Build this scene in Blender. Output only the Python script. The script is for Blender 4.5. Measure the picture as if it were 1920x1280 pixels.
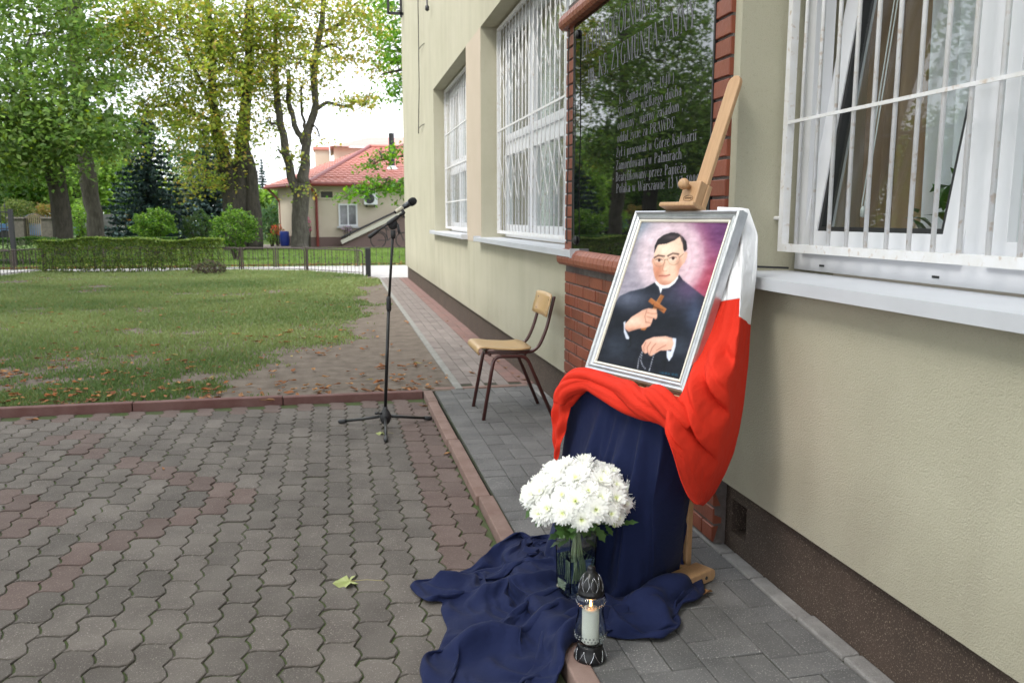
import bpy, bmesh, math, random
import numpy as np
from mathutils import Vector, Matrix

for _o in list(bpy.data.objects):
    bpy.data.objects.remove(_o, do_unlink=True)
SC = bpy.context.scene
COL = SC.collection
RNG = random.Random(11)
NR = np.random.default_rng(5)
PI = math.pi

# ------------------------------------------------------------------ camera
CAM_H = 1.28
FOC = 1536.0
PITCH = math.atan((640 - 408) / FOC)
YAW = math.radians(12.0)
_cp, _sp = math.cos(PITCH), math.sin(PITCH)
_r, _f = (630 - 960) / FOC, _cp + (640 - 408) / FOC * _sp
YAW = -math.atan2(_r, _f)
cam_d = bpy.data.cameras.new('camera')
cam_d.sensor_width = 36.0
cam_d.lens = 36.0 * FOC / 1920.0
cam_d.clip_start = 0.05
cam_d.clip_end = 600
cam_d.dof.use_dof = True
cam_d.dof.focus_distance = 3.3
cam_d.dof.aperture_fstop = 5.6
cam = bpy.data.objects.new('camera', cam_d)
COL.objects.link(cam)
cam.location = (0, 0, CAM_H)
cam.rotation_euler = (PI / 2 - PITCH, 0, -YAW)
SC.camera = cam

# ------------------------------------------------------------------ sky: bright, thin high cloud
SUN_EL, SUN_AZ = math.radians(50), math.radians(-118)     # azimuth from +Y towards +X
w = bpy.data.worlds.new('World')
SC.world = w
w.use_nodes = True
nt = w.node_tree
for n in list(nt.nodes):
    nt.nodes.remove(n)
out = nt.nodes.new('ShaderNodeOutputWorld')
bg = nt.nodes.new('ShaderNodeBackground')
sky = nt.nodes.new('ShaderNodeTexSky')
sky.sky_type = 'NISHITA'
sky.sun_disc = False
sky.sun_elevation = SUN_EL
sky.sun_rotation = SUN_AZ
sky.air_density = 1.0
sky.dust_density = 1.5
tc = nt.nodes.new('ShaderNodeTexCoord')
mp = nt.nodes.new('ShaderNodeMapping')
mp.inputs['Scale'].default_value = (1.6, 1.6, 3.6)
nz = nt.nodes.new('ShaderNodeTexNoise')
nz.inputs['Scale'].default_value = 2.2
nz.inputs['Detail'].default_value = 7
nz.inputs['Roughness'].default_value = .6
rp = nt.nodes.new('ShaderNodeValToRGB')
rp.color_ramp.elements[0].position = .3
rp.color_ramp.elements[0].color = (.62, .62, .62, 1)
rp.color_ramp.elements[1].position = .6
rp.color_ramp.elements[1].color = (1, 1, 1, 1)
mx = nt.nodes.new('ShaderNodeMix')
mx.data_type = 'RGBA'
mx.inputs[7].default_value = (11.5, 11.9, 12.6, 1)
nt.links.new(tc.outputs['Generated'], mp.inputs['Vector'])
nt.links.new(mp.outputs['Vector'], nz.inputs['Vector'])
nt.links.new(nz.outputs['Fac'], rp.inputs['Fac'])
nt.links.new(rp.outputs['Color'], mx.inputs[0])
nt.links.new(sky.outputs['Color'], mx.inputs[6])
nt.links.new(mx.outputs[2], bg.inputs['Color'])
bg.inputs['Strength'].default_value = .1
nt.links.new(bg.outputs['Background'], out.inputs['Surface'])

sun_d = bpy.data.lights.new('sun', 'SUN')
sun_d.energy = 2.0
sun_d.angle = math.radians(18)
sun_d.color = (1, .96, .9)
sun = bpy.data.objects.new('sun', sun_d)
COL.objects.link(sun)
_dir = Vector((math.sin(SUN_AZ) * math.cos(SUN_EL), math.cos(SUN_AZ) * math.cos(SUN_EL), math.sin(SUN_EL)))
sun.rotation_euler = _dir.to_track_quat('Z', 'Y').to_euler()
sun.location = (-10, 5, 20)

SC.view_settings.view_transform = 'Standard'
SC.view_settings.look = 'None'
SC.view_settings.exposure = 1.12
SC.view_settings.gamma = 1.0
SC.view_settings.use_curve_mapping = False
SC.render.engine = 'CYCLES'
SC.cycles.max_bounces = 8
SC.cycles.transparent_max_bounces = 16
SC.cycles.transmission_bounces = 8
SC.cycles.use_denoising = True

# ------------------------------------------------------------------ where a measured pixel of the photograph lies in the place
def ray(px, py):
    x, y = (px - 960) / FOC, (640 - py) / FOC
    f, z = _cp + y * _sp, -_sp + y * _cp
    return Vector((x * math.cos(YAW) + f * math.sin(YAW), -x * math.sin(YAW) + f * math.cos(YAW), z))
def _hit(px, py, i, v):
    d = ray(px, py)
    o = Vector((0, 0, CAM_H))
    return o + d * ((v - o[i]) / d[i])
def gp(px, py, z=0.0): return _hit(px, py, 2, z)      # on a level at height z
def ax(px, py, X): return _hit(px, py, 0, X)          # on a wall plane x = X
def ay(px, py, Y): return _hit(px, py, 1, Y)          # at depth Y
def pp(px, py, p0, n):
    d = ray(px, py)
    o = Vector((0, 0, CAM_H))
    return o + d * ((Vector(p0) - o).dot(n) / d.dot(n))

# ------------------------------------------------------------------ materials
def _node(nt, t, **k):
    n = nt.nodes.new(t)
    for a, b in k.items():
        setattr(n, a, b)
    return n
MATS = {}
def mat(name, col, rough=.6, metal=0., col2=None, nscale=6., bump=0., bscale=80., bdetail=4., rand=0., spec=.5, lo=.35, hi=.65, stretch=None,
        speck=None, speck_scale=300., speck_amt=.5, trans=0., sheen=0., coat=0., bdist=.01):
    if name in MATS: return MATS[name]
    m = bpy.data.materials.new(name)
    m.use_nodes = True
    nt = m.node_tree
    b = nt.nodes['Principled BSDF']
    L = nt.links.new
    b.inputs['Roughness'].default_value = rough
    b.inputs['Metallic'].default_value = metal
    b.inputs['Specular IOR Level'].default_value = spec
    b.inputs['Coat Weight'].default_value = coat
    b.inputs['Sheen Weight'].default_value = sheen
    b.inputs['Base Color'].default_value = (*col, 1)
    if trans: b.inputs['Transmission Weight'].default_value = trans
    tc = _node(nt, 'ShaderNodeTexCoord')
    geo = _node(nt, 'ShaderNodeNewGeometry')
    src = geo.outputs['Position']
    if stretch:
        mp = _node(nt, 'ShaderNodeMapping')
        mp.inputs['Scale'].default_value = stretch
        L(tc.outputs['Object'], mp.inputs['Vector'])
        src = mp.outputs['Vector']
    cur = None
    if col2 is not None:
        nz = _node(nt, 'ShaderNodeTexNoise')
        nz.inputs['Scale'].default_value = nscale
        nz.inputs['Detail'].default_value = 6
        nz.inputs['Roughness'].default_value = .62
        L(src, nz.inputs['Vector'])
        mr = _node(nt, 'ShaderNodeMapRange')
        mr.inputs['From Min'].default_value = lo
        mr.inputs['From Max'].default_value = hi
        L(nz.outputs['Fac'], mr.inputs['Value'])
        mx = _node(nt, 'ShaderNodeMix', data_type='RGBA')
        mx.inputs[6].default_value = (*col, 1)
        mx.inputs[7].default_value = (*col2, 1)
        L(mr.outputs['Result'], mx.inputs[0])
        cur = mx.outputs[2]
    if speck is not None:
        nz = _node(nt, 'ShaderNodeTexNoise')
        nz.inputs['Scale'].default_value = speck_scale
        nz.inputs['Detail'].default_value = 2
        L(geo.outputs['Position'], nz.inputs['Vector'])
        mr = _node(nt, 'ShaderNodeMapRange')
        mr.inputs['From Min'].default_value = .6
        mr.inputs['From Max'].default_value = .72
        mr.inputs['To Max'].default_value = speck_amt
        L(nz.outputs['Fac'], mr.inputs['Value'])
        mx = _node(nt, 'ShaderNodeMix', data_type='RGBA')
        mx.inputs[6].default_value = (*col, 1)
        mx.inputs[7].default_value = (*speck, 1)
        if cur: L(cur, mx.inputs[6])
        L(mr.outputs['Result'], mx.inputs[0])
        cur = mx.outputs[2]
    if rand:
        oi = _node(nt, 'ShaderNodeObjectInfo')
        mr = _node(nt, 'ShaderNodeMapRange')
        mr.inputs['To Min'].default_value = 1 - rand
        mr.inputs['To Max'].default_value = 1 + rand
        L(oi.outputs['Random'], mr.inputs['Value'])
        hs = _node(nt, 'ShaderNodeHueSaturation')
        hs.inputs['Color'].default_value = (*col, 1)
        if cur: L(cur, hs.inputs['Color'])
        L(mr.outputs['Result'], hs.inputs['Value'])
        cur = hs.outputs['Color']
    if cur: L(cur, b.inputs['Base Color'])
    if bump:
        nz = _node(nt, 'ShaderNodeTexNoise')
        nz.inputs['Scale'].default_value = bscale
        nz.inputs['Detail'].default_value = bdetail
        L(src, nz.inputs['Vector'])
        bp = _node(nt, 'ShaderNodeBump')
        bp.inputs['Strength'].default_value = bump
        bp.inputs['Distance'].default_value = bdist
        L(nz.outputs['Fac'], bp.inputs['Height'])
        L(bp.outputs['Normal'], b.inputs['Normal'])
    MATS[name] = m
    return m

def leafmat(name, rough=.5, trans=.45):
    """leaf material: each leaf's own colour is stored on its face"""
    if name in MATS: return MATS[name]
    m = bpy.data.materials.new(name)
    m.use_nodes = True
    nt = m.node_tree
    b = nt.nodes['Principled BSDF']
    b.inputs['Roughness'].default_value = rough
    b.inputs['Specular IOR Level'].default_value = .35
    at = _node(nt, 'ShaderNodeAttribute')
    at.attribute_name = 'tint'
    nt.links.new(at.outputs['Color'], b.inputs['Base Color'])
    if trans:
        tr = _node(nt, 'ShaderNodeBsdfTranslucent')
        hs = _node(nt, 'ShaderNodeHueSaturation')
        hs.inputs['Saturation'].default_value = 1.15
        hs.inputs['Value'].default_value = 1.9
        nt.links.new(at.outputs['Color'], hs.inputs['Color'])
        nt.links.new(hs.outputs['Color'], tr.inputs['Color'])
        ms = _node(nt, 'ShaderNodeMixShader')
        ms.inputs[0].default_value = trans
        o = nt.nodes['Material Output']
        nt.links.new(b.outputs[0], ms.inputs[1])
        nt.links.new(tr.outputs[0], ms.inputs[2])
        nt.links.new(ms.outputs[0], o.inputs['Surface'])
    MATS[name] = m
    return m

def glassmat(name, col=(1, 1, 1), rough=0., ior=1.45):
    if name in MATS: return MATS[name]
    m = bpy.data.materials.new(name)
    m.use_nodes = True
    nt = m.node_tree
    nt.nodes.remove(nt.nodes['Principled BSDF'])
    g = _node(nt, 'ShaderNodeBsdfGlass')
    g.inputs['Color'].default_value = (*col, 1)
    g.inputs['Roughness'].default_value = rough
    g.inputs['IOR'].default_value = ior
    nt.links.new(g.outputs[0], nt.nodes['Material Output'].inputs['Surface'])
    MATS[name] = m
    return m

def panemat(name, tint=(.9, .93, .92), refl=1.0):
    """window pane: see-through with a mirror film that grows at grazing angles"""
    if name in MATS: return MATS[name]
    m = bpy.data.materials.new(name)
    m.use_nodes = True
    nt = m.node_tree
    nt.nodes.remove(nt.nodes['Principled BSDF'])
    t = _node(nt, 'ShaderNodeBsdfTransparent')
    t.inputs['Color'].default_value = (*tint, 1)
    g = _node(nt, 'ShaderNodeBsdfGlossy')
    g.inputs['Roughness'].default_value = .0
    fr = _node(nt, 'ShaderNodeFresnel')
    fr.inputs['IOR'].default_value = 1.5
    gb = _node(nt, 'ShaderNodeNewGeometry')                      # the pane's inner face reflects like its outer one
    mi = _node(nt, 'ShaderNodeMapRange')
    mi.inputs['To Min'].default_value = 1.5
    mi.inputs['To Max'].default_value = 1 / 1.5
    nt.links.new(gb.outputs['Backfacing'], mi.inputs['Value'])
    nt.links.new(mi.outputs['Result'], fr.inputs['IOR'])
    ml = _node(nt, 'ShaderNodeMath', operation='MULTIPLY')
    ml.inputs[1].default_value = 1.5 * refl
    ml.use_clamp = True
    nt.links.new(fr.outputs[0], ml.inputs[0])
    ms = _node(nt, 'ShaderNodeMixShader')
    nt.links.new(ml.outputs[0], ms.inputs[0])
    nt.links.new(t.outputs[0], ms.inputs[1])
    nt.links.new(g.outputs[0], ms.inputs[2])
    nt.links.new(ms.outputs[0], nt.nodes['Material Output'].inputs['Surface'])
    MATS[name] = m
    return m

# ------------------------------------------------------------------ mesh helpers
class MB:
    """collects simple shapes, then links them as ONE mesh object"""
    def __init__(s): s.v, s.f, s.mi, s.cur = [], [], [], 0
    def add(s, vs, fs):
        b = len(s.v)
        s.v += [tuple(x) for x in vs]
        s.f += [tuple(b + i for i in q) for q in fs]
        s.mi += [s.cur] * len(fs)
        return s
    def box(s, x0, x1, y0, y1, z0, z1, M=None, ch=0.):
        if ch:
            c = ch
            vs, fs = [], []
            for z, k in ((z0, 0), (z1 - c, 0), (z1, c)):
                vs += [(x0 + k, y0 + k, z), (x1 - k, y0 + k, z), (x1 - k, y1 - k, z), (x0 + k, y1 - k, z)]
            fs = [(3, 2, 1, 0), (8, 9, 10, 11)]
            for a in (0, 4):
                for i in range(4):
                    j = (i + 1) % 4
                    fs.append((a + i, a + j, a + 4 + j, a + 4 + i))
        else:
            vs = [(x, y, z) for z in (z0, z1) for x, y in ((x0, y0), (x1, y0), (x1, y1), (x0, y1))]
            fs = [(3, 2, 1, 0), (4, 5, 6, 7), (0, 1, 5, 4), (1, 2, 6, 5), (2, 3, 7, 6), (3, 0, 4, 7)]
        if M is not None: vs = [M @ Vector(v) for v in vs]
        return s.add(vs, fs)
    def bar(s, a, b, w, h, up=(0, 0, 1)):
        a, b = Vector(a), Vector(b)
        d = (b - a).normalized()
        u = Vector(up)
        r = d.cross(u)
        if r.length < 1e-4: r = d.cross(Vector((1, 0, 0)))
        r.normalize()
        u = r.cross(d).normalized()
        vs = [p + r * (i * w / 2) + u * (j * h / 2) for p in (a, b) for i, j in ((-1, -1), (1, -1), (1, 1), (-1, 1))]
        return s.add(vs, [(0, 1, 2, 3), (7, 6, 5, 4), (0, 4, 5, 1), (1, 5, 6, 2), (2, 6, 7, 3), (3, 7, 4, 0)])
    def tube(s, pts, rad, n=8, cap=True):
        pts = [Vector(p) for p in pts]
        if not hasattr(rad, '__len__'): rad = [rad] * len(pts)
        t0 = (pts[1] - pts[0]).normalized()
        u = t0.orthogonal().normalized()
        vs, fs = [], []
        for i, p in enumerate(pts):
            t = (pts[min(i + 1, len(pts) - 1)] - pts[max(i - 1, 0)]).normalized()
            u = (u - t * u.dot(t)).normalized()
            v = t.cross(u)
            for k in range(n):
                a = 2 * PI * k / n
                vs.append(p + (u * math.cos(a) + v * math.sin(a)) * rad[i])
        for i in range(len(pts) - 1):
            for k in range(n):
                j = (k + 1) % n
                fs.append((i * n + k, i * n + j, i * n + n + j, i * n + n + k))
        if cap:
            fs.append(tuple(range(n - 1, -1, -1)))
            fs.append(tuple((len(pts) - 1) * n + k for k in range(n)))
        return s.add(vs, fs)
    def lathe(s, prof, n=24, c=(0, 0, 0), M=None, flute=None):
        vs, fs = [], []
        for i, (r, z) in enumerate(prof):
            for k in range(n):
                a = 2 * PI * k / n
                rr = r * (1 + (flute[i] if flute else 0) * (1 if k % 2 else -1))
                p = Vector((rr * math.cos(a), rr * math.sin(a), z))
                if M is not None: p = M @ p
                vs.append((p.x + c[0], p.y + c[1], p.z + c[2]))
        for i in range(len(prof) - 1):
            for k in range(n):
                j = (k + 1) % n
                fs.append((i * n + k, i * n + j, i * n + n + j, i * n + n + k))
        if prof[0][0] > 1e-5: fs.append(tuple(range(n - 1, -1, -1)))
        if prof[-1][0] > 1e-5: fs.append(tuple((len(prof) - 1) * n + k for k in range(n)))
        return s.add(vs, fs)
    def prism(s, poly, z0, z1, M=None):
        n = len(poly)
        vs = [Vector((x, y, z)) for z in (z0, z1) for x, y in poly]
        if M is not None: vs = [M @ v for v in vs]
        return s.add(vs, [tuple(range(n - 1, -1, -1)), tuple(range(n, 2 * n))] + [(i, (i + 1) % n, n + (i + 1) % n, n + i) for i in range(n)])
    def grid(s, P):
        R, C = len(P), len(P[0])
        return s.add([p for row in P for p in row], [(r * C + c, r * C + c + 1, (r + 1) * C + c + 1, (r + 1) * C + c) for r in range(R - 1) for c in range(C - 1)])
    def data(s, name, m, smooth=False):
        me = bpy.data.meshes.new(name)
        me.from_pydata(s.v, [], s.f)
        for x in (m if isinstance(m, (list, tuple)) else [m]):
            me.materials.append(x)
        if any(s.mi): me.polygons.foreach_set('material_index', s.mi)
        if smooth:
            me.shade_smooth() if smooth is True else me.shade_auto_smooth(angle=smooth) if hasattr(me, 'shade_auto_smooth') else me.shade_smooth()
        me.update()
        return me
    def build(s, name, m, parent=None, smooth=False, loc=None):
        return link(name, s.data(name, m, smooth), parent, loc)

def link(name, me, parent=None, loc=None, rot=None):
    o = bpy.data.objects.new(name, me)
    COL.objects.link(o)
    if parent is not None: o.parent = parent
    if loc is not None: o.location = loc
    if rot is not None: o.rotation_euler = rot
    return o
def empty(name, loc=(0, 0, 0), rz=0.):
    o = bpy.data.objects.new(name, None)
    COL.objects.link(o)
    o.location = loc
    o.rotation_euler = (0, 0, rz)
    o.empty_display_size = .1
    return o
def tag(o, label=None, cat=None, group=None, kind=None):
    if label: o['label'] = label
    if cat: o['category'] = cat
    if group: o['group'] = group
    if kind: o['kind'] = kind
    return o
def kids(o): return [c for c in bpy.data.objects if c.parent == o]
def copy_tree(o, parent=None, allk=None):
    if allk is None:
        allk = {}
        for c in bpy.data.objects:
            if c.parent: allk.setdefault(c.parent, []).append(c)
    c = o.copy()
    COL.objects.link(c)
    if parent is not None: c.parent = parent
    for ch in allk.get(o, []):
        copy_tree(ch, c, allk)
    return c
def bev(o, w=.003, seg=2):
    md = o.modifiers.new('bevel', 'BEVEL')
    md.width = w
    md.segments = seg
    md.limit_method = 'ANGLE'
    return o
def npmesh(name, V, F, m, tint=None, parent=None, loc=None, smooth=False):
    """V (n,3), F (k,m) arrays -> object; tint (k,3) is each face's own colour"""
    me = bpy.data.meshes.new(name)
    V = np.asarray(V, np.float32)
    F = np.asarray(F, np.int32)
    k, mm = F.shape
    me.vertices.add(len(V))
    me.vertices.foreach_set('co', V.ravel())
    me.loops.add(k * mm)
    me.loops.foreach_set('vertex_index', F.ravel())
    me.polygons.add(k)
    me.polygons.foreach_set('loop_start', np.arange(0, k * mm, mm, dtype=np.int32))
    if smooth: me.polygons.foreach_set('use_smooth', np.ones(k, bool))
    me.update(calc_edges=True)
    if tint is not None:
        at = me.attributes.new('tint', 'FLOAT_COLOR', 'FACE')
        at.data.foreach_set('color', np.hstack([np.asarray(tint, np.float32), np.ones((k, 1), np.float32)]).ravel())
    me.materials.append(m)
    return link(name, me, parent, loc)
# ================================================================== SETTING: ground, yard, walkway, lawn
YZ = -.035          # level of the yard below the walkway
m_soil = mat('soil', (.092, .070, .053), .95, col2=(.160, .128, .102), nscale=7, bump=.6, bscale=60, speck=(.28, .24, .2), speck_scale=160, speck_amt=.45)
m_bed = mat('joint_bed', (.060, .092, .020), .95, col2=(.075, .078, .040), nscale=7, bump=.9, bscale=220)
m_bed2 = mat('joint_bed_dry', (.05, .047, .04), .95, col2=(.035, .045, .014), nscale=5, bump=.8, bscale=200)
m_pav = mat('grey_paver', (.088, .074, .064), .88, col2=(.136, .118, .103), nscale=3.3, bump=.5, bscale=300, rand=.17, speck=(.30, .27, .24), speck_scale=210, speck_amt=.8)
m_pavr = mat('red_paver', (.100, .066, .057), .88, col2=(.128, .092, .080), nscale=5, bump=.35, bscale=420, rand=.12, speck=(.28, .22, .19), speck_scale=210, speck_amt=.7)
m_walk = mat('walkway_brick', (.092, .090, .090), .85, col2=(.140, .136, .134), nscale=4, bump=.3, bscale=420, rand=.14, speck=(.36, .35, .33), speck_scale=200, speck_amt=.85)
m_path = mat('path_brick', (.18, .150, .138), .9, col2=(.235, .20, .185), nscale=4, bump=.3, bscale=300, rand=.13)
m_pathr = mat('path_brick_red', (.21, .118, .102), .9, col2=(.18, .115, .10), nscale=4, bump=.3, bscale=300, rand=.1)
m_kerb = mat('kerb_stone', (.175, .105, .085), .85, col2=(.23, .155, .13), nscale=9, bump=.4, bscale=320, rand=.1, speck=(.34, .28, .25), speck_scale=480, speck_amt=.5)
m_kerb2 = mat('kerb_stone_dark', (.125, .052, .045), .8, col2=(.165, .085, .075), nscale=7, bump=.3, bscale=300, rand=.1)
m_marg = mat('margin_stone', (.26, .25, .24), .9, col2=(.18, .17, .165), nscale=10, bump=.6, bscale=160, rand=.12, speck=(.4, .39, .37), speck_scale=300, speck_amt=.5)
m_asph = mat('pavement', (.34, .33, .32), .9, col2=(.42, .40, .39), nscale=3, bump=.3, bscale=150)
m_farlawn = mat('far_lawn', (.085, .15, .035), .95, col2=(.13, .20, .05), nscale=1.5, bump=.8, bscale=30, bdist=.05)

g = MB().box(-150, 150, -60, 250, -.6, -.075).build('ground', m_soil)
tag(g, 'bare earth ground under the whole yard', 'ground', kind='structure')

yard = MB().box(-7, .604, -3, 5.915, -.074, YZ - .0065).build('paved_yard', m_bed)
tag(yard, 'yard of zigzag interlocking pavers with mossy joints', 'yard', kind='structure')
PW, PL = .1115, .2305
def paver_outline():
    am, en = .0125, .0085
    zx = [(0, 0), (.125, am * .55), (.25, am), (.5, -am * 0), (.75, -am), (.875, -am * .55)]
    side = [(t * PL, d) for t, d in ((0, 0), (.11, .9), (.25, .25), (.37, -1.), (.5, 0), (.61, .9), (.75, .25), (.87, -1.))]
    left = [(am * d, y) for y, d in side]
    end = [(x * PW, en * d) for x, d in ((0, 0), (.22, .9), (.5, .15), (.78, -.95))]
    pts = []
    pts += [(x + am * 0, y) for x, y in end]                       # bottom edge, left to right
    pts += [(PW + x, y) for x, y in left]                          # right edge, up
    pts += [(x, PL + y) for x, y in (end + [(PW, 0)])[::-1][:-1]]  # top edge, right to left
    pts += [(x, y) for x, y in (left + [(0, PL)])[::-1][:-1]]      # left edge, down
    cx, cy = PW / 2, PL / 2
    return [(x - cx, y - cy) for x, y in pts]
def paver_shape(mb, ox=0, oy=0, oz=0, clip=None, rot=0.):
    o = paver_outline()
    n = len(o)
    cr, sr = math.cos(rot), math.sin(rot)
    def lay(sx, sy, z):
        r = []
        for x, y in o:
            x, y = x * sx, y * sy
            r.append((ox + x * cr - y * sr, oy + x * sr + y * cr, oz + z))
        return r
    vs = lay(.942, .962, -.03) + lay(.942, .962, -.003) + lay(.90, .942, 0)
    fs = [tuple(range(2 * n, 3 * n))]
    for a in (0, n):
        fs += [(a + i, a + (i + 1) % n, a + n + (i + 1) % n, a + n + i) for i in range(n)]
    mb.add(vs, fs)
me_pav = paver_shape(pb := MB()) or pb.data('paver', m_pav)
me_pavr = pb.data('paver_red', m_pavr)
def c3(x, y): return x * .4532, 700 + y * .4532
red_pts = [gp(*c3(*p), YZ) for p in [(40, 910), (190, 850), (350, 780), (510, 720), (650, 665), (790, 610), (905, 565), (1020, 520), (930, 490), (860, 465), (780, 440), (700, 415), (630, 390),
           (570, 370), (510, 350), (440, 325), (380, 305), (330, 285), (270, 270), (40, 490), (90, 520), (150, 550), (210, 580), (50, 630), (20, 590), (40, 330), (170, 295)]]
cells = []
for c in range(-33, 6):
    cx = -.085 + PW * (c + .5)
    for k in range(-4, 22):
        cy = 2.34 + PL * (k + .5) + (.5 * PL if c % 2 == 0 else 0)
        if cy - PL / 2 < .9 or cy + PL / 2 > 5.93: continue
        red = (c >= 4 and cy > 2.0) or cy > 5.72 or any(abs(cx - p.x) < PW * .52 and abs(cy - p.y) < PL * .52 for p in red_pts)
        d = Vector((cx, cy, YZ - CAM_H))
        f = d.x * math.sin(YAW) + d.y * math.cos(YAW)
        zc = f * _cp - d.z * _sp
        sx = 960 + FOC * (d.x * math.cos(YAW) - d.y * math.sin(YAW)) / zc
        sy = 640 - FOC * (f * _sp + d.z * _cp) / zc
        inview = -40 < sx < 1100 and sy < 1330
        cells.append((not inview, d.length, cx, cy, red))
cells.sort()
rest = [MB(), MB()]
for i, (_, _, cx, cy, red) in enumerate(cells):
    dz = NR.normal(0, .0012)
    if i < 300:
        link('paver', me_pavr if red else me_pav, yard, (cx, cy, YZ + dz), (NR.normal(0, .008), NR.normal(0, .008), NR.normal(0, .012)))
    else:
        paver_shape(rest[int(red)], cx, cy, YZ + dz, rot=NR.normal(0, .012))
tag(rest[0].build('distant_paver', m_pav, yard), kind='stuff')
tag(rest[1].build('distant_red_paver', m_pavr, yard), kind='stuff')

# --- long kerb between yard and walkway, kerb along the lawn
kerb = empty('walkway_kerb', (0, 0, 0))
tag(kerb, 'straight reddish concrete kerb between the zigzag yard and the grey walkway', 'kerb', kind='structure')
y = .6
while y < 5.98:
    y1 = min(y + 1.0, 5.985)
    x0 = .60 + .012 * math.sin(y)
    bev(MB().box(x0, x0 + .068, y + .003, y1 - .003, -.3, .008 + NR.normal(0, .002)).build('kerb_stone', m_kerb, kerb), .006)
    y = y1
lk = empty('lawn_kerb', (0, 0, 0))
tag(lk, 'dark red kerb along the front edge of the lawn', 'kerb', kind='structure')
x = .590
while x > -8:
    bev(MB().box(x - .997, x - .003, 5.925, 5.99, -.3, .022 + NR.normal(0, .003)).build('kerb_stone', m_kerb2, lk), .006)
    x -= 1.0

# --- grey walkway of oblong bricks along the wall
walk = MB().box(.675, 1.476, .3, 6.10, -.3, -.007).build('walkway', m_bed2)
tag(walk, 'narrow walkway of grey oblong bricks between kerb and wall', 'walkway', kind='structure')
def brickdata(lx, ly, m, name='brick', h=.05, c=.003):
    return MB().box(-lx / 2, lx / 2, -ly / 2, ly / 2, -h, 0, ch=c).data(name, m)
BL, BS, J = .198, .098, .0035
me_x, me_y = brickdata(BL, BS, m_walk), brickdata(BS, BL, m_walk)
me_h = brickdata(BS, BS, m_walk)
def lay(me, x, y, p, z=0.):
    return link('brick', me, p, (x, y, z + NR.normal(0, .001)), (NR.normal(0, .006), NR.normal(0, .006), NR.normal(0, .006)))
per = BL + BS + 2 * J
YEND = 6.028
def lay_clip(cx, cy, lx, ly, me):
    y0, y1 = cy - ly / 2, cy + ly / 2
    if y1 < 1.0 or y0 > YEND - .02: return
    if y1 > YEND: lay(brickdata(lx, YEND - y0, m_walk), cx, (y0 + YEND) / 2, walk)
    else: lay(me, cx, cy, walk)
me_n, me_nl = brickdata(.118, BS, m_walk), brickdata(.118, BL, m_walk)
for ci, (cx, off) in enumerate(((1.308, 2.24), (1.106, 2.075), (.904, 2.24))):
    for k in range(-4, 14):
        y0 = off + per * k
        lay_clip(cx, y0 + BS / 2, BL, BS, me_x)
        for sx in (-1, 1): lay_clip(cx + sx * (BS + J) / 2, y0 - J - BL / 2, BS, BL, me_y)
for k in range(-4, 14):
    y0 = 2.075 + per * k
    lay_clip(.7425, y0 + BS / 2, .118, BS, me_n)
    lay_clip(.7425, y0 - J - BL / 2, .118, BL, me_nl)
bev(MB().box(.682, 1.41, 6.034, 6.098, -.2, .004).build('end_strip', m_kerb, walk), .004)
marg = empty('wall_margin', (0, 0, 0))
tag(marg, 'strip of pale mortar slabs along the foot of the wall', 'margin', kind='structure')
y = .9
while y < 6.0:
    l = NR.uniform(.22, .34)
    lm = bev(MB().box(1.412, 1.4745, y + .003, min(y + l, 6.09) - .003, -.2, .006 + NR.normal(0, .003)).build('slab', m_marg, marg), .007)
    y += l

# --- red path further along the wall
path = MB().box(.845, 1.468, 6.10, 17.9, -.3, -.007).build('red_path', m_bed2)
tag(path, 'long narrow path of weathered pinkish bricks along the far wall', 'path', kind='structure')
me_p, me_pr = brickdata(.092, .196, m_path), brickdata(.092, .196, m_pathr)
fp, fr = MB(), MB()
for c in range(6):
    cx = .95 + .0965 * c
    y = 6.12 + (0 if c % 2 else .1)
    k = 0
    while y + .2 < 17.88:
        if y < 10.0: link('brick', me_pr if c >= 4 else me_p, path, (cx - .002, y + .1, NR.normal(0, .0015)), (NR.normal(0, .006), NR.normal(0, .006), NR.normal(0, .008)))
        else: (fr if c >= 4 else fp).box(cx - .048, cx + .044, y + .002, y + .197, -.05, NR.normal(0, .0015), ch=.003)
        y += .2
tag(fp.build('distant_brick', m_path, path), kind='stuff')
tag(fr.build('distant_red_brick', m_pathr, path), kind='stuff')
m_edge = mat('edging', (.27, .265, .25), .9, col2=(.2, .195, .18), nscale=8, bump=.4, bscale=200)
pe = empty('path_edging', (0, 0, 0))
tag(pe, 'pale grey concrete edging between the bare soil and the red path', 'edging', kind='structure')
y = 6.0
while y < 17.8:
    MB().box(.842, .899, y + .003, y + .997, -.2, .012, ch=.006).build('edging_stone', m_edge, pe)
    y += 1.0

# --- lawn with bare soil, pavement behind it, second lawn
def sheet(name, poly, z, m, depth=.3):
    return MB().prism(poly, z - depth, z).build(name, m)
LAWN = [(-9.5, 5.992), (.84, 5.992), (.84, 18.1), (.62, 18.4), (-.7, 20.2), (-2.3, 20.9), (-6.85, 21.3), (-7.25, 19.4), (-9.5, 16.5)]
lawn = sheet('lawn_soil', LAWN, 0, m_soil)
tag(lawn, 'dark bare soil under the worn front lawn', 'soil', kind='structure')
pv = MB().box(-40, 40, 17.95, 22.6, -.3, -.004).build('pavement', m_asph)
tag(pv, 'pale grey pavement behind the low metal fence', 'pavement', kind='structure')
pv2 = MB().box(-40, -9.52, -5, 17.94, -.3, -.004).build('side_pavement', m_asph)
tag(pv2, 'pale grey pavement left of the lawn', 'pavement', kind='structure')
fl = MB().box(-150, 150, 22.61, 240, -.3, -.002).build('far_lawn', m_farlawn)
tag(fl, 'green lawn beyond the pavement reaching to the house and trees', 'lawn', kind='structure')
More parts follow.
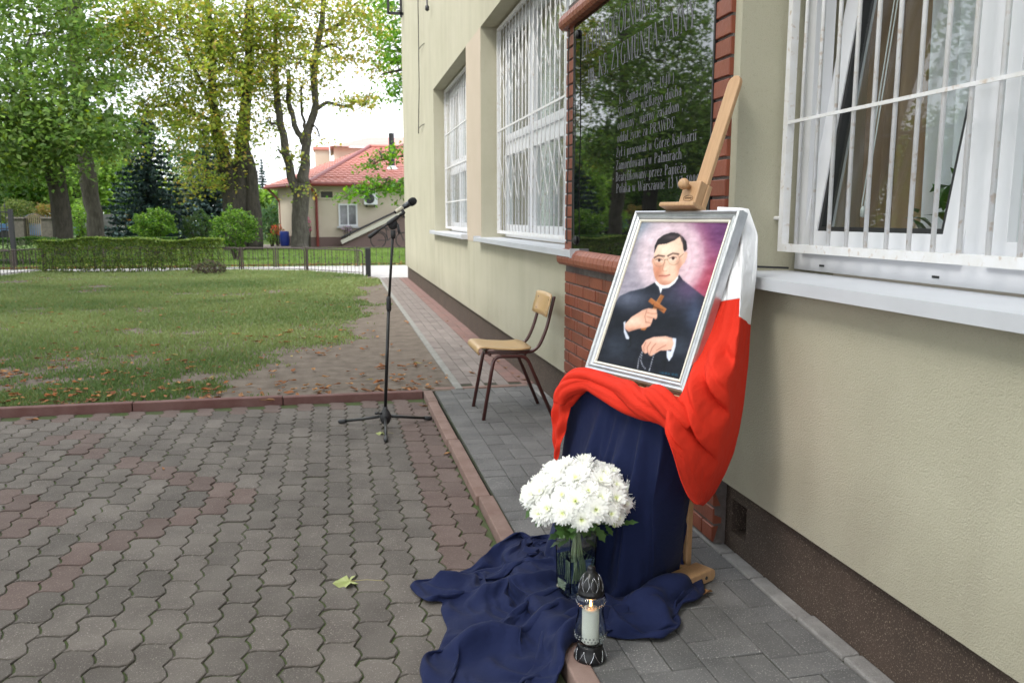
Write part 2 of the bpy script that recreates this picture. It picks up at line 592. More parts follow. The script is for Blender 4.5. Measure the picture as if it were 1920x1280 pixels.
hp = MB().box(-4.2, 30, 35.2, 40.6, -.2, .02).build('house_path', mat('house_path_paving', (.34, .29, .25), .9, col2=(.26, .22, .2), nscale=3))
tag(hp, 'paved strip in front of the red roofed house', 'path', kind='structure')

# grass: blades where the lawn is not worn bare
def vnoise(x, y, s, seed):
    r = np.random.default_rng(seed)
    T = r.random((64, 64))
    x, y = x * s, y * s
    xi, yi = np.floor(x).astype(int), np.floor(y).astype(int)
    fx, fy = x - xi, y - yi
    fx, fy = fx * fx * (3 - 2 * fx), fy * fy * (3 - 2 * fy)
    g = lambda a, b: T[a % 64, b % 64]
    return (g(xi, yi) * (1 - fx) + g(xi + 1, yi) * fx) * (1 - fy) + (g(xi, yi + 1) * (1 - fx) + g(xi + 1, yi + 1) * fx) * fy
def fbm(x, y, s, seed): return (vnoise(x, y, s, seed) * .55 + vnoise(x, y, s * 2.1, seed + 1) * .28 + vnoise(x, y, s * 4.3, seed + 2) * .17)
def in_poly(x, y, P):
    r = np.zeros(len(x), bool)
    for i in range(len(P)):
        (x0, y0), (x1, y1) = P[i], P[(i + 1) % len(P)]
        c = ((y0 > y) != (y1 > y))
        with np.errstate(divide='ignore', invalid='ignore'):
            r ^= c & (x < (x1 - x0) * (y - y0) / (y1 - y0 + 1e-12) + x0)
    return r
_edge = sorted([tuple(gp(px, py).xy)[::-1] for px, py in ((712, 512), (702, 545), (700, 575), (690, 602), (640, 624), (548, 652), (445, 690), (420, 715), (380, 760))])
EDGE_Y, EDGE_X = [q[0] for q in _edge], [q[1] for q in _edge]
def grass_cover(x, y):
    n = fbm(x, y, .9, 3)
    n2 = fbm(x, y, 2.6, 9)
    xb = np.interp(y, EDGE_Y, EDGE_X)                                  # worn bare towards the path
    edge_r = (xb - x) * 1.5 + .12
    near = (y - 6.0) * .30 + np.clip(-(x + 1.1), -1, 1) * .10         # worn near the kerb
    left = np.where((x < -2.2) & (y < 9.2), -.12, 0)
    cover = np.minimum(np.minimum(near - .22, edge_r), .75) + (n - .5) * 2.3 + (n2 - .5) * 1.6 + left + .03
    return cover
def make_grass():
    N = 330000
    u = NR.random(N)
    y = 6.02 + (21.2 - 6.02) * u ** 1.55
    x = NR.uniform(-9.4, .86, N)
    vis = (x > -.62 * y - .6)
    cov = grass_cover(x, y)
    keep = in_poly(x, y, LAWN) & vis & (cov > NR.random(N) * .55)
    x, y, cov = x[keep], y[keep], cov[keep]
    n = len(x)
    h = NR.uniform(.018, .045, n) * np.clip(.55 + cov * .7, .5, 1.15) * (1 + .03 * (y - 6))
    wd = NR.uniform(.003, .0055, n) * (1 + .10 * (y - 6))
    a = NR.uniform(0, 2 * PI, n)
    le = NR.uniform(.2, 1.1, n) * h
    b = NR.uniform(0, 2 * PI, n)
    dx, dy = np.cos(a) * wd, np.sin(a) * wd
    lx, ly = np.cos(b) * le, np.sin(b) * le
    z0 = np.full(n, -.003)
    V = np.empty((n, 5, 3))
    V[:, 0] = np.c_[x - dx, y - dy, z0]
    V[:, 1] = np.c_[x + dx, y + dy, z0]
    V[:, 2] = np.c_[x + lx * .4 + dx * .8, y + ly * .4 + dy * .8, h * .6]
    V[:, 3] = np.c_[x + lx * .4 - dx * .8, y + ly * .4 - dy * .8, h * .6]
    V[:, 4] = np.c_[x + lx, y + ly, h]
    base = np.arange(n)[:, None] * 5
    F = np.concatenate([base + np.array([[0, 1, 2]]), base + np.array([[0, 2, 3]]), base + np.array([[3, 2, 4]])], 1).reshape(-1, 3)
    t = (.5 + (fbm(x, y, .55, 21) - .5) * 1.7 + (y - 11) * .03)[:, None] + NR.normal(0, .13, (n, 1))
    c0, c1 = np.array([.095, .150, .050]), np.array([.225, .275, .110])
    tint = np.clip(c0 + (c1 - c0) * np.clip(t, 0, 1), .01, 1)
    yel = NR.random(n) < .06
    tint[yel] = np.array([.22, .19, .08])
    o = npmesh('lawn_grass', V.reshape(-1, 3), F, leafmat('grass_blade', .6, .3), np.repeat(tint, 3, 0))
    tag(o, 'short worn green grass of the front lawn', 'grass', kind='stuff')
make_grass()
def make_far_grass():
    n = 60000
    y = 22.8 + (36 - 22.8) * NR.random(n) ** 1.4
    x = NR.uniform(-14, 3.2, n)
    h = NR.uniform(.04, .09, n)
    wd = NR.uniform(.012, .022, n)
    a = NR.uniform(0, PI, n)
    b = NR.uniform(0, 2 * PI, n)
    V = np.empty((n, 3, 3))
    V[:, 0] = np.c_[x - np.cos(a) * wd, y - np.sin(a) * wd, np.full(n, -.01)]
    V[:, 1] = np.c_[x + np.cos(a) * wd, y + np.sin(a) * wd, np.full(n, -.01)]
    V[:, 2] = np.c_[x + np.cos(b) * h * .6, y + np.sin(b) * h * .6, h]
    t = np.clip(fbm(x, y, .7, 31)[:, None] + NR.normal(0, .15, (n, 1)), 0, 1)
    tint = np.array([.10, .17, .04]) + (np.array([.20, .28, .075]) - np.array([.10, .17, .04])) * t
    o = npmesh('far_grass', V.reshape(-1, 3), np.arange(n * 3).reshape(-1, 3), leafmat('grass_blade'), tint)
    tag(o, 'bright green grass of the lawn beyond the pavement', 'grass', kind='stuff')
make_far_grass()
# ================================================================== SCHOOL BUILDING
WX, PX, GX, FX = 1.435, 1.475, 1.60, 1.68       # wall face, plinth face, grille plane, window frame plane
m_stuc = mat('stucco', (.43, .41, .305), .95, col2=(.485, .46, .355), nscale=1.3, bump=.75, bscale=270, bdetail=4, lo=.3, hi=.7, speck=(.36, .34, .25), speck_scale=95, speck_amt=.32, bdist=.007)
def weather(m, z0, amt):
    """rain streaks and splash dirt that belong to the render itself"""
    nt = m.node_tree
    b = nt.nodes['Principled BSDF']
    L = nt.links.new
    src = b.inputs['Base Color'].links[0].from_socket
    geo = _node(nt, 'ShaderNodeNewGeometry')
    mp = _node(nt, 'ShaderNodeMapping'); mp.inputs['Scale'].default_value = (3.1, 3.1, .3)
    L(geo.outputs['Position'], mp.inputs['Vector'])
    n1 = _node(nt, 'ShaderNodeTexNoise'); n1.inputs['Scale'].default_value = 1.6; n1.inputs['Detail'].default_value = 5
    L(mp.outputs['Vector'], n1.inputs['Vector'])
    n2 = _node(nt, 'ShaderNodeTexNoise'); n2.inputs['Scale'].default_value = .9; n2.inputs['Detail'].default_value = 7; n2.inputs['Roughness'].default_value = .65
    L(geo.outputs['Position'], n2.inputs['Vector'])
    ml = _node(nt, 'ShaderNodeMath', operation='MULTIPLY')
    L(n1.outputs['Fac'], ml.inputs[0]); L(n2.outputs['Fac'], ml.inputs[1])
    mr = _node(nt, 'ShaderNodeMapRange'); mr.inputs['From Min'].default_value = .22; mr.inputs['From Max'].default_value = .42; mr.inputs['To Max'].default_value = amt
    L(ml.outputs[0], mr.inputs['Value'])
    sx = _node(nt, 'ShaderNodeSeparateXYZ'); L(geo.outputs['Position'], sx.inputs[0])
    ms = _node(nt, 'ShaderNodeMapRange'); ms.inputs['From Min'].default_value = z0 + .32; ms.inputs['From Max'].default_value = z0; ms.inputs['To Max'].default_value = .75
    L(sx.outputs['Z'], ms.inputs['Value'])
    m2 = _node(nt, 'ShaderNodeMath', operation='MULTIPLY'); L(ms.outputs[0], m2.inputs[0]); L(n2.outputs['Fac'], m2.inputs[1])
    ad = _node(nt, 'ShaderNodeMath', operation='ADD'); ad.use_clamp = True
    L(mr.outputs[0], ad.inputs[0]); L(m2.outputs[0], ad.inputs[1])
    mx = _node(nt, 'ShaderNodeMix', data_type='RGBA'); mx.inputs[7].default_value = (.235, .205, .155, 1)
    L(src, mx.inputs[6]); L(ad.outputs[0], mx.inputs[0]); L(mx.outputs[2], b.inputs['Base Color'])
weather(m_stuc, .27, .22)
m_pier = mat('pier_stucco', (.455, .385, .30), .95, col2=(.485, .41, .325), nscale=2, bump=.45, bscale=230, bdetail=3, bdist=.006)
m_plin = mat('plinth_render', (.066, .043, .032), .75, col2=(.046, .030, .022), nscale=4, bump=.5, bscale=300, bdetail=2, speck=(.34, .28, .21), speck_scale=230, speck_amt=.8, bdist=.004)
m_white = mat('white_paint', (.74, .75, .77), .4, col2=(.68, .69, .70), nscale=4)
m_pvc = mat('white_plastic', (.64, .65, .68), .3)
m_sill = mat('sill_sheet', (.53, .545, .58), .45, col2=(.48, .495, .53), nscale=3)
m_grw = mat('grille_paint', (.70, .70, .72), .45, col2=(.64, .63, .62), nscale=20, speck=(.36, .2, .08), speck_scale=38, speck_amt=.45)
m_room = mat('room_wall', (.72, .68, .60), .9)
m_dark = mat('dark_rubber', (.012, .012, .013), .5)
m_pane = panemat('window_pane', refl=.62)
m_wire = mat('black_wire', (.02, .02, .022), .5)
m_steel = mat('dark_steel', (.05, .05, .055), .5, metal=.6)

sch = empty('school_building', (WX, 6, 0))
tag(sch, 'cream stuccoed school building with barred windows and brown plinth', 'building')
def child(mb, name, m, parent=sch, smooth=False):
    o = mb.build(name, m, parent, smooth)
    w0 = Vector((0, 0, 0))
    p = parent
    while p is not None:
        w0 += p.location
        p = p.parent
    o.location = -w0
    return o
def holed(x, depth, y0, y1, z0, z1, holes):
    """wall face at x seen from -X, with openings and their reveals"""
    mb = MB()
    ys = sorted({y0, y1, *[h[0] for h in holes], *[h[1] for h in holes]})
    zs = sorted({z0, z1, *[h[2] for h in holes], *[h[3] for h in holes]})
    for a, b in zip(ys, ys[1:]):
        for c, d in zip(zs, zs[1:]):
            if any(h[0] <= a and b <= h[1] and h[2] <= c and d <= h[3] for h in holes): continue
            mb.add([(x, b, c), (x, a, c), (x, a, d), (x, b, d)], [(0, 1, 2, 3)])
    X = x + depth
    for a, b, c, d in holes:
        mb.add([(x, a, c), (X, a, c), (X, a, d), (x, a, d)], [(0, 1, 2, 3)])
        mb.add([(x, b, c), (x, b, d), (X, b, d), (X, b, c)], [(0, 1, 2, 3)])
        mb.add([(x, a, c), (x, b, c), (X, b, c), (X, a, c)], [(0, 1, 2, 3)])
        mb.add([(x, a, d), (X, a, d), (X, b, d), (x, b, d)], [(0, 1, 2, 3)])
    return mb
ZS, ZT = 1.05, 3.115
WIN = {'near': (-.75, 2.815), 'mid': (4.75, 8.235), 'far': (9.16, 12.26)}
END = 17.75
wall = holed(WX, .42, -4, END, .272, 6.2, [(a, b, ZS, ZT) for a, b in WIN.values()])
wall.box(WX, 9, END - .001, END, .272, 6.2)
wall.add([(WX, -4, .272), (WX, END, .272), (PX + .1, END, .272), (PX + .1, -4, .272)], [(0, 1, 2, 3)])
wall.add([(WX, -4, 6.2), (9, -4, 6.2), (9, END, 6.2), (WX, END, 6.2)], [(0, 1, 2, 3)])
wall.box(WX, 9, -4, -3.999, .272, 6.2)
child(wall, 'wall', m_stuc)
child(MB().box(WX - .003, WX + .05, 8.24, 9.155, ZS - .02, ZT), 'pier', m_pier)
pl = holed(PX, .25, -4, END - .03, -.3, .271, [(2.70, 2.815, .07, .2)])
pl.box(PX + .25, PX + .26, 2.6, 2.9, .0, .25)
pl.box(PX, 9, END - .03, END - .029, -.3, .271)
child(pl, 'plinth', m_plin)
child(MB().box(4.9, 5.0, -4, 13, .3, 1.2).box(4.9, 5.0, -4, 13, 2.9, 6).box(PX + .4, 5, -4, 13, .5, .52).box(PX + .4, 5, -4, 13, 3.4, 3.42).box(PX + .4, 5, 3.4, 3.5, .5, 3.4).box(PX + .4, 5, 8.6, 8.7, .5, 3.4).box(PX + .4, 5, -4, -3.9, .5, 3.4).box(PX + .4, 5, 12.9, 13, .5, 3.4), 'room', m_room)

def sill(y0, y1):
    mb = MB()
    mb.box(1.362, FX - .03, y0 - .03, y1 + .035, 1.079, 1.084)
    mb.box(1.362, 1.366, y0 - .03, y1 + .035, 1.045, 1.079)
    mb.box(1.366, WX - .002, y0 - .03, y1 + .035, 1.068, 1.0785)
    for e in (y0 - .04, y1 + .0355):
        mb.box(1.358, FX - .06 if e > y1 else WX, e, e + .012, 1.041, 1.096)
    child(mb, 'windowsill', m_sill)
sill(4.77, 8.235)
sill(9.16, 12.26)
mb = MB()
mb.box(1.362, FX - .02, -.78, 2.85, 1.079, 1.084)
mb.box(1.362, 1.366, -.78, 2.85, 1.046, 1.079)
mb.box(1.366, WX - .002, -.78, 2.85, 1.068, 1.0785)
mb.box(1.358, WX - .002, 2.851, 2.862, 1.041, 1.094)
child(mb, 'windowsill', m_sill)

def frame_rect(mb, x0, x1, y0, y1, z0, z1, t):
    mb.box(x0, x1, y0, y0 + t, z0, z1)
    mb.box(x0, x1, y1 - t, y1, z0, z1)
    mb.box(x0, x1, y0 + t, y1 - t, z0, z0 + t)
    mb.box(x0, x1, y0 + t, y1 - t, z1 - t, z1)
def casement(par, y0, y1, z0, z1, x=FX):
    mb = MB()
    frame_rect(mb, x - .012, x + .05, y0, y1, z0, z1, .068)
    o = child(mb, 'sash', m_pvc, par)
    p = child(MB().box(x + .015, x + .021, y0 + .066, y1 - .066, z0 + .066, z1 - .066), 'pane', m_pane, par)
def win(y0, y1, z0, z1, cols, zt):
    w_ = empty('window', (FX, (y0 + y1) / 2, z0))
    w_.parent = sch
    w_.location = Vector((FX, (y0 + y1) / 2, z0)) - sch.location
    mb = MB()
    frame_rect(mb, FX, FX + .075, y0, y1, z0, z1, .06)
    ys = [y0 + .06] + cols + [y1 - .06]
    for c in cols: mb.box(FX, FX + .075, c - .035, c + .035, z0 + .06, z1 - .06)
    for a, b in zip(ys, ys[1:]):
        aa, bb = a + (.035 if a in cols else 0), b - (.035 if b in cols else 0)
        if zt: mb.box(FX + .001, FX + .074, aa, bb, zt - .035, zt + .035)
    child(mb, 'window_frame', m_pvc, w_)
    for a, b in zip(ys, ys[1:]):
        aa, bb = a + (.028 if a in cols else -.005), b - (.028 if b in cols else -.005)
        if zt:
            casement(w_, aa, bb, z0 + .053, zt - .03)
            casement(w_, aa, bb, zt + .03, z1 - .053)
        else: casement(w_, aa, bb, z0 + .053, z1 - .053)
    return w_
w2 = win(4.76, 8.23, 1.09, 3.11, [5.92, 7.08], 1.98)
w1 = win(9.165, 12.255, 1.09, 3.11, [10.2, 11.23], 1.98)

# grilles: every bar a part
def cyl_data(name, r, l, m, n=8): return MB().tube([(0, 0, 0), (0, 0, l)], r, n).data(name, m, True)
def grille(y0, y1, z0, z1, step, label, hz, lattice=None, rad=.007, x=GX, cw_=.016):
    g_ = empty('window_grille', (0, 0, 0))
    g_.parent = sch
    g_.location = -sch.location
    mb = MB()
    frame_rect(mb, x - .014, x + .014, y0, y1, z0, z1, .028)
    mb.build('grille_frame', m_grw, g_)
    me = cyl_data('bar', rad, z1 - z0 - .05, m_grw)
    n = int(round((y1 - y0) / step))
    ys = [y0 + (y1 - y0) * i / n for i in range(1, n)]
    for y in ys: link('bar', me, g_, (x, y, z0 + .025))
    for z in hz:
        MB().bar((x - .009, y0 + .028, z), (x - .009, y1 - .028, z), .006, cw_).build('cross_bar', m_grw, g_)
    if lattice:
        dl = MB()
        for za, zb in lattice:
            for i in range(0, n - 1, 1):
                a = y0 + (y1 - y0) * i / n
                b = y0 + (y1 - y0) * (i + 2) / n
                if i % 2 == 0:
                    dl.bar((x - .012, a, za), (x - .012, b, zb), .003, .008)
                    dl.bar((x - .017, a, zb), (x - .015, b, za), .003, .008)
        tag(dl.build('lattice', m_grw, g_), kind='stuff')
    for z in (z0 + .12, (z0 + z1) / 2, z1 - .35):
        for s, y in ((1, y1), (-1, y0)):
            MB().tube([(x, y, z), (x, y + s * .05, z)], .007, 6).build('anchor_pin', m_grw, g_)
    return g_
grille(4.80, 8.19, 1.125, 3.09, .135, '', [2.12], [(1.45, 1.86), (2.40, 2.82)], .0052)
grille(9.20, 12.22, 1.125, 3.09, .15, '', [1.50, 1.98, 2.46], None, .0052)
# near window: wide grille with thicker rusty bars
grille(-.70, 2.765, 1.158, 3.08, .1, '', [1.615], None, .0070, cw_=.011)

# near window, its first casement tilted inwards
nw = empty('window')
nw.parent = sch
nw.location = Vector((FX, 1, 1.09)) - sch.location
mb = MB()
Y1, Y0 = 2.80, -.74
YM = 1.905
mb.box(FX, FX + .075, Y1 - .062, Y1, 1.09, 3.11)
mb.box(FX, FX + .075, Y0, Y0 + .06, 1.09, 3.11)
mb.box(FX, FX + .075, Y0 + .06, Y1 - .062, 1.09, 1.155)
mb.box(FX, FX + .075, Y0 + .06, Y1 - .062, 3.05, 3.11)
mb.box(FX, FX + .075, YM - .05, YM + .05, 1.155, 3.05)
mb.box(FX, FX + .075, .55, .65, 1.155, 3.05)
child(mb, 'window_frame', m_pvc, nw)
for y in (2.62, 2.05, 1.70): child(MB().box(FX - .0022, FX + .01, y - .014, y + .014, 1.108, 1.115), 'drain_slot', m_dark, nw)
th = math.radians(8.5)
Mt = Matrix.Translation((FX, 0, 1.15)) @ Matrix.Rotation(th, 4, 'Y') @ Matrix.Translation((-FX, 0, -1.15))
ya, yb, za, zb = YM + .045, Y1 - .057, 1.15, 2.42
mb = MB()
def mbox(*a): mb.box(*a, M=Mt)
t = .082
mbox(FX - .015, FX + .05, ya, ya + t, za, zb); mbox(FX - .015, FX + .05, yb - t, yb, za, zb)
mbox(FX - .015, FX + .05, ya + t, yb - t, za, za + t); mbox(FX - .015, FX + .05, ya + t, yb - t, zb - t, zb)
child(mb, 'sash', m_pvc, nw)
mb = MB(); t2 = .016
for a in ((ya + t, ya + t + t2, za + t, zb - t), (yb - t - t2, yb - t, za + t, zb - t), (ya + t + t2, yb - t - t2, za + t, za + t + t2), (ya + t + t2, yb - t - t2, zb - t - t2, zb - t)):
    mb.box(FX - .010, FX + .03, *a, M=Mt)
child(mb, 'gasket', m_dark, nw)
child(MB().box(FX + .005, FX + .012, ya + t - .005, yb - t + .005, za + t - .005, zb - t + .005, M=Mt), 'pane', m_pane, nw)
mb = MB().box(FX, FX + .075, YM + .05, Y1 - .062, 2.45, 2.53)
child(mb, 'transom', m_pvc, nw)
casement(nw, YM + .045, Y1 - .057, 2.52, 3.06)
casement(nw, .645, YM - .045, 1.15, 3.06)
casement(nw, Y0 + .055, .555, 1.15, 3.06)

# curtains and the plant behind the panes
def glow_through(m, f=.5):
    """thin woven cloth lets daylight through from the far side"""
    nt = m.node_tree
    b = nt.nodes['Principled BSDF']
    t = _node(nt, 'ShaderNodeBsdfTranslucent')
    if b.inputs['Base Color'].links: nt.links.new(b.inputs['Base Color'].links[0].from_socket, t.inputs['Color'])
    else: t.inputs['Color'].default_value = b.inputs['Base Color'].default_value
    ms = _node(nt, 'ShaderNodeMixShader')
    ms.inputs[0].default_value = f
    o = nt.nodes['Material Output']
    nt.links.new(b.outputs[0], ms.inputs[1]); nt.links.new(t.outputs[0], ms.inputs[2]); nt.links.new(ms.outputs[0], o.inputs['Surface'])
    return m
def curtain(name, label, x, y0, y1, z0, z1, amp, nf, m, parent=None, tilt=0., lean=0.):
    P = []
    R = 14
    C = nf * 8
    for r in range(R + 1):
        v = r / R
        row = []
        for c in range(C + 1):
            u = c / C
            y = y0 + (y1 - y0) * u
            ph = nf * 2 * PI * u + .7 * math.sin(5 * u)
            row.append((x + amp * math.sin(ph) * (1.1 - .4 * v) + tilt * (1 - v), y + lean * (1 - v) + .3 * amp * math.cos(ph * .5), z0 + (z1 - z0) * v))
        P.append(row)
    o = MB().grid(P).build(name, m, None, True)
    tag(o, label, 'curtain')
    return o
def sheer(name, col, op):
    m = mat(name, col, .8)
    nt = m.node_tree
    b = nt.nodes['Principled BSDF']
    b.inputs['Alpha'].default_value = op
    return m
m_sheer = sheer('sheer_curtain', (.86, .86, .88), .8)
m_brown = mat('brown_curtain', (.50, .355, .24), .85, col2=(.40, .28, .19), nscale=3)
glow_through(m_brown, .6)
m_beige = glow_through(sheer('beige_sheer', (.86, .80, .70), .85), .6)
curtain('curtain', 'white sheer curtain hanging in pleats behind the far barred window', FX + .16, 9.2, 12.2, 1.1, 3.1, .03, 26, mat('white_curtain', (.78, .78, .8), .8))
curtain('curtain', 'white sheer curtain behind the left part of the middle window', FX + .25, 7.15, 8.2, 1.2, 3.1, .03, 9, m_sheer)
curtain('curtain', 'pale sheer curtain filling the right part of the near window', FX + .13, .2, 1.9, 1.12, 3.1, .022, 13, mat('white_curtain2', (.82, .82, .85), .8))
curtain('curtain', 'brown heavy curtain hanging behind the tilted sash of the near window', FX + .42, 2.62, 3.08, 1.1, 3.1, .035, 5, m_brown)
curtain('curtain', 'beige thin curtain drawn aside behind the left edge of the tilted sash', FX + .34, 2.93, 3.35, 1.1, 3.1, .03, 6, m_beige)
curtain('curtain', 'grey white sheer curtain hanging beside the mullion behind the tilted sash', FX + .32, 2.18, 2.56, 1.1, 3.1, .025, 6, glow_through(sheer('sheer_curtain2', (.80, .82, .86), .75), .6), lean=-.06)
house_plant_root = empty('house_plant', (FX + .20, 2.24, 1.09)); tag(house_plant_root, 'leafy green house plant standing on the inner sill behind the tilted sash', 'plant')
MB().lathe([(.05, 0), (.065, .09), (.06, .09), (.001, .085)], 16).build('pot', mat('pot_clay', (.35, .14, .07), .8), house_plant_root, True)
_r = np.random.default_rng(8)
_lm = mat('house_plant_leaf', (.03, .085, .018), .45, col2=(.05, .12, .028), nscale=20)
_lb = MB().add([(0, 0, 0), (-.16, .3, .06), (0, .35, 0), (.16, .3, .06), (-.13, .7, .0), (0, .72, -.05), (.13, .7, .0), (0, 1, -.14)], [(0, 2, 1), (0, 3, 2), (1, 2, 5, 4), (2, 3, 6, 5), (4, 5, 7), (5, 6, 7)]).data('leaf', _lm, True)
for i in range(26):
    o = link('leaf', _lb, house_plant_root, (_r.normal(0, .035), _r.normal(0, .05), .10 + _r.uniform(0, .17)), (_r.uniform(.1, 1.1), _r.normal(0, .3), _r.uniform(0, 6.28)))
    k = _r.uniform(.07, .13); o.scale = (k, k, k)
bc = empty('blind_cord', (FX + .09, 2.66, 1.25))
tag(bc, 'thin bead chain of a blind with a white weight behind the tilted sash', 'cord')
bc2 = MB().tube([(FX + .27, 2.60, 2.6), (FX + .13, 2.60, 1.32)], .0022, 5).tube([(FX + .27, 2.58, 2.6), (FX + .13, 2.585, 1.32)], .0022, 5).build('chain', m_white, bc)
bc2.location = -bc.location
bc3 = MB().lathe([(.001, 0), (.009, .004), (.009, .03), (.004, .04)], 10, (FX + .13, 2.592, 1.28)).build('weight', m_white, bc, True)
bc3.location = -bc.location

# thin cable down the far wall, wall lamp bracket
cb = empty('wall_cable', (WX, 13.9, 2.67))
tag(cb, 'thin black cable hanging down the far wall beside the last window', 'cable')
o = MB().tube([(WX - .05, 13.75 + .02 * math.sin(i), 6.1 - i * .343) for i in range(9)] + [(WX - .05, 13.9, 3.0), (WX - .05, 13.99, 2.66)], .007, 6).build('cable', m_wire, cb)
o.location = -cb.location
for z, y in ((3.95, 13.78), (2.74, 13.95)):
    o = MB().tube([(WX, y - .45, z + .02), (WX - .03, y - .2, z + .02), (WX - .05, y, z)], .006, 6).build('bracket', m_wire, cb)
    o.location = -cb.location
wl = empty('lamp_bracket', (WX, 17.2, 5.3))
tag(wl, 'dark square metal bracket high at the far corner of the school wall', 'bracket')
o = MB().bar((WX - .3, 17.1, 6.0), (WX - .3, 17.1, 5.25), .05, .05).bar((WX - .3, 17.1, 5.27), (WX, 17.1, 5.27), .05, .05).bar((WX - .05, 17.1, 5.2), (WX - .05, 17.1, 6.0), .05, .05).build('bracket_frame', m_steel, wl)
o.location = -wl.location
hk = MB().lathe([(.001, 0), (.03, .02), (.03, .07), (.012, .09), (.012, .2)], 10).build('wall_hook', m_steel, None, True)
hk.location = ax(801, 22, WX - .06)
tag(hk, 'small dark hook high on the wall right of the thin cable', 'hook')

# ================================================================== BRICK SURROUND WITH PLAQUE
BX = 1.419
m_brick = mat('clinker', (.215, .058, .030), .45, col2=(.17, .044, .024), nscale=9, bump=.15, bscale=60, rand=.16, spec=.4)
m_cop = mat('coping_clinker', (.275, .085, .046), .5, col2=(.235, .07, .04), nscale=9, bump=.15, bscale=60, rand=.1)
m_mort = mat('mortar', (.085, .065, .06), .95, col2=(.15, .13, .12), nscale=12, bump=.5, bscale=120)
SY0, SY1 = 2.862, 5.06
sur = empty('brick_surround', (BX, 4, 0))
tag(sur, 'red clinker brick facing around the black plaque with rounded coping', 'brick facing')
def sur_child(mb, name, m, smooth=False):
    o = mb.build(name, m, sur, smooth)
    o.location = -sur.location
    return o
PZ0, PZ1 = 1.085, 2.40
PY0, PY1 = 3.00, 4.885
bk = MB().box(BX + .008, WX + .04, SY0 + .004, SY1 - .004, 0, 1.0)
bk.box(BX + .008, WX + .04, SY0 + .004, PY0, 1.0, 2.55).box(BX + .008, WX + .04, PY1, SY1 - .004, 1.0, 2.55).box(BX + .008, WX + .04, PY0, PY1, PZ1, 2.55).box(BX + .008, WX + .04, PY0, PY1, 1.0, PZ0)
sur_child(bk, 'mortar_bed', m_mort)
cache = {}
def brick(y0, y1, z0, z1, x0=BX, x1=WX + .02, m=m_brick):
    k = (round(y1 - y0, 3), round(z1 - z0, 3), round(x1 - x0, 3), m.name)
    if k not in cache:
        a, b, c = (x1 - x0) / 2, (y1 - y0) / 2, (z1 - z0) / 2
        cache[k] = MB().box(-b, b, -c, c, -a, a, ch=.003, M=Matrix(((0, 0, -1, 0), (1, 0, 0, 0), (0, 1, 0, 0), (0, 0, 0, 1)))).data('brick', m)
    link('brick', cache[k], sur, Vector(((x0 + x1) / 2 + NR.normal(0, .0008), (y0 + y1) / 2, (z0 + z1) / 2)) - sur.location, (NR.normal(0, .004), NR.normal(0, .004), NR.normal(0, .004)))
CH = .0725
zc = .006
ri = 0
while zc + CH < .985:
    y = SY1
    first = .115 if ri % 2 else .235
    seq = [first, .055] if ri % 2 else [first, .055]
    i = 0
    while y > SY0 + .02:
        l = (seq[i] if i < len(seq) else (.235 if (i % 3) else .235))
        if i >= len(seq) and (i - len(seq)) % 3 == 2: l = .055
        l = min(l, y - SY0)
        brick(y - l + .004, y - .004, zc + .004, zc + CH - .006)
        y -= l
        i += 1
    zc += CH
    ri += 1
zc = PZ0 - .02
k = 0
while zc < 2.39:
    brick(PY1 + .012, SY1 - .003, zc + .004, zc + .066, x0=BX - .002)
    brick(SY0 + .003, PY0 - .012, zc + .005, zc + .066, x0=BX - .002)
    zc += .0725
# rounded coping, below and above the plaque
def coping_data(w_):
    prof = [(.0, 0), (-.035, .004), (-.05, .02), (-.054, .045), (-.045, .075), (-.025, .097), (.01, .104)]
    P = [[(x, y, z) for y in (-w_ / 2, w_ / 2)] for x, z in prof]
    mb = MB().grid(P)
    n = len(prof)
    for y in (-w_ / 2, w_ / 2):
        mb.add([(x, y, z) for x, z in prof], [tuple(range(n)) if y > 0 else tuple(range(n - 1, -1, -1))])
    return mb
cw = .0635
cop_me = coping_data(cw - .006).data('coping_brick', m_cop)
for z in (.985, 2.405):
    y = SY1 - cw / 2 + .008
    core = MB().box(BX - .032, WX, SY0 + .006, SY1, z + .012, z + .085)
    sur_child(core, 'coping_mortar', m_mort)
    while y > SY0:
        link('coping_brick', cop_me, sur, Vector((BX, y, z)) - sur.location, (0, NR.normal(0, .006), NR.normal(0, .008)))
        y -= cw

# plaque: polished black glass
m_black = mat('black_glass', (.006, .006, .007), .02, spec=1.0, coat=.0)
_b = m_black.node_tree.nodes['Principled BSDF']
_b.inputs['IOR'].default_value = 1.75
pq = empty('memorial_plaque', (BX, 3.94, 1.09))
tag(pq, 'large polished black plaque with grey engraved lettering framed in brick', 'plaque')
slab = MB().box(BX - .003, WX + .004, PY0, PY1, PZ0, PZ1).build('glass_slab', m_black, pq)
slab.location = -pq.location
for a in ((PY0 - .012, PY0, PZ0 - .01, PZ1), (PY1, PY1 + .012, PZ0 - .01, PZ1)):
    o = MB().box(BX - .005, WX, *a).build('edge_seal', m_dark, pq)
    o.location = -pq.location
m_letter = mat('engraving', (.12, .12, .132), .7, spec=.2)
def _v(x, y0=0., y1=1., w=.15, sf=3): return ('v', x, y0, y1, w, sf)
def _t(*a): return ('t',) + a
def _a(*a): return ('a',) + a
_e = [_v(.15), _t(.1, .97, .56, .97, .05), _t(.1, .5, .46, .5, .045), _t(.1, .03, .6, .03, .05), _t(.56, .74, .56, .97, .04), _t(.6, .03, .6, .28, .04)]
_l = [_v(.15), _t(.1, .03, .6, .03, .05), _t(.6, .03, .6, .3, .04)]
_c = [_a(.42, .5, .4, .52, 48, 312), _t(.7, .68, .7, 1., .04)]
_o = [_a(.43, .5, .42, .52, 0, 360)]
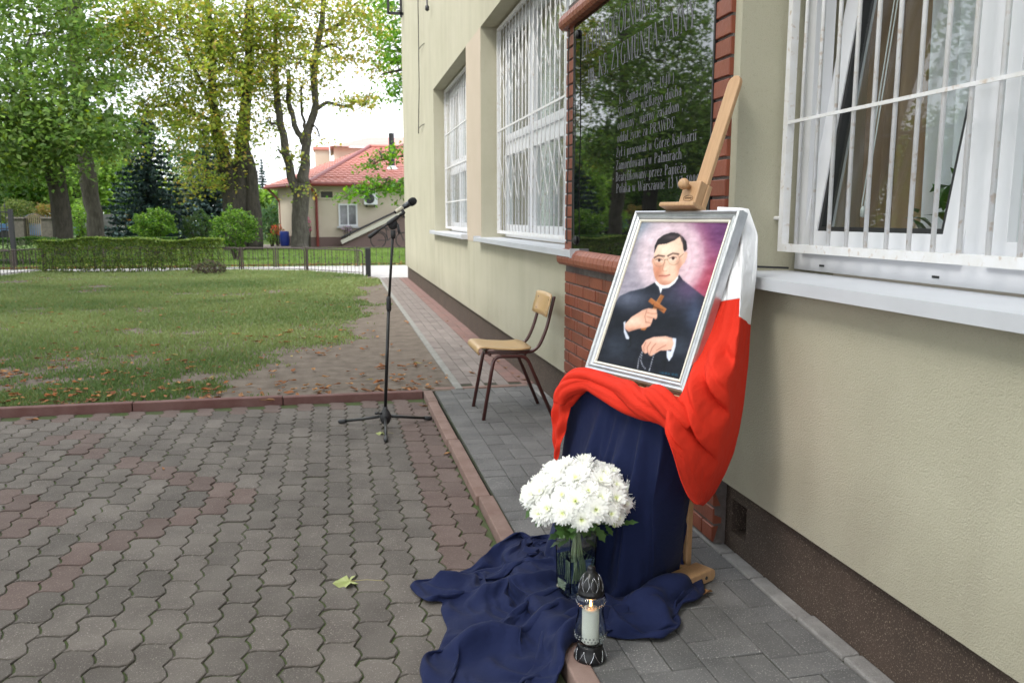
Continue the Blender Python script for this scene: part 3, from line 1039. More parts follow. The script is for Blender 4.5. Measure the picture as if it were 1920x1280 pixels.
_z = [_t(.05, .97, .58, .97, .05), _t(.05, .03, .58, .03, .05), _t(.53, .97, .09, .03, .14), _t(.06, .75, .06, .97, .04), _t(.58, .03, .58, .26, .04)]
_A = [_t(.36, 1., .07, 0, .05), _t(.36, 1., .66, 0, .15), _t(.18, .34, .55, .34, .045), _t(0, .02, .17, .02, .035), _t(.55, .02, .78, .02, .035)]
_P = [_v(.15), _a(.22, .74, .36, .26, -90, 90)]
_lo = [_a(.26, .33, .25, .345, 0, 360)]
_le = [_a(.26, .33, .25, .345, 25, 315), _t(.06, .38, .47, .38, .045)]
_ll = [_v(.15, 0, 1.02)]
_n = [_v(.12, 0, .66), _a(.3, .42, .19, .25, 0, 170), _v(.46, 0, .44)]
_y = [_t(.05, .66, .27, 0, .13), _t(.48, .66, .16, -.3, .05), _t(-.02, .65, .17, .65, .035), _t(.38, .65, .56, .65, .035)]
_lz = [_t(.05, .63, .4, .63, .05), _t(.05, .03, .4, .03, .05), _t(.37, .63, .08, .03, .12)]
_u = [_v(.12, .15, .66), _v(.44, 0, .66), _a(.28, .22, .18, .25, 180, 350)]
_S = [_a(.3, .745, .25, .275, 55, 268), _a(.3, .255, .27, .275, -125, 88), _t(.52, .72, .52, .98, .04), _t(.04, .04, .04, .3, .04)]
_s = [_a(.2, .485, .16, .19, 50, 270), _a(.2, .17, .18, .19, -130, 90)]
_dot = lambda x, y: _t(x - .06, y, x + .06, y, .12)
_ac = lambda x, y: _t(x - .03, y, x + .12, y + .16, .07)
_W = [_t(.06, 1., .3, 0, .14), _t(.3, 0, .5, .95, .05), _t(.48, 1., .72, 0, .14), _t(.72, 0, .94, 1., .05), _t(-.03, .98, .18, .98, .035), _t(.84, .98, 1.04, .98, .035)]
GLYPH = {
    'L': (_l, .68), 'I': ([_v(.16)], .32), 'C': (_c, .8), 'E': (_e, .68), 'U': ([_v(.15, .25, 1.), _v(.62, .25, 1., .05), _a(.385, .3, .28, .32, 180, 360)], .78), 'M': ([_v(.12, 0, 1., .05), _t(.14, 1., .46, .05, .15), _t(.78, 1., .46, .05, .05), _v(.82)], .98),
    'O': (_o, .86), '\u00d3': (_o + [_ac(.4, 1.1)], .86), 'G': (_c + [_v(.66, .02, .4)], .86), 'N': ([_v(.12, 0, 1., .05), _t(.1, 1., .66, 0., .15), _v(.67, 0, 1., .05)], .8), 'K': ([_v(.15), _t(.2, .42, .62, 1., .05), _t(.32, .58, .68, 0, .15)], .76),
    'S': (_S, .62), 'Z': (_z, .66), 'T': ([_v(.36, 0, .97), _t(.04, .97, .68, .97, .05), _t(.05, .72, .05, .97, .04), _t(.67, .72, .67, .97, .04)], .72), 'A': (_A, .76), '\u0104': (_A + [_t(.66, 0, .6, -.12, .05), _t(.6, -.14, .74, -.2, .05)], .76),
    '\u0141': (_l + [_t(0, .38, .36, .62, .06)], .68), 'Y': ([_t(.07, 1., .36, .48, .15), _t(.66, 1., .37, .48, .05), _v(.37, 0, .5, .15, 1), _t(-.02, .98, .2, .98, .035), _t(.56, .98, .76, .98, .035)], .74), 'J': ([_v(.3, .2, 1., .15, 2), _a(.17, .17, .2, .19, 180, 350)], .48), 'P': (_P, .64),
    'R': (_P + [_t(.32, .5, .66, 0, .15)], .74), 'W': (_W, 1.02), 'D': ([_v(.15), _a(.2, .5, .54, .5, -90, 90)], .82), '\u0118': (_e + [_t(.5, 0, .44, -.12, .05), _t(.44, -.14, .58, -.2, .05)], .68), '\u017b': (_z + [_dot(.32, 1.14)], .66),
    'B': (_P + [_a(.22, .26, .4, .27, -90, 90)], .68), 'V': ([_t(.06, 1., .36, 0, .15), _t(.36, 0, .64, 1., .05), _t(-.03, .98, .18, .98, .035), _t(.55, .98, .75, .98, .035)], .74), '\u0106': (_c + [_ac(.4, 1.1)], .8),
    'a': ([_a(.22, .2, .2, .22, 0, 360), _v(.42, 0, .5), _a(.26, .46, .19, .21, 0, 160)], .54), 'c': ([_a(.27, .33, .25, .345, 45, 315)], .46), '\u0107': ([_a(.27, .33, .25, .345, 45, 315), _ac(.24, .76)], .46), 'd': ([_a(.25, .33, .24, .345, 0, 360), _v(.46, 0, 1.02)], .6), 'e': (_le, .5),
    '\u0119': (_le + [_t(.36, 0, .3, -.12, .05), _t(.3, -.14, .44, -.2, .05)], .5), 'f': ([_v(.17, 0, .85, .15, 1), _a(.3, .84, .16, .18, 20, 180), _t(.02, .63, .36, .63, .045)], .32), 'g': ([_a(.25, .43, .21, .24, 0, 360), _a(.25, -.08, .24, .22, 0, 360)], .5),
    'h': ([_v(.12, 0, 1.02)] + _n[1:], .6), 'i': ([_v(.14, 0, .66), _dot(.14, .88)], .28), 'j': ([_v(.14, -.15, .66, .15, 2), _dot(.14, .88), _a(.04, -.14, .14, .14, 180, 350)], .28), 'k': ([_v(.12, 0, 1.02), _t(.16, .28, .42, .64, .05), _t(.24, .38, .48, 0, .13)], .54), 'l': (_ll, .28),
    '\u0142': (_ll + [_t(.0, .42, .3, .62, .06)], .3), 'm': ([_v(.12, 0, .66), _a(.29, .42, .18, .25, 0, 170), _v(.44, 0, .44), _a(.61, .42, .18, .25, 0, 170), _v(.77, 0, .44)], .9), 'n': (_n, .6), 'o': (_lo, .52), '\u00f3': (_lo + [_ac(.24, .76)], .52),
    'p': ([_v(.13, -.3, .66), _a(.32, .33, .22, .345, 0, 360)], .58), 'r': ([_v(.12, 0, .66), _a(.3, .48, .14, .19, 20, 170)], .42), 's': (_s, .42), 't': ([_v(.17, .06, .84, .15, 0), _t(.02, .63, .34, .63, .045), _a(.27, .12, .12, .13, 180, 340)], .36), 'u': (_u, .6),
    'w': ([_t(.05, .66, .22, 0, .12), _t(.22, 0, .37, .62, .05), _t(.35, .66, .52, 0, .12), _t(.52, 0, .68, .66, .05)], .74), 'y': (_y, .54), 'z': (_lz, .46), '\u017c': (_lz + [_dot(.22, .84)], .46), '\u017a': (_lz + [_ac(.2, .76)], .46),
    '1': ([_v(.24, 0, 1., .13, 1), _t(.08, .86, .24, .98, .05)], .46), '3': ([_a(.22, .75, .2, .26, -90, 150), _a(.22, .26, .23, .28, -150, 90)], .5), '4': ([_v(.34, 0, 1., .13, 0), _t(.03, .28, .5, .28, .05), _t(.05, .28, .32, .98, .05)], .52), '7': ([_t(.05, .96, .46, .96, .07), _t(.44, .96, .18, 0, .11)], .5),
    '8': ([_a(.24, .75, .19, .26, 0, 360), _a(.24, .26, .22, .28, 0, 360)], .5), '9': ([_a(.24, .68, .21, .33, 0, 360), _t(.42, .66, .16, 0, .08)], .5), '0': ([_a(.24, .5, .22, .52, 0, 360)], .5), '(': ([_a(.4, .4, .3, .65, 125, 235)], .3), ')': ([_a(-.1, .4, .3, .65, -55, 55)], .3),
    '-': ([_t(.03, .32, .27, .32, .07)], .32), ',': ([_dot(.12, .05), _t(.16, .04, .07, -.16, .05)], .24), '.': ([_dot(.12, .06)], .24), ' ': ([], .36)}
def lettering(txt, yl, z, cap, width):
    vs, fs = [], []
    def quad(p): fs.append(tuple(range(len(vs), len(vs) + 4))); vs.extend(p)
    def line(x0, y0, x1, y1, w_):
        l = math.hypot(x1 - x0, y1 - y0) + 1e-9
        if abs(x1 - x0) > abs(y1 - y0) * .12: nx, ny = (-(y1 - y0) / l * w_ / 2, (x1 - x0) / l * w_ / 2) if abs(x1 - x0) > abs(y1 - y0) else (w_ / 2, 0)
        else: nx, ny = w_ / 2, 0
        quad([(x0 + nx, y0 + ny), (x0 - nx, y0 - ny), (x1 - nx, y1 - ny), (x1 + nx, y1 + ny)])
    cursor_x = 0
    for ch in txt:
        prims, wd_ = GLYPH[ch]
        for p in prims:
            if p[0] == 'v':
                _, x, y0, y1, w_, sf = p
                line(cursor_x + x, y0, cursor_x + x, y1, w_)
                if sf & 1: line(cursor_x + x - w_ / 2 - .07, y0 + .02, cursor_x + x + w_ / 2 + .07, y0 + .02, .035)
                if sf & 2: line(cursor_x + x - w_ / 2 - .07, y1 - .02, cursor_x + x + (w_ / 2 + .07 if y1 > .9 else 0), y1 - .02, .035)
            elif p[0] == 't': line(cursor_x + p[1], p[2], cursor_x + p[3], p[4], p[5])
            else:
                _, cx, cy, rx, ry, a0, a1 = p
                n = 14
                for i in range(n):
                    q = []
                    for a in (a0 + (a1 - a0) * i / n, a0 + (a1 - a0) * (i + 1) / n):
                        c_, s_ = math.cos(math.radians(a)), math.sin(math.radians(a))
                        q.append(((cursor_x + cx + rx * c_, cy + ry * s_), (cursor_x + cx + max(.02, rx - .14) * c_, cy + max(.02, ry - .05) * s_)))
                    quad([q[0][0], q[1][0], q[1][1], q[0][1]])
        cursor_x += wd_ + .05
    sx = width / cursor_x
    mb = MB()
    mb.v = [(BX - .0036 - .00001 * (i // 4 % 40), yl - x * sx, z + y * cap) for i, (x, y) in enumerate(vs)]
    mb.f, mb.mi = fs, [0] * len(fs)
    o = mb.build('lettering', m_letter, pq, False, -pq.location)
    o['kind'] = 'stuff'
    return o
lettering('LICEUM OG\u00d3LNOKSZTA\u0141C\u0104CE', 4.72, 2.19, .112, 1.66)
lettering('im. KS. ZYGMUNTA SAJNY', 4.60, 2.03, .108, 1.44)
for t_, z, yl, wd_ in (('ks. Sajna ( 1897 - 1940 )', 1.845, 4.06, .70), ('-Skromny , wielkiego ducha ,', 1.782, 4.10, .86), ('odwa\u017cny , wierny zasadom ,', 1.720, 4.08, .82),
                       ('odda\u0142 \u017cycie za PRAWD\u0118', 1.657, 4.08, .74), ('- \u017by\u0142 i pracowa\u0142 w G\u00f3rze Kalwarii', 1.585, 4.14, 1.02), ('- Zamordowany w Palmirach', 1.522, 4.14, .88),
                       ('- Beatyfikowany przez Papie\u017ca', 1.463, 4.14, .93), ('Polaka w Warszawie 13 VI 1999', 1.405, 4.08, 1.0)):
    lettering(t_, yl, z, .046, wd_)
for zz in (2.335, 1.145):
    st = MB().lathe([(.001, .018), (.02, .016), (.026, .008), (.026, 0)], 14, M=Matrix.Rotation(-PI / 2, 4, 'Y')).build('stand_off_cap', m_dark, pq, True)
    st.location = Vector((BX - .004, 4.80, zz)) - pq.location
pc = MB().tube([(BX - .02, 4.80 + .008 * math.sin(i * .9), 2.32 - i * .098) for i in range(13)], .004, 6).build('plaque_cable', m_wire)
tag(pc, 'thin black cable hanging along the left edge of the black plaque', 'cable')
pc = MB().tube([(BX - .012, 4.97 + .012 * math.sin(i * .7), 2.42 - i * .10) for i in range(14)], .004, 6).build('brick_cable', m_wire)
tag(pc, 'thin black cable running down the brick border left of the plaque', 'cable')
ps = MB().tube([(WX - .004, 2.86, 1.118), (WX - .02, 2.83, 1.122), (WX + .08, 2.80, 1.10), (FX - .03, 2.79, 1.094)], .004, 6).build('sill_cable', m_wire)
tag(ps, 'short black cable lying at the corner of the near windowsill', 'cable')
# ================================================================== FENCES, HEDGES, TREES, HOUSE
m_iron = mat('fence_iron', (.045, .035, .032), .6, col2=(.075, .05, .042), nscale=30)
m_black_iron = mat('black_iron', (.018, .019, .022), .5)
m_bark = mat('bark', (.085, .072, .058), .95, col2=(.04, .034, .028), nscale=3, bump=1., bscale=9, stretch=(4, 4, 1.1), bdist=.08)
m_barkl = mat('bark_grey', (.14, .125, .105), .95, col2=(.07, .06, .05), nscale=3, bump=1., bscale=9, stretch=(4, 4, 1.1), bdist=.08)
m_twig = mat('twig', (.06, .05, .038), .9)
M_LEAF = leafmat('leaf', .5, .5)

def low_fence(name, label, pts, h, every=.135, posts=True, thick=.012, knots=True):
    root = empty(name, (pts[0][0], pts[0][1], 0))
    tag(root, label, 'fence')
    L = -root.location
    bar_me = {}
    for i, ((x0, y0), (x1, y1)) in enumerate(zip(pts, pts[1:])):
        a, b = Vector((x0, y0, 0)), Vector((x1, y1, 0))
        n = max(1, round((b - a).length / 2.0))
        for s in range(n):
            p, q = a.lerp(b, s / n), a.lerp(b, (s + 1) / n)
            d = (q - p).normalized()
            l = (q - p).length
            u = Vector((0, 0, 1))
            g = .05
            P = [p + d * g, p + d * g + u * (h - .08), p + d * (g + .02) + u * (h - .025), p + d * (g + .08) + u * h,
                 p + d * (l - g - .08) + u * h, p + d * (l - g - .02) + u * (h - .025), p + d * (l - g) + u * (h - .08), p + d * (l - g)]
            mb = MB().tube(P, thick * 1.25, 6)
            mb.bar(p + d * g + u * .07, p + d * (l - g) + u * .07, .014, .014)
            fr = mb.build('panel_frame', m_iron, root)
            fr.location = L
            m = int(l / every)
            for k in range(1, m):
                c = p + d * (g + (l - 2 * g) * k / m)
                kind = k % 3
                key = (kind, round(h, 2))
                if key not in bar_me:
                    bb = MB().box(-thick * .42, thick * .42, -thick * .42, thick * .42, .015, h - .01)
                    if knots:
                        for zz, rr in {0: ((.26, .024),), 1: ((.42, .018), (.34, .018)), 2: ((.38, .016),)}[kind]:
                            bb.lathe([(.001, zz * h / .56 - rr), (rr * .8, zz * h / .56 - rr * .5), (rr * .8, zz * h / .56 + rr * .5), (.001, zz * h / .56 + rr)], 6)
                    bar_me[key] = bb.data('bar', m_iron)
                link('bar', bar_me[key], fr, c)
            if posts:
                o = MB().box(-.02, .02, -.02, .02, 0, h + .02).build('post', m_iron, root)
                o.location = q + L
    return root
nf = low_fence('low_fence', 'low dark metal fence along the back and left edge of the front lawn', [(.58, 18.5), (-.72, 20.15), (-2.28, 20.86), (-4.5, 21.5), (-6.82, 21.4), (-7.2, 19.35), (-9.4, 16.6)], .56)
o = MB().box(-.055, .055, -.055, .055, 0, .62, ch=.01).build('end_post', m_black_iron, nf)
o.location = Vector((.66, 18.38, 0)) - nf.location
low_fence('low_fence', 'second low metal fence across the pavement in front of the bright lawn', [(2.6, 22.2), (-12, 22.5)], .5, every=.15, thick=.010)

tf = empty('tall_gate', (-9.2, 23.4, 0))
tag(tf, 'tall black iron gate with spiked bars at the left behind the low fence', 'gate')
tp = ay(24, 450, 23.4)
for nm, x in (('gate_post', tp.x),):
    o = MB().box(x - .05, x + .05, 23.35, 23.45, 0, 1.5).build(nm, m_black_iron, tf); o.location = -tf.location
for z in (1.42, 1.0, .2):
    o = MB().bar((tp.x - 2.2, 23.4, z), (tp.x - .05, 23.4, z), .03, .03).build('rail', m_black_iron, tf); o.location = -tf.location
bme = MB().box(-.008, .008, -.008, .008, .15, 1.55).lathe([(.022, 1.55), (.001, 1.68)], 6).data('bar', m_black_iron)
for i in range(18): link('bar', bme, tf, Vector((tp.x - .12 - i * .115, 23.4, 0)) - tf.location)

def leaf_quads(C, N, size, rs, fold=.25, asp=.62, upbias=.5):
    """C (n,3) centres -> kite leaves as two triangles bent along the rib"""
    n = len(C)
    d = rs.normal(0, 1, (n, 3)); d[:, 2] = d[:, 2] * .6 - .25
    d /= np.linalg.norm(d, axis=1)[:, None]
    up = rs.normal(0, 1, (n, 3)) * (1 - upbias) + np.array([0, 0, 1]) * upbias * 2
    s = np.cross(d, up); s /= np.linalg.norm(s, axis=1)[:, None] + 1e-9
    nn = np.cross(s, d)
    sz = (size * rs.uniform(.6, 1.3, n))[:, None]
    V = np.empty((n, 4, 3))
    V[:, 0] = C - d * sz * .5
    V[:, 1] = C + s * sz * asp * .5 + nn * sz * fold * .3
    V[:, 2] = C + d * sz * .5 - nn * sz * fold * .3
    V[:, 3] = C - s * sz * asp * .5 + nn * sz * fold * .3
    b = np.arange(n)[:, None] * 4
    F = np.concatenate([b + np.array([[0, 1, 2]]), b + np.array([[0, 2, 3]])], 1).reshape(-1, 3)
    return V.reshape(-1, 3), F
GREEN = [(.125, .195, .055), (.165, .24, .075), (.085, .14, .04)]
YEL = [(.30, .33, .075), (.22, .285, .065), (.38, .34, .085), (.15, .205, .05), (.38, .265, .09)]
YGR = [(.24, .29, .07), (.31, .33, .08), (.16, .22, .055), (.39, .31, .09)]
BRI = [(.10, .20, .03), (.13, .24, .035), (.07, .15, .025)]
def tints(n, pal, rs, wts=None):
    p = np.array(pal)
    i = rs.choice(len(p), n, p=wts)
    return np.clip(p[i] * rs.uniform(.75, 1.3, (n, 1)) + rs.normal(0, .006, (n, 3)), .004, 1)

def tree(label, Y, limbs, blobs, pal, leaf=.19, per=26, name='tree', bark=None, seed=1, wts=None, spread=.42, cat='tree', group=None, dens=1.5):
    """limbs: polylines of (px, py, radius px); blobs: (px, py, rx px, rz px, clusters, dy)"""
    rs = np.random.default_rng(seed)
    k = Y / FOC
    base = ay(limbs[0][0][0], limbs[0][0][1], Y)
    root = empty(name, (base.x, Y, 0))
    tag(root, label, cat, group)
    L = -root.location
    tb, lb = MB(), MB()
    tips = []
    for li, l in enumerate(limbs):
        P = []
        dy = 0
        for j, q in enumerate(l):
            p = ay(q[0], q[1], Y)
            if len(q) > 3: p.y += q[3]
            P.append(p)
        if li == 0: P[0].z = min(P[0].z, -.05)
        pts, rad = [], []
        for j in range(len(P) - 1):
            for t in (0, .33, .66):
                pts.append(P[j].lerp(P[j + 1], t) + Vector(rs.normal(0, .03, 3)) * (1 if t else 0))
                rad.append((l[j][2] * (1 - t) + l[j + 1][2] * t) * k * rs.uniform(.95, 1.06))
        pts.append(P[-1]); rad.append(l[-1][2] * k)
        if li == 0:
            pts.insert(1, pts[0].lerp(pts[1], .12)); rad.insert(1, rad[0]); rad[0] *= 1.35
        tb.tube(pts, rad, 9 if l[0][2] > 6 else 6)
        tips += list(zip(pts[1:], rad[1:]))
    C = []
    for (bx, by, rx, rz, nc, dy) in blobs:
        c = ay(bx, by, Y); c.y += dy
        nc = int(nc * dens)
        R = np.array([rx * k, rx * k * .9, rz * k])
        d = rs.normal(0, 1, (nc, 3)); d /= np.linalg.norm(d, axis=1)[:, None]
        r = rs.uniform(.15, 1, (nc, 1)) ** .5
        pts = np.array(c) + d * r * R
        pts = pts[pts[:, 2] > .9]
        C.append(pts)
        # branch from nearest limb point to the blob, then twigs to some clusters
        tp, tr = min(tips, key=lambda q: (q[0] - c).length - q[1] * 3)
        mid = tp.lerp(c, .55) + Vector((rs.normal(0, .2), rs.normal(0, .2), .25))
        r0 = min(max(.022, tr * .55), .075)
        lb.tube([tp, tp.lerp(mid, .5) + Vector(rs.normal(0, .07, 3)), mid, c], [r0, r0 * .8, r0 * .6, .014], 5)
        for q in pts[::max(1, len(pts) // 9)]:
            s_ = mid.lerp(c, rs.uniform(0, 1))
            lb.tube([s_, s_.lerp(Vector(q), .5) + Vector(rs.normal(0, .1, 3)), Vector(q)], [.014, .010, .005], 4, cap=False)
    C = np.concatenate(C)
    m = len(C)
    o = np.repeat(C, per, 0)
    n = len(o)
    off = rs.normal(0, 1, (n, 3)) * np.array([spread, spread, spread * .34])
    off[:, 2] -= .10 * (off[:, 0] ** 2 + off[:, 1] ** 2) / spread
    o = o + off
    V, F = leaf_quads(o, n, leaf, rs)
    cl = np.repeat(rs.uniform(.8, 1.2, (m, 1)), per, 0)
    t = tints(n, pal, rs, wts) * cl
    tb.build('trunk', bark or m_bark, root, True).location = L
    lo_ = lb.build('branches', m_twig, root); lo_.location = L; lo_['kind'] = 'stuff'
    npmesh('crown', V, F, M_LEAF, np.repeat(t, 2, 0), root, L)
    return root

tree('broad green tree with a dark kinked trunk, leftmost in the row', 30, [
    [(122, 470, 17), (115, 400, 15), (104, 330, 15), (95, 290, 14)], [(95, 300, 10), (85, 270, 8), (72, 230, 5), (50, 170, 3)], [(97, 298, 9), (112, 250, 6), (150, 200, 4), (190, 150, 2.5)],
    [(90, 280, 6), (40, 240, 4), (-30, 200, 2.5)]],
    [(60, 60, 130, 90, 120, 0), (-60, 150, 120, 100, 95, .5), (60, 190, 120, 80, 120, -1), (150, 230, 85, 60, 80, -1.5), (40, 270, 110, 55, 90, -1), (190, 170, 60, 55, 38, 0), (0, -80, 170, 100, 110, 0), (-120, 270, 90, 60, 60, 0),
     (205, 250, 55, 40, 30, .5), (100, 310, 90, 30, 40, -1.5)], GREEN + [(.11, .15, .03)], leaf=.2, per=24, seed=3, wts=[.35, .35, .15, .15], dens=1.05)
tree('tall grey trunked tree leaning left behind the broad green tree', 34, [
    [(186, 470, 15), (178, 400, 13), (166, 340, 14), (152, 250, 11), (145, 150, 9), (135, 20, 8), (128, -120, 6)], [(135, 30, 5), (150, 5, 3), (165, -40, 2)], [(150, 200, 5), (120, 120, 3), (80, 60, 2)]],
    [(110, -70, 120, 70, 70, 0), (200, 60, 70, 45, 26, 1), (180, 110, 70, 50, 20, 1), (60, 20, 90, 70, 50, 1.5), (170, 260, 60, 40, 22, 1)], GREEN + [(.14, .15, .03)], leaf=.19, seed=4, bark=m_barkl, wts=[.3, .3, .15, .25])
tree('yellowing tree with several dark stems in the middle of the row', 34, [
    [(440, 470, 20), (437, 400, 18), (432, 330, 16), (405, 240, 9), (398, 170, 7), (395, 80, 6), (380, -60, 4)], [(450, 470, 16), (448, 380, 15), (452, 300, 13), (460, 200, 10), (468, 100, 8), (470, -40, 6)],
    [(478, 470, 15), (476, 400, 13), (470, 330, 12), (455, 260, 10)], [(400, 200, 4), (350, 100, 3), (330, 20, 2)], [(402, 160, 4), (470, 158, 2.5), (500, 150, 2)], [(440, 100, 5), (415, 60, 3), (395, 45, 2)], [(405, 230, 4), (330, 195, 3), (290, 200, 2)]],
    [(330, 60, 110, 70, 90, 0), (430, 30, 110, 70, 90, -.5), (250, 80, 80, 60, 46, 0), (400, 150, 90, 55, 62, -1), (310, 160, 80, 50, 40, .5), (460, 110, 70, 60, 46, 0), (380, 250, 70, 45, 34, -1), (450, 240, 45, 60, 26, -1), (350, 220, 70, 30, 18, 0),
     (340, -60, 150, 70, 80, 0), (250, 20, 60, 40, 16, 0), (395, 330, 40, 40, 18, -.5), (280, 200, 40, 30, 8, 0)], YEL, leaf=.17, seed=5, wts=[.30, .32, .13, .18, .07])
tree('thin crowned tree with a forked grey trunk in front of the red roof', 34.3, [
    [(563, 472, 17), (562, 420, 14.5), (563, 380, 14.5), (570, 345, 13)], [(566, 385, 10), (545, 330, 8), (533, 265, 7), (524, 215, 6.5), (518, 170, 6), (515, 100, 4), (520, 20, 3)], [(570, 350, 11), (572, 290, 8), (575, 250, 8), (592, 195, 6), (588, 120, 6.5), (604, 40, 5), (612, -60, 4)],
    [(570, 270, 6), (552, 235, 5), (540, 190, 4.5), (540, 130, 3.5)], [(590, 205, 4), (615, 192, 3), (645, 200, 2.4), (665, 192, 2), (690, 190, 1.4)], [(608, 60, 4), (640, 45, 3), (645, 25, 2.2), (670, 5, 1.5)], [(575, 250, 3), (566, 215, 2.5), (565, 160, 2)]],
    [(530, 60, 75, 60, 52, 0), (600, 30, 90, 60, 62, -.5), (560, 130, 80, 40, 34, -.8), (680, 40, 70, 45, 40, 0), (500, 130, 50, 60, 26, 0), (640, 95, 50, 24, 14, 0), (660, 195, 42, 13, 10, -.5), (715, 110, 40, 40, 16, 0), (590, -60, 130, 60, 60, 0),
     (535, 190, 50, 25, 12, 0), (500, 230, 30, 30, 6, 0), (560, 360, 22, 10, 3, -.5), (600, 260, 40, 10, 2, 0), (690, 185, 30, 10, 5, -.5), (545, 300, 14, 30, 4, -.5)], YGR, leaf=.165, per=24, seed=6, bark=m_barkl, spread=.36)
# bright tree whose trunk stands behind the school corner
tree('bright green tree standing behind the far corner of the school', 27, [
    [(850, 470, 12), (850, 300, 10), (840, 100, 8), (830, -60, 6)], [(848, 350, 4), (790, 340, 3), (720, 350, 1.6), (660, 365, 1)], [(846, 290, 4), (780, 290, 2.6), (715, 300, 1.2), (680, 318, .8)], [(842, 130, 5), (770, 130, 3), (715, 140, 1.6)]],
    [(740, 90, 40, 50, 22, 0), (745, 20, 50, 40, 20, 0), (760, 160, 40, 40, 16, 0), (720, 345, 40, 12, 9, -.5), (685, 358, 32, 9, 7, -.5), (745, 355, 25, 22, 7, -.3), (715, 295, 36, 9, 6, -.3), (690, 310, 22, 6, 3, -.3), (745, 275, 12, 14, 3, 0), (850, 100, 110, 140, 60, 1), (650, 370, 16, 8, 2, -.5)],
    BRI, leaf=.15, per=18, seed=7, spread=.24)
# trees standing left of the frame, mirrored in the plaque and the panes
for i, (x, y, s) in enumerate(((-18.5, 25.5, 1.0), (-19.5, 31.0, 1.15), (-11.5, 16.5, .95), (-20.0, 20.5, 1.1), (-15.0, 9.0, 1.0), (-8.6, 3.5, 1.15), (-8.4, -4.0, 1.2), (-10.2, 11.0, 1.1), (-3.0, -9.0, 1.2))):
    rs = np.random.default_rng(50 + i)
    lab = ['dense green tree just outside the left edge near the low fence', 'large green tree further left behind the pavement', 'green tree on the left pavement near the yard', 'wide green tree far left of the lawn', 'green tree left of the paved yard', 'big spreading tree at the left edge of the paved yard', 'big spreading tree behind and left of the yard', 'spreading tree at the left edge of the lawn', 'big tree behind the yard'][i]
    root = empty('tree', (x, y, 0)); tag(root, lab, 'tree')
    tb = MB().tube([(0, 0, -.1), (.05, 0, 1.2), (.15, .1, 2.6), (.1, .2, 4.5), (.3, .1, 7), (.2, 0, 10 * s)], [.42 * s, .34 * s, .3 * s, .25 * s, .16 * s, .05], 9)
    C = []
    for b in range(15):
        a = rs.uniform(0, 2 * PI); r = rs.uniform(1., 3.8) * s; z = rs.uniform(3.6 if i < 5 else 4.4, 10.5) * s
        c = np.array([r * math.cos(a), r * math.sin(a), z])
        tb.tube([(.12, .1, max(2.2, z - 2)), (c[0] * .5, c[1] * .5, z - .6), tuple(c)], [.09, .06, .02], 5)
        d = rs.normal(0, 1, (34, 3)); d /= np.linalg.norm(d, axis=1)[:, None]
        C.append(c + d * rs.uniform(.2, 1, (34, 1)) ** .5 * np.array([1.7, 1.7, 1.1]) * s)
    C = np.concatenate(C)
    n = len(C) * 20
    o = np.repeat(C, 20, 0) + rs.normal(0, 1, (n, 3)) * np.array([.42, .42, .16])
    V, F = leaf_quads(o, n, .22, rs)
    tb.build('trunk', m_bark, root, True)
    npmesh('crown', V, F, M_LEAF, np.repeat(tints(n, GREEN + [(.15, .16, .03)], rs, [.3, .3, .2, .2]), 2, 0), root)

# background trees beyond the park
def mass_tree(px, Y, zb, zt, w_, pal, lab, seed, leaf=.26, nb=9, per=22, name='tree', cl=24):
    rs = np.random.default_rng(seed)
    b = ay(px, 440, Y)
    root = empty(name, (b.x, Y, 0)); tag(root, lab, 'tree', None)
    tb = MB().tube([(0, 0, -.1), (.05, .05, zb + .3), (-.05, .1, zt * .8)], [.22, .17, .05], 7)
    C = []
    for i in range(nb):
        a = rs.uniform(0, 2 * PI); r = rs.uniform(.1, .62) * w_; z = rs.uniform(zb + .25 * (zt - zb), zt - .18 * (zt - zb))
        c = np.array([r * math.cos(a), r * math.sin(a), z])
        tb.tube([(0, 0, max(.8, z - 1.2)), tuple(c * np.array([.5, .5, 1]) - np.array([0, 0, .3])), tuple(c)], [.06, .04, .015], 4)
        d = rs.normal(0, 1, (cl, 3)); d /= np.linalg.norm(d, axis=1)[:, None]
        C.append(c + d * rs.uniform(.2, 1, (cl, 1)) ** .5 * np.array([w_ * .5, w_ * .5, (zt - zb) * .28]))
    C = np.concatenate(C); C = C[C[:, 2] > zb * .7]
    n = len(C) * per
    o = np.repeat(C, per, 0) + rs.normal(0, 1, (n, 3)) * np.array([.36, .36, .16])
    V, F = leaf_quads(o, n, leaf, rs)
    tb.build('trunk', m_bark, root, True)
    npmesh('crown', V, F, M_LEAF, np.repeat(tints(n, pal, rs), 2, 0), root)
    return root
LG = [(.16, .26, .06), (.20, .30, .075), (.12, .20, .045)]
DG = [(.055, .105, .035), (.075, .13, .04), (.09, .14, .05)]
OL = [(.16, .19, .06), (.19, .20, .07), (.12, .16, .05), (.22, .18, .07)]
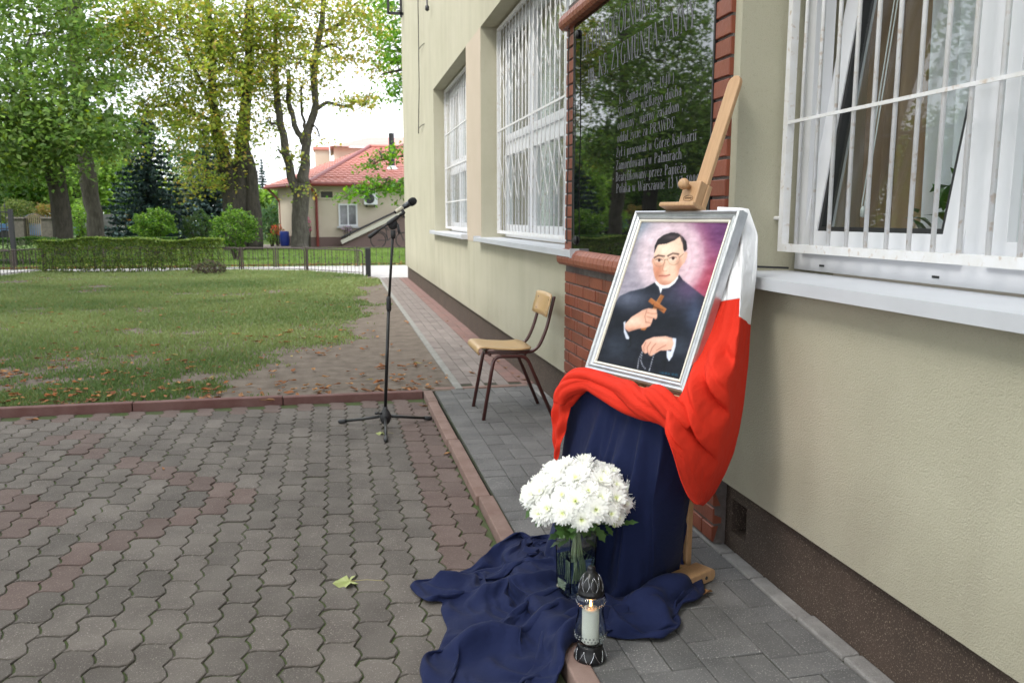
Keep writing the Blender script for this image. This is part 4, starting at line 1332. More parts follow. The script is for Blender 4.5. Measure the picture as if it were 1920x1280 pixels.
for i, a in enumerate(((-60, 46, 1.0, 8.5, 4.5, DG, 'dark green tree beyond the iron gate at the left edge'), (75, 52, 1.2, 7.5, 4.0, OL, 'olive coloured tree above the picket gate'), (150, 50, 1.4, 6.2, 3.6, LG, 'light green tree between the two left trunks'),
                       (215, 46, 1.0, 4.8, 2.4, LG, 'light green small tree left of the blue spruce'), (355, 60, 1.5, 8.0, 3.6, DG, 'grey green tree right of the blue spruce'), (415, 50, 1.0, 4.6, 2.2, OL, 'olive tree behind the multi stemmed trunk'),
                       (20, 66, 1.5, 10.0, 5.5, OL, 'hazy tall tree far beyond the gate'), (255, 68, 1.5, 8.5, 5.0, DG, 'dark tall tree far behind the spruces'), (508, 52, .4, 3.0, 1.6, LG, 'pale yellow green tree left of the house'), (120, 70, 1.5, 9, 5, DG, 'far dark tree behind the left trunks'), (30, 50, .5, 4.6, 2.6, LG, 'light green low tree behind the picket gate'), (190, 56, .6, 5.4, 2.8, LG, 'sunlit light green tree far between the trunks and the spruce'), (330, 54, .5, 4.2, 2.2, DG, 'dark low tree right behind the blue spruce'), (105, 58, .5, 5.0, 2.8, LG, 'pale green tree far behind the dark kinked trunk'))):
    mass_tree(*a, seed=70 + i)
def bush(px, py, rx, rz, Y, pal, lab, seed, leaf=.085, n=3600, stem=True, name='round_bush'):
    rs = np.random.default_rng(seed)
    k = Y / FOC
    c = ay(px, py, Y)
    root = empty(name, (c.x, Y, 0)); tag(root, lab, 'bush')
    d = rs.normal(0, 1, (n, 3)); d /= np.linalg.norm(d, axis=1)[:, None]
    lump = 1 + .16 * np.sin(d[:, :1] * 6 + seed) * np.sin(d[:, 1:2] * 5 + 1) + .13 * np.sin(d[:, 2:] * 7 + d[:, :1] * 4 + seed) + .10 * np.sin(d[:, :1] * 15 + d[:, 2:] * 11) + np.where(rs.random((n, 1)) < .06, rs.uniform(0, .22, (n, 1)), 0)
    P = d * (rs.uniform(.55, 1, (n, 1)) ** .4) * np.array([rx * k, rx * k, rz * k]) * lump + np.array([0, 0, c.z])
    P = P[P[:, 2] > .05]
    V, F = leaf_quads(P, len(P), leaf, rs)
    npmesh('foliage', V, F, M_LEAF, np.repeat(tints(len(P), pal, rs), 2, 0), root)
    mb = MB()
    for i in range(9):
        a = rs.uniform(0, 2 * PI)
        mb.tube([(.05 * math.cos(a), .05 * math.sin(a), 0), (.6 * rx * k * math.cos(a), .6 * rx * k * math.sin(a), c.z)], [.025, .01], 5)
    tag(mb.build('stems', m_twig, root), kind='stuff')
    return root
BG = [(.115, .20, .04), (.155, .245, .055), (.07, .135, .028), (.05, .10, .022)]
bush(290, 421, 33, 24, 27, BG, 'bright green clipped bush in front of the blue spruce', 1)
bush(440, 428, 37, 33, 26, BG, 'bright green round bush left of the multi stemmed tree', 2)
bush(155, 412, 24, 26, 40, LG, 'loose light green bush between the two left trunks', 3, .11, 1800)
bush(36, 397, 30, 22, 44, [(.13, .17, .05), (.17, .18, .07), (.09, .13, .04)], 'pale green clipped bush above the stone wall near the iron gate', 4, .10, 2600)
bush(92, 397, 24, 14, 44, [(.20, .17, .06), (.15, .16, .05), (.23, .15, .06)], 'yellowish clipped bush above the stone wall right of the picket gate', 5, .10, 1800)
bush(508, 425, 26, 40, 46, [(.07, .13, .06), (.10, .17, .07), (.05, .10, .05)], 'blue green shrub between the stems and the house', 6, .13, 2200)
bush(372, 425, 26, 24, 37, DG, 'dark small shrub between the spruce and the round bush', 7, .1, 1600)
b_ = bush(393, 505, 27, 15, 19.6, [(.055, .06, .035), (.08, .085, .045), (.09, .06, .05)], 'low brownish dry shrub at the back edge of the lawn', 8, .05, 1500, name='low_shrub')
def hedge(px0, px1, Y, top, dep, zlow, lab, seed, n, pal, leaf=.055):
    rs = np.random.default_rng(seed)
    a, b = ay(px0, 450, Y).x, ay(px1, 450, Y).x
    root = empty('clipped_hedge', ((a + b) / 2, Y, 0)); tag(root, lab, 'hedge')
    X = rs.uniform(a, b, n); y = rs.uniform(-dep / 2, dep / 2, n)
    tz = top + .03 * np.sin(X * 2.1) + .02 * np.sin(X * 5.3)
    z = zlow + (tz - zlow) * np.clip(rs.beta(1.6, .75, n), 0, 1)

    low = rs.random(n) < .36
    z[low] = rs.uniform(.02, zlow, low.sum())
    shell = rs.random(n) < .45
    y[shell] = np.where(rs.random(shell.sum()) < .6, -dep / 2, dep / 2) + rs.normal(0, .02, shell.sum())
    topm = rs.random(n) < .35
    z[topm] = tz[topm] + rs.normal(0, .012, topm.sum())
    P = np.c_[X - (a + b) / 2, y, z]
    V, F = leaf_quads(P, n, leaf, rs)
    npmesh('foliage', V, F, M_LEAF, np.repeat(tints(n, pal, rs), 2, 0), root)
    mb = MB()
    m = int((b - a) * 15)
    for i in range(m):
        x = a + (b - a) * (i + rs.uniform(0, 1)) / m - (a + b) / 2
        yy = rs.uniform(-.25, .25)
        mb.tube([(x, yy, 0), (x + rs.normal(0, .05), yy, zlow * .6), (x + rs.normal(0, .12), yy + rs.normal(0, .06), top - .1)], [.011, .009, .004], 4, cap=False)
    mb.build('stems', m_twig, root)
HP = [(.09, .14, .032), (.13, .19, .045), (.065, .105, .024), (.18, .215, .06)]
hedge(72, 418, 20.95, .77, .62, .42, 'leggy clipped hedge with bare lower stems at the back of the lawn', 21, 17000, HP)
hedge(-70, 330, 24.6, .70, .7, .15, 'dark clipped hedge behind the low fence and the leggy hedge', 22, 15000, [(.04, .085, .02), (.06, .11, .03), (.03, .06, .016)])

def spruce(px, Y, z0, zt, w_, lab, seed, pal):
    rs = np.random.default_rng(seed)
    b = ay(px, 440, Y)
    root = empty('blue_spruce', (b.x, Y, 0)); tag(root, lab, 'spruce')
    MB().tube([(0, 0, -.1), (0, 0, zt)], [.16, .02], 7).build('trunk', m_bark, root, True)
    P, D = [], []
    lv = int((zt - z0) / .22)
    for i in range(lv):
        f = i / lv
        z = z0 + (zt - z0) * f
        R = w_ * (1 - f) ** .8 * rs.uniform(.85, 1.1)
        nb = max(5, int(11 * (1 - f) + 4))
        for j in range(nb):
            a = 2 * PI * (j + rs.uniform(-.3, .3)) / nb + i
            l = R * rs.uniform(.75, 1.1)
            m = max(8, int(l * 62))
            t = rs.uniform(.12, 1, m)
            side = rs.normal(0, 1, m) * .16 * (1.15 - t)
            x = math.cos(a) * t * l - math.sin(a) * side
            y = math.sin(a) * t * l + math.cos(a) * side
            zz = z - .28 * l * t ** 1.3 + .18 * l * t ** 3 + rs.normal(0, .03, m) - np.abs(side) * .25
            P.append(np.c_[x, y, zz])
    P = np.concatenate(P)
    n = len(P)
    V, F = leaf_quads(P, n, .21, rs, fold=.1, asp=.5, upbias=.75)
    npmesh('crown', V, F, leafmat('needles', .6, 0), np.repeat(tints(n, pal, rs), 2, 0), root)
SP = [(.045, .09, .082), (.07, .125, .118), (.03, .06, .055), (.09, .145, .14)]
spruce(283, 38, .35, 6.2, 2.3, 'large blue spruce with drooping layered branches left of centre', 31, SP)
spruce(395, 43, .5, 5.6, 1.9, 'smaller dark blue spruce behind the round bush', 32, SP)
spruce(35, 58, 1, 7.0, 2.2, 'distant blue spruce above the stone wall at the left', 33, SP)
spruce(496, 75, 1, 6.4, .9, 'tiny distant spruce between the trunks against the sky', 34, SP)

# stone pillars, picket gate, wall and glimpses of the street at the far left
m_stone = mat('dark_stone', (.075, .065, .058), .9, col2=(.13, .115, .1), nscale=9, bump=.8, bscale=14)
for px, lab in ((35, 'dark rough stone pillar left of the picket gate'), (97, 'dark rough stone pillar right of the picket gate')):
    c = ay(px, 430, 43)
    MBp = MB().box(-.33, .33, -.33, .33, 0, 1.22, ch=.04).box(-.38, .38, -.38, .38, 1.221, 1.30, ch=.03)
    o = MBp.build('stone_pillar', m_stone); o.location = (c.x, 43, 0)
    tag(o, lab, 'pillar')
pg = empty('picket_gate', tuple(ay(66, 430, 43).xy) + (0,)); tag(pg, 'arched picket gate between two dark stone pillars', 'gate')
m_pick = mat('picket_wood', (.30, .25, .17), .7, col2=(.22, .17, .11), nscale=5)
MB().bar((-.62, .03, .3), (.62, .03, .3), .03, .06).build('rail', m_black_iron, pg)
MB().bar((-.62, .03, 1.02), (.62, .03, 1.02), .03, .05).build('rail', m_black_iron, pg)
for i in range(15):
    x = -.6 + 1.2 * i / 14
    MB().box(x - .018, x + .018, -.012, .012, .1, 1.12 + .34 * math.cos(x / .6 * PI / 2)).build('picket', m_pick if True else m_iron, pg)
MB().tube([(-.62 + 1.24 * i / 10, .03, 1.12 + .34 * math.sin(PI * i / 10)) for i in range(11)], .02, 6).build('arch', m_black_iron, pg)
# parked cars glimpsed behind the gate
def car(px, Y, rz, body, lab):
    c = ay(px, 430, Y)
    root = empty('parked_car', (c.x, Y, 0), rz); tag(root, lab, 'car')
    prof = [(-2.0, .35), (-2.05, .75), (-1.9, .92), (-1.15, .98), (-.55, 1.42), (.75, 1.45), (1.45, 1.0), (1.95, .9), (2.05, .6), (2.0, .3)]
    M = Matrix(((1, 0, 0, 0), (0, 0, -1, 0), (0, 1, 0, 0), (0, 0, 0, 1)))
    bev(MB().prism(prof, -.82, .82, M).build('body', body, root), .06, 3)
    gl = [(-1.02, 1.0), (-.5, 1.36), (.68, 1.38), (1.25, 1.02)]
    for s in (-.823, .803): MB().prism(gl, s, s + .02, M).build('window', m_dark, root)
    for x in (-1.25, 1.25):
        for s in (-.86, .66):
            wv = MB().prism([(x + .32 * math.cos(a * PI / 9), .32 + .32 * math.sin(a * PI / 9)) for a in range(18)], s, s + .2, M).build('wheel', m_dark, root)
            MB().prism([(x + .19 * math.cos(a * PI / 6), .32 + .19 * math.sin(a * PI / 6)) for a in range(12)], s - .004, s + .204, M).build('rim', m_steel, wv)
car(66, 49, .1, mat('car_blue', (.10, .22, .48), .3, coat=.5), 'blue car parked behind the picket gate')
car(8, 50, .05, mat('car_silver', (.55, .58, .62), .3, coat=.5), 'silver car parked behind the tall iron gate')
car(140, 52, -.1, mat('car_white', (.72, .74, .76), .3, coat=.5), 'white car parked behind the two left trunks')
car(226, 52, .2, mat('car_white2', (.7, .7, .72), .3, coat=.5), 'white car parked left of the blue spruce')
sm = MB().prism([(-.3, 0), (.3, 0), (.3, 1.25), (.15, 1.45), (-.15, 1.42), (-.3, 1.3)], -.1, .1, Matrix(((1, 0, 0, 0), (0, 0, -1, 0), (0, 1, 0, 0), (0, 0, 0, 1)))).build('stone_slab', mat('slate', (.11, .11, .125), .7, col2=(.16, .16, .17), nscale=6))
sm.location = ay(205, 430, 41); sm.location.z = 0
tag(sm, 'upright dark slate slab right of the grey trunk', 'stone')
fo = bush(237, 408, 8, 6, 45, [(.75, .28, .02), (.8, .35, .03)], 'small clump of orange flowers left of the blue spruce', 41, .07, 160, name='flower_clump')

# ------------------------------------------------------------------ house with the red roof
HY = 38.0
m_hw = mat('house_render', (.52, .45, .36), .9, col2=(.57, .50, .41), nscale=1.2, bump=.2, bscale=40)
m_hp = mat('house_plinth', (.16, .11, .10), .9)
m_tile = mat('roof_tile', (.47, .19, .155), .5, col2=(.52, .23, .19), nscale=4)
m_gut = mat('gutter_red', (.20, .035, .028), .4)
C_ = ay(582, 462, 36.6); Lf = ay(525, 462, 40.5)
hs = empty('red_roofed_house', (C_.x, 36.6, 0)); tag(hs, 'low cream house with a red tiled hip roof beyond the lawn', 'house')
hl = -hs.location
def hch(mb, n, m, par=None):
    o = mb.build(n, m, par or hs)
    if par is None: o.location = hl
    return o
RX = C_.x + 14
zw = 2.78
wl_ = [(C_.x, 36.6), (RX, 36.6), (RX, 50), (Lf.x, 50), (Lf.x, 40.5)]
hch(MB().prism(wl_, .45, zw), 'wall', m_hw)
hch(MB().prism([(x + (-.02 if x < 0 else .02), y - .03) for x, y in wl_], 0, .45), 'plinth', m_hp)
E0 = ay(497, 347, 40.6); E1 = ay(580, 343, 36.0); zE = E1.z
E0.z = zE; E2 = Vector((RX + .5, 36.0, zE))
R1 = ay(694, 277, 43); R2 = Vector((RX - 3, 43, R1.z)); Bk = Vector((E0.x + 1, 52, zE))
def shingle(mb, a, b, c, d, rows):
    """rows of overlapping tiles from eave a-b up to ridge d-c"""
    nrm = (b - a).cross(d - a).normalized()
    if nrm.z < 0: nrm = -nrm
    for r in range(rows):
        t0, t1 = r / rows, (r + 1.08) / rows
        p, q = a.lerp(d, t0), b.lerp(c, t0)
        s, t = b.lerp(c, min(t1, 1)), a.lerp(d, min(t1, 1))
        n = max(2, int((q - p).length / .14))
        top, low = [], []
        for i in range(n + 1):
            u = i / n
            wv = .018 * (i % 2)
            low.append(p.lerp(q, u) + nrm * (.055 + wv))
            top.append(t.lerp(s, u) + nrm * (.01 + wv))
        under = [v - nrm * .05 for v in low]
        mb.grid([under, low, top])
mbf, mbl = MB(), MB()
shingle(mbf, E1, E2, R2, R1, 22)
shingle(mbl, E0, E1, R1, R1 + Vector((-.05, .3, 0)), 20)
rf = hch(mbf, 'roof', m_tile)
o = hch(mbl, 'roof', m_tile)
hch(MB().add([E0, E1, E2, R2, R1], [(0, 1, 4), (1, 2, 3, 4)]), 'roof_base', m_tile)
hch(MB().add([E0, Bk, R1, R2, Vector((RX, 52, zE))], [(0, 2, 1), (1, 2, 3, 4)]), 'rear_roof', m_tile)
hch(MB().add([E0 - Vector((0, 0, .1)), E1 - Vector((0, 0, .1)), E2 - Vector((0, 0, .1)), Vector((RX, 50, zE - .1)), Bk - Vector((0, 0, .1))], [(0, 1, 2, 3, 4)]), 'soffit', m_hw)
hch(MB().tube([E0 - Vector((.02, .02, .06)), E1 - Vector((.0, .06, .06))], .075, 8), 'gutter', m_gut)
hch(MB().tube([E1 - Vector((.0, .06, .061)), E2 - Vector((.0, .06, .06))], .075, 8), 'gutter', m_gut)
hch(MB().tube([E1 + Vector((0, 0, .06)), R1 + Vector((0, 0, .08))], .09, 8), 'hip_ridge', m_gut)
hch(MB().tube([R1 + Vector((0, 0, .081)), R2 + Vector((0, 0, .08))], .09, 8), 'ridge', m_tile)
sg = ay(583, 334, 36.6); sh = ay(649, 332, 36.6)
hch(MB().bar((sg.x, 36.8, sg.z), (sh.x, 36.8, sg.z), .12, .12), 'snow_guard', m_tile)
dp = ay(594, 400, 36.5)
hch(MB().tube([(dp.x - .3, 36.0, zE - .1), (dp.x - .1, 36.3, zE - .35), (dp.x, 36.52, zE - .5), (dp.x, 36.52, .05)], .06, 8), 'downpipe', m_gut)
dq = ay(527, 400, 40.3)
hch(MB().tube([E0 - Vector((-.1, -.1, .1)), (dq.x - .15, 40.3, zE - .55), (dq.x - .02, 40.3, zE - .75), (dq.x - .02, 40.3, .3)], .055, 8), 'downpipe', m_gut)
def hwin(x0, y0, x1, y1, yw=36.6, frame=m_pvc, glass=m_dark, bars=1):
    a, b = ay(x0, y0, yw), ay(x1, y1, yw)
    mb = MB()
    t = .07
    mb.box(a.x, a.x + t, yw - .06, yw + .02, b.z, a.z).box(b.x - t, b.x, yw - .06, yw + .02, b.z, a.z).box(a.x + t, b.x - t, yw - .06, yw + .02, a.z - t, a.z).box(a.x + t, b.x - t, yw - .06, yw + .02, b.z, b.z + t)
    if bars: mb.box((a.x + b.x) / 2 - .03, (a.x + b.x) / 2 + .03, yw - .055, yw + .02, b.z + t, a.z - t)
    f = hch(mb, 'window', frame)
    o = MB().box(a.x + t, b.x - t, yw - .02, yw - .01, b.z + t, a.z - t).build('pane', glass, f)
m_hpane = mat('house_pane', (.10, .105, .115), .08, col2=(.26, .26, .28), nscale=2.5)
hwin(634, 382, 671, 424, glass=m_hpane)
hwin(598, 356, 627, 374, frame=m_hw, glass=mat('vent_louvre', (.08, .075, .07), .8), bars=0)
s0, s1 = ay(632, 426, 36.55), ay(673, 426, 36.55)
hch(MB().box(s0.x, s1.x, 36.42, 36.59, s0.z - .03, s0.z + .03), 'windowsill', m_sill)
acp, acq = ay(682, 361, 36.2), ay(708, 384, 36.2)
acu = empty('air_conditioner', (acp.x, 36.3, acq.z)); tag(acu, 'white air conditioner unit on the house wall above the window', 'air conditioner')
wA, hA = acq.x - acp.x, acp.z - acq.z
bev(MB().box(0, wA, -.2, .25, 0, hA).build('casing', m_pvc, acu), .02)
M_ = Matrix.Translation((wA * .4, -.203, hA * .5)) @ Matrix.Rotation(PI / 2, 4, 'X')
MB().lathe([(.001, .004), (hA * .4, .004), (hA * .42, 0)], 20, M=M_).build('fan_grille', m_steel, acu)
MB().box(.1, .14, -.05, .26, -.1, -.002).box(wA - .14, wA - .1, -.05, .26, -.1, -.002).build('bracket', m_steel, acu)
ch_ = ay(735, 338, 38.5)
chz = ay(735, 310, 38.5).z
cy0 = ay(735, 309, 38.6); cy1 = ay(735, 250, 38.6)
cm = MB().tube([(cy0.x, 38.6, cy0.z - .3), (cy0.x, 38.6, cy1.z)], .13, 10).build('flue', m_steel, hs); cm.location = hl
cm2 = MB().lathe([(.34, 0), (.22, .12), (.15, .2)], 12, (cy0.x, 38.6, cy0.z - .25)).build('flue_collar', m_pvc, hs); cm2.location = hl
# upper storey roof behind
u0, u1, u2, u3 = ay(618, 274, 47), ay(690, 258, 51), ay(800, 258, 51), ay(800, 280, 47)
hch(MB().add([u0, Vector((u3.x, 47, u0.z)), u2, u1], [(0, 1, 2, 3)]).add([u0, u1, Vector((u0.x, 55, u0.z))], [(0, 1, 2)]), 'upper_roof', m_tile)
w0_ = ay(622, 276, 47.4)
hch(MB().box(w0_.x + .1, u3.x, 47.4, 54, 3.5, w0_.z), 'upper_wall', m_hw)
k0, k1 = ay(590, 281, 50), ay(618, 281, 50)
hch(MB().box(k0.x, k1.x - .01, 50, 52, 3.0, k0.z), 'rear_wall', m_hw)
hch(MB().box(k0.x - .1, k1.x - .02, 49.9, 52.1, k0.z + .002, k0.z + .18), 'rear_roof_edge', m_tile)
# outside stair with slanting parapet, window box, barrel, bicycle
st0, st1 = ay(640, 452, 35.9), ay(760, 396, 35.9)
stair = empty('outside_stair', (st0.x, 35.9, 0)); tag(stair, 'pale slanting stair parapet with dark handrail along the house wall', 'stair')
o = MB().prism([(st0.x, .02), (st1.x, .02), (st1.x, st1.z - .05), (st0.x + .1, st0.z - .15)], -36.4, -35.9, Matrix(((1, 0, 0, 0), (0, 0, -1, 0), (0, 1, 0, 0), (0, 0, 0, 1)))).build('stair_wall', m_hp, stair); o.location = -stair.location
o = MB().bar((st0.x, 36.0, st0.z - .05), (st1.x, 36.0, st1.z - .02), .5, .16).build('parapet', mat('parapet', (.55, .52, .45), .9), stair); o.location = -stair.location
o = MB().tube([(st0.x, 35.95, st0.z + .14), (st1.x, 35.95, st1.z + .17)], .04, 8).build('handrail', m_steel, stair); o.location = -stair.location
fb = bush(651, 429, 11, 6, 36.2, [(.5, .40, .48), (.42, .30, .42), (.06, .12, .04), (.65, .55, .6)], 'window box of pink and white flowers under the house window', 42, .06, 420, name='flower_box')
br = empty('blue_barrel', tuple(ay(534, 455, 38.2).xy) + (.02,)); tag(br, 'blue plastic water barrel standing by the house corner', 'barrel')
k_ = 38.2 / FOC
MB().lathe([(.17, 0), (.2, .06), (.215, .3), (.21, .45), (.2, .62), (.18, .66), (.001, .66)], 18).build('barrel_body', mat('blue_plastic', (.02, .05, .35), .4), br, True)
MB().lathe([(.213, .2), (.222, .22), (.213, .24)], 18).build('hoop', mat('blue_plastic', (.02, .05, .35), .4), br, True)
bush(520, 432, 12, 10, 38.6, [(.55, .10, .10), (.6, .2, .12), (.10, .18, .04)], 'red flowering plant beside the blue barrel', 43, .07, 420, name='flowering_plant')
bush(510, 447, 8, 10, 38.0, LG, 'yellow green potted plant left of the blue barrel', 44, .08, 300, name='potted_plant')
bush(579, 425, 5, 14, 36.2, [(.6, .12, .3), (.5, .1, .25), (.1, .16, .05)], 'pink flowering climber by the house downpipe', 45, .06, 260, name='climbing_plant')
bi = empty('bicycle', tuple(ay(733, 458, 34.8).xy) + (.02,)); tag(bi, 'black bicycle leaning near the house, half hidden by the school corner', 'bicycle')
for x in (-.52, .52):
    wv = MB().tube([(x + .31 * math.cos(a * PI / 12), 0, .33 + .31 * math.sin(a * PI / 12)) for a in range(25)], .02, 6, cap=False).build('wheel', m_dark, bi)
    sp_ = MB()
    for a in range(9): sp_.bar((x, 0, .33), (x + .3 * math.cos(a * 2 * PI / 9), 0, .33 + .3 * math.sin(a * 2 * PI / 9)), .004, .004)
    sp_.build('spokes', m_steel, wv)
MB().tube([(-.52, 0, .33), (-.12, 0, .32), (-.2, 0, .8)], .018, 6).tube([(-.12, 0, .32), (.36, 0, .78), (-.19, 0, .74)], .018, 6).tube([(.52, 0, .33), (.36, 0, .8), (.33, 0, .98)], .018, 6).build('frame', m_black_iron, bi)
MB().tube([(.2, -.25, 1.0), (.33, -.12, .98), (.33, .12, .98), (.2, .25, 1.0)], .013, 6).build('handlebar', m_steel, bi)
MB().box(-.33, -.1, -.07, .07, .8, .86, ch=.02).build('saddle', m_dark, bi)
MB().tube([(-.52 + .38 * math.cos(a), 0, .33 + .38 * math.sin(a)) for a in [i * .3 for i in range(10)]], .02, 5).build('mudguard', m_dark, bi)
# ================================================================== EASEL AND PAINTING
m_wood = mat('beech', (.47, .285, .15), .5, col2=(.40, .235, .115), nscale=5, stretch=(30, 30, 2.5), bump=.08, bscale=20)
TH, TL = .381, .387
PO = Vector((.97, 2.60, .728))
PWI, PHT = .50, .621
R_ = Vector((math.sin(TH), -math.cos(TH), 0))
B_ = Vector((math.cos(TH) * math.cos(TL), math.sin(TH) * math.cos(TL), -math.sin(TL)))
U_ = R_.cross(B_)
PM = Matrix(((R_.x, B_.x, U_.x, PO.x), (R_.y, B_.y, U_.y, PO.y), (R_.z, B_.z, U_.z, PO.z), (0, 0, 0, 1)))
ez = empty('easel'); ez.matrix_world = PM
tag(ez, 'beech wood studio easel standing under the draped portrait', 'easel')
# mast, rounded at the top, sliding top clamp with ledge and knob
MY0, MY1 = .029, .047
prof = [(-.028, -.03)] + [(.028, -.03)] + [(.028, 1.115)] + [(.028 * math.cos(a), 1.115 + .030 * math.sin(a)) for a in [PI * i / 8 for i in range(1, 8)]] + [(-.028, 1.115)]
XZ = Matrix(((1, 0, 0, 0), (0, 0, 1, 0), (0, 1, 0, 0), (0, 0, 0, 1)))
def xz(mb, poly, y0, y1): return mb.prism(poly[::-1], y0, y1, XZ)
bev(xz(MB(), prof, MY0, MY1).build('mast', m_wood, ez), .004)
bev(MB().box(-.042, .036, -.008, .0285, PHT + .018, PHT + .108).box(-.042, -.0285, .0287, MY1 + .004, PHT + .018, PHT + .108).box(.0285, .039, .0287, MY1 + .004, PHT + .018, PHT + .108).build('sliding_clamp', m_wood, ez), .004)
bev(MB().box(-.098, .066, -.042, MY0 - .001, PHT + .002, PHT + .0175).build('clamp_ledge', m_wood, ez), .004)
Mk = Matrix.Translation((-.012, -.0082, PHT + .084)) @ Matrix.Scale(.88, 4) @ Matrix.Rotation(PI / 2, 4, 'X')
MB().lathe([(.011, -.004), (.0105, .012), (.0155, .017), (.0215, .026), (.023, .036), (.019, .046), (.010, .051), (.001, .052)], 18, M=Mk).build('knob', m_wood, ez, True)
# small oval stamp with unreadable lettering
m_stamp = mat('stamp_ink', (.10, .055, .03), .7)
sb = MB()
ov = [(.022 * math.cos(a), .0105 * math.sin(a)) for a in [2 * PI * i / 28 for i in range(29)]]
for (a0, b0), (a1, b1) in zip(ov, ov[1:]): sb.bar((a0, -.0088, PHT + .043 + b0), (a1, -.0088, PHT + .043 + b1), .0012, .0012, up=(0, 1, 0))
for i in range(7):
    x = -.014 + i * .0045
    sb.bar((x, -.0088, PHT + .039 + .003 * (i % 2)), (x + .003, -.0088, PHT + .047), .0014, .0012, up=(0, 1, 0))
sb.build('stamp', m_stamp, ez)
MB().box(-.26, .26, -.03, .03, -.045, -.012, ch=.004).build('lower_ledge', m_wood, ez)
# foot frame standing on the walkway
gi = PM.inverted()
def eworld(mb, name):
    o = mb.build(name, m_wood, ez)
    o.matrix_parent_inverse = gi
    return bev(o, .006, 3)
f0, f1 = gp(1275, 1118), gp(1342, 1088)
fd = (f1 - f0).normalized(); fn = Vector((-fd.y, fd.x, 0))
FH, FW = .052, .075
a_ = f0 - fd * .12 + fn * (FW / 2); b_ = f1 + fn * (FW / 2)
M4 = Matrix(((fd.x, fn.x, 0, a_.x), (fd.y, fn.y, 0, a_.y), (0, 0, 1, 0), (0, 0, 0, 1)))
Lf_ = (b_ - a_).length
o = eworld(MB().prism([(0, .004), (Lf_ - .012, .004), (Lf_, .018), (Lf_ - .002, FH - .012), (Lf_ - .022, FH), (0, FH)], -FW / 2, FW / 2, M4 @ Matrix(((1, 0, 0, 0), (0, 0, 1, 0), (0, 1, 0, 0), (0, 0, 0, 1)))), 'foot')
o2 = eworld(MB().prism([(0, .004), (Lf_ - .012, .004), (Lf_, .018), (Lf_ - .002, FH - .012), (Lf_ - .022, FH), (0, FH)], -FW / 2, FW / 2, Matrix.Translation(fn * .46) @ M4 @ Matrix(((1, 0, 0, 0), (0, 0, 1, 0), (0, 1, 0, 0), (0, 0, 0, 1)))), 'foot')
q = f1 - fd * .075 + fn * FW
eworld(MB().bar(q + Vector((0, 0, .03)), q + fn * .40 + Vector((0, 0, .03)), .034, .04), 'cross_rail')
q2 = f1 - fd * .03 + fn * (FW + .035)
eworld(MB().bar(q2 + Vector((0, 0, .03)), q2 + Vector((.02, .03, .62)), .026, .03, up=tuple(fd)), 'rear_strut')
sc = f1 - fd * .055 - fn * .0005
o = MB().lathe([(.001, .002), (.0055, .002), (.007, 0)], 12, M=Matrix.Translation((sc.x, sc.y, .026)) @ Matrix(((fd.x, 0, -fn.x, 0), (fd.y, 0, -fn.y, 0), (0, 1, 0, 0), (0, 0, 0, 1)))).build('screw', m_steel, ez)
o.matrix_parent_inverse = gi

# ---- framed painting
pt = empty('framed_painting'); pt.matrix_world = PM
tag(pt, 'silver framed painted portrait of a man in a black cassock holding a wooden cross', 'painting')
m_silver = mat('silver_frame', (.56, .57, .59), .33, metal=.85, col2=(.44, .45, .48), nscale=7, stretch=(3, 3, 3), bump=.05, bscale=50)
m_ivory = mat('ivory_lip', (.74, .70, .60), .35, metal=.2)
FWD = .046
def frame_side(a, b, inn, t0, t1, y_prof, m, name):
    """mitred moulding from corner a to b (outer edge), inward dir inn; y_prof: (offset inwards, y)"""
    a, b, inn = Vector(a), Vector(b), Vector(inn)
    d = (b - a).normalized()
    rows = []
    for off, y in y_prof:
        rows.append([a + d * off + inn * off + Vector((0, y, 0)), b - d * off + inn * off + Vector((0, y, 0))])
    o = MB().grid(rows).build(name, m, pt)
    md = o.modifiers.new('solid', 'SOLIDIFY'); md.thickness = .0006
    return o
hw = PWI / 2
cs = [(-hw, 0, 0), (hw, 0, 0), (hw, 0, PHT), (-hw, 0, PHT)]
inw = [(0, 0, 1), (-1, 0, 0), (0, 0, -1), (1, 0, 0)]
pr1 = [(.0, .028), (0, -.002), (.003, -.010), (.009, -.014), (.015, -.010), (.017, -.006), (.020, -.006), (.024, -.009), (.030, -.006), (.034, .0)]
pr2 = [(.034, .0), (.0345, -.004), (.037, -.005), (.041, -.003), (.043, .002)]
for i in range(4):
    frame_side(cs[i], cs[(i + 1) % 4], inw[i], 0, 0, pr1, m_silver, 'frame_rail')
    frame_side(cs[i], cs[(i + 1) % 4], inw[i], 0, 0, pr2, m_ivory, 'frame_lip')
MB().box(-hw + .01, hw - .01, .012, .026, .01, PHT - .01).build('back_board', m_wood, pt)
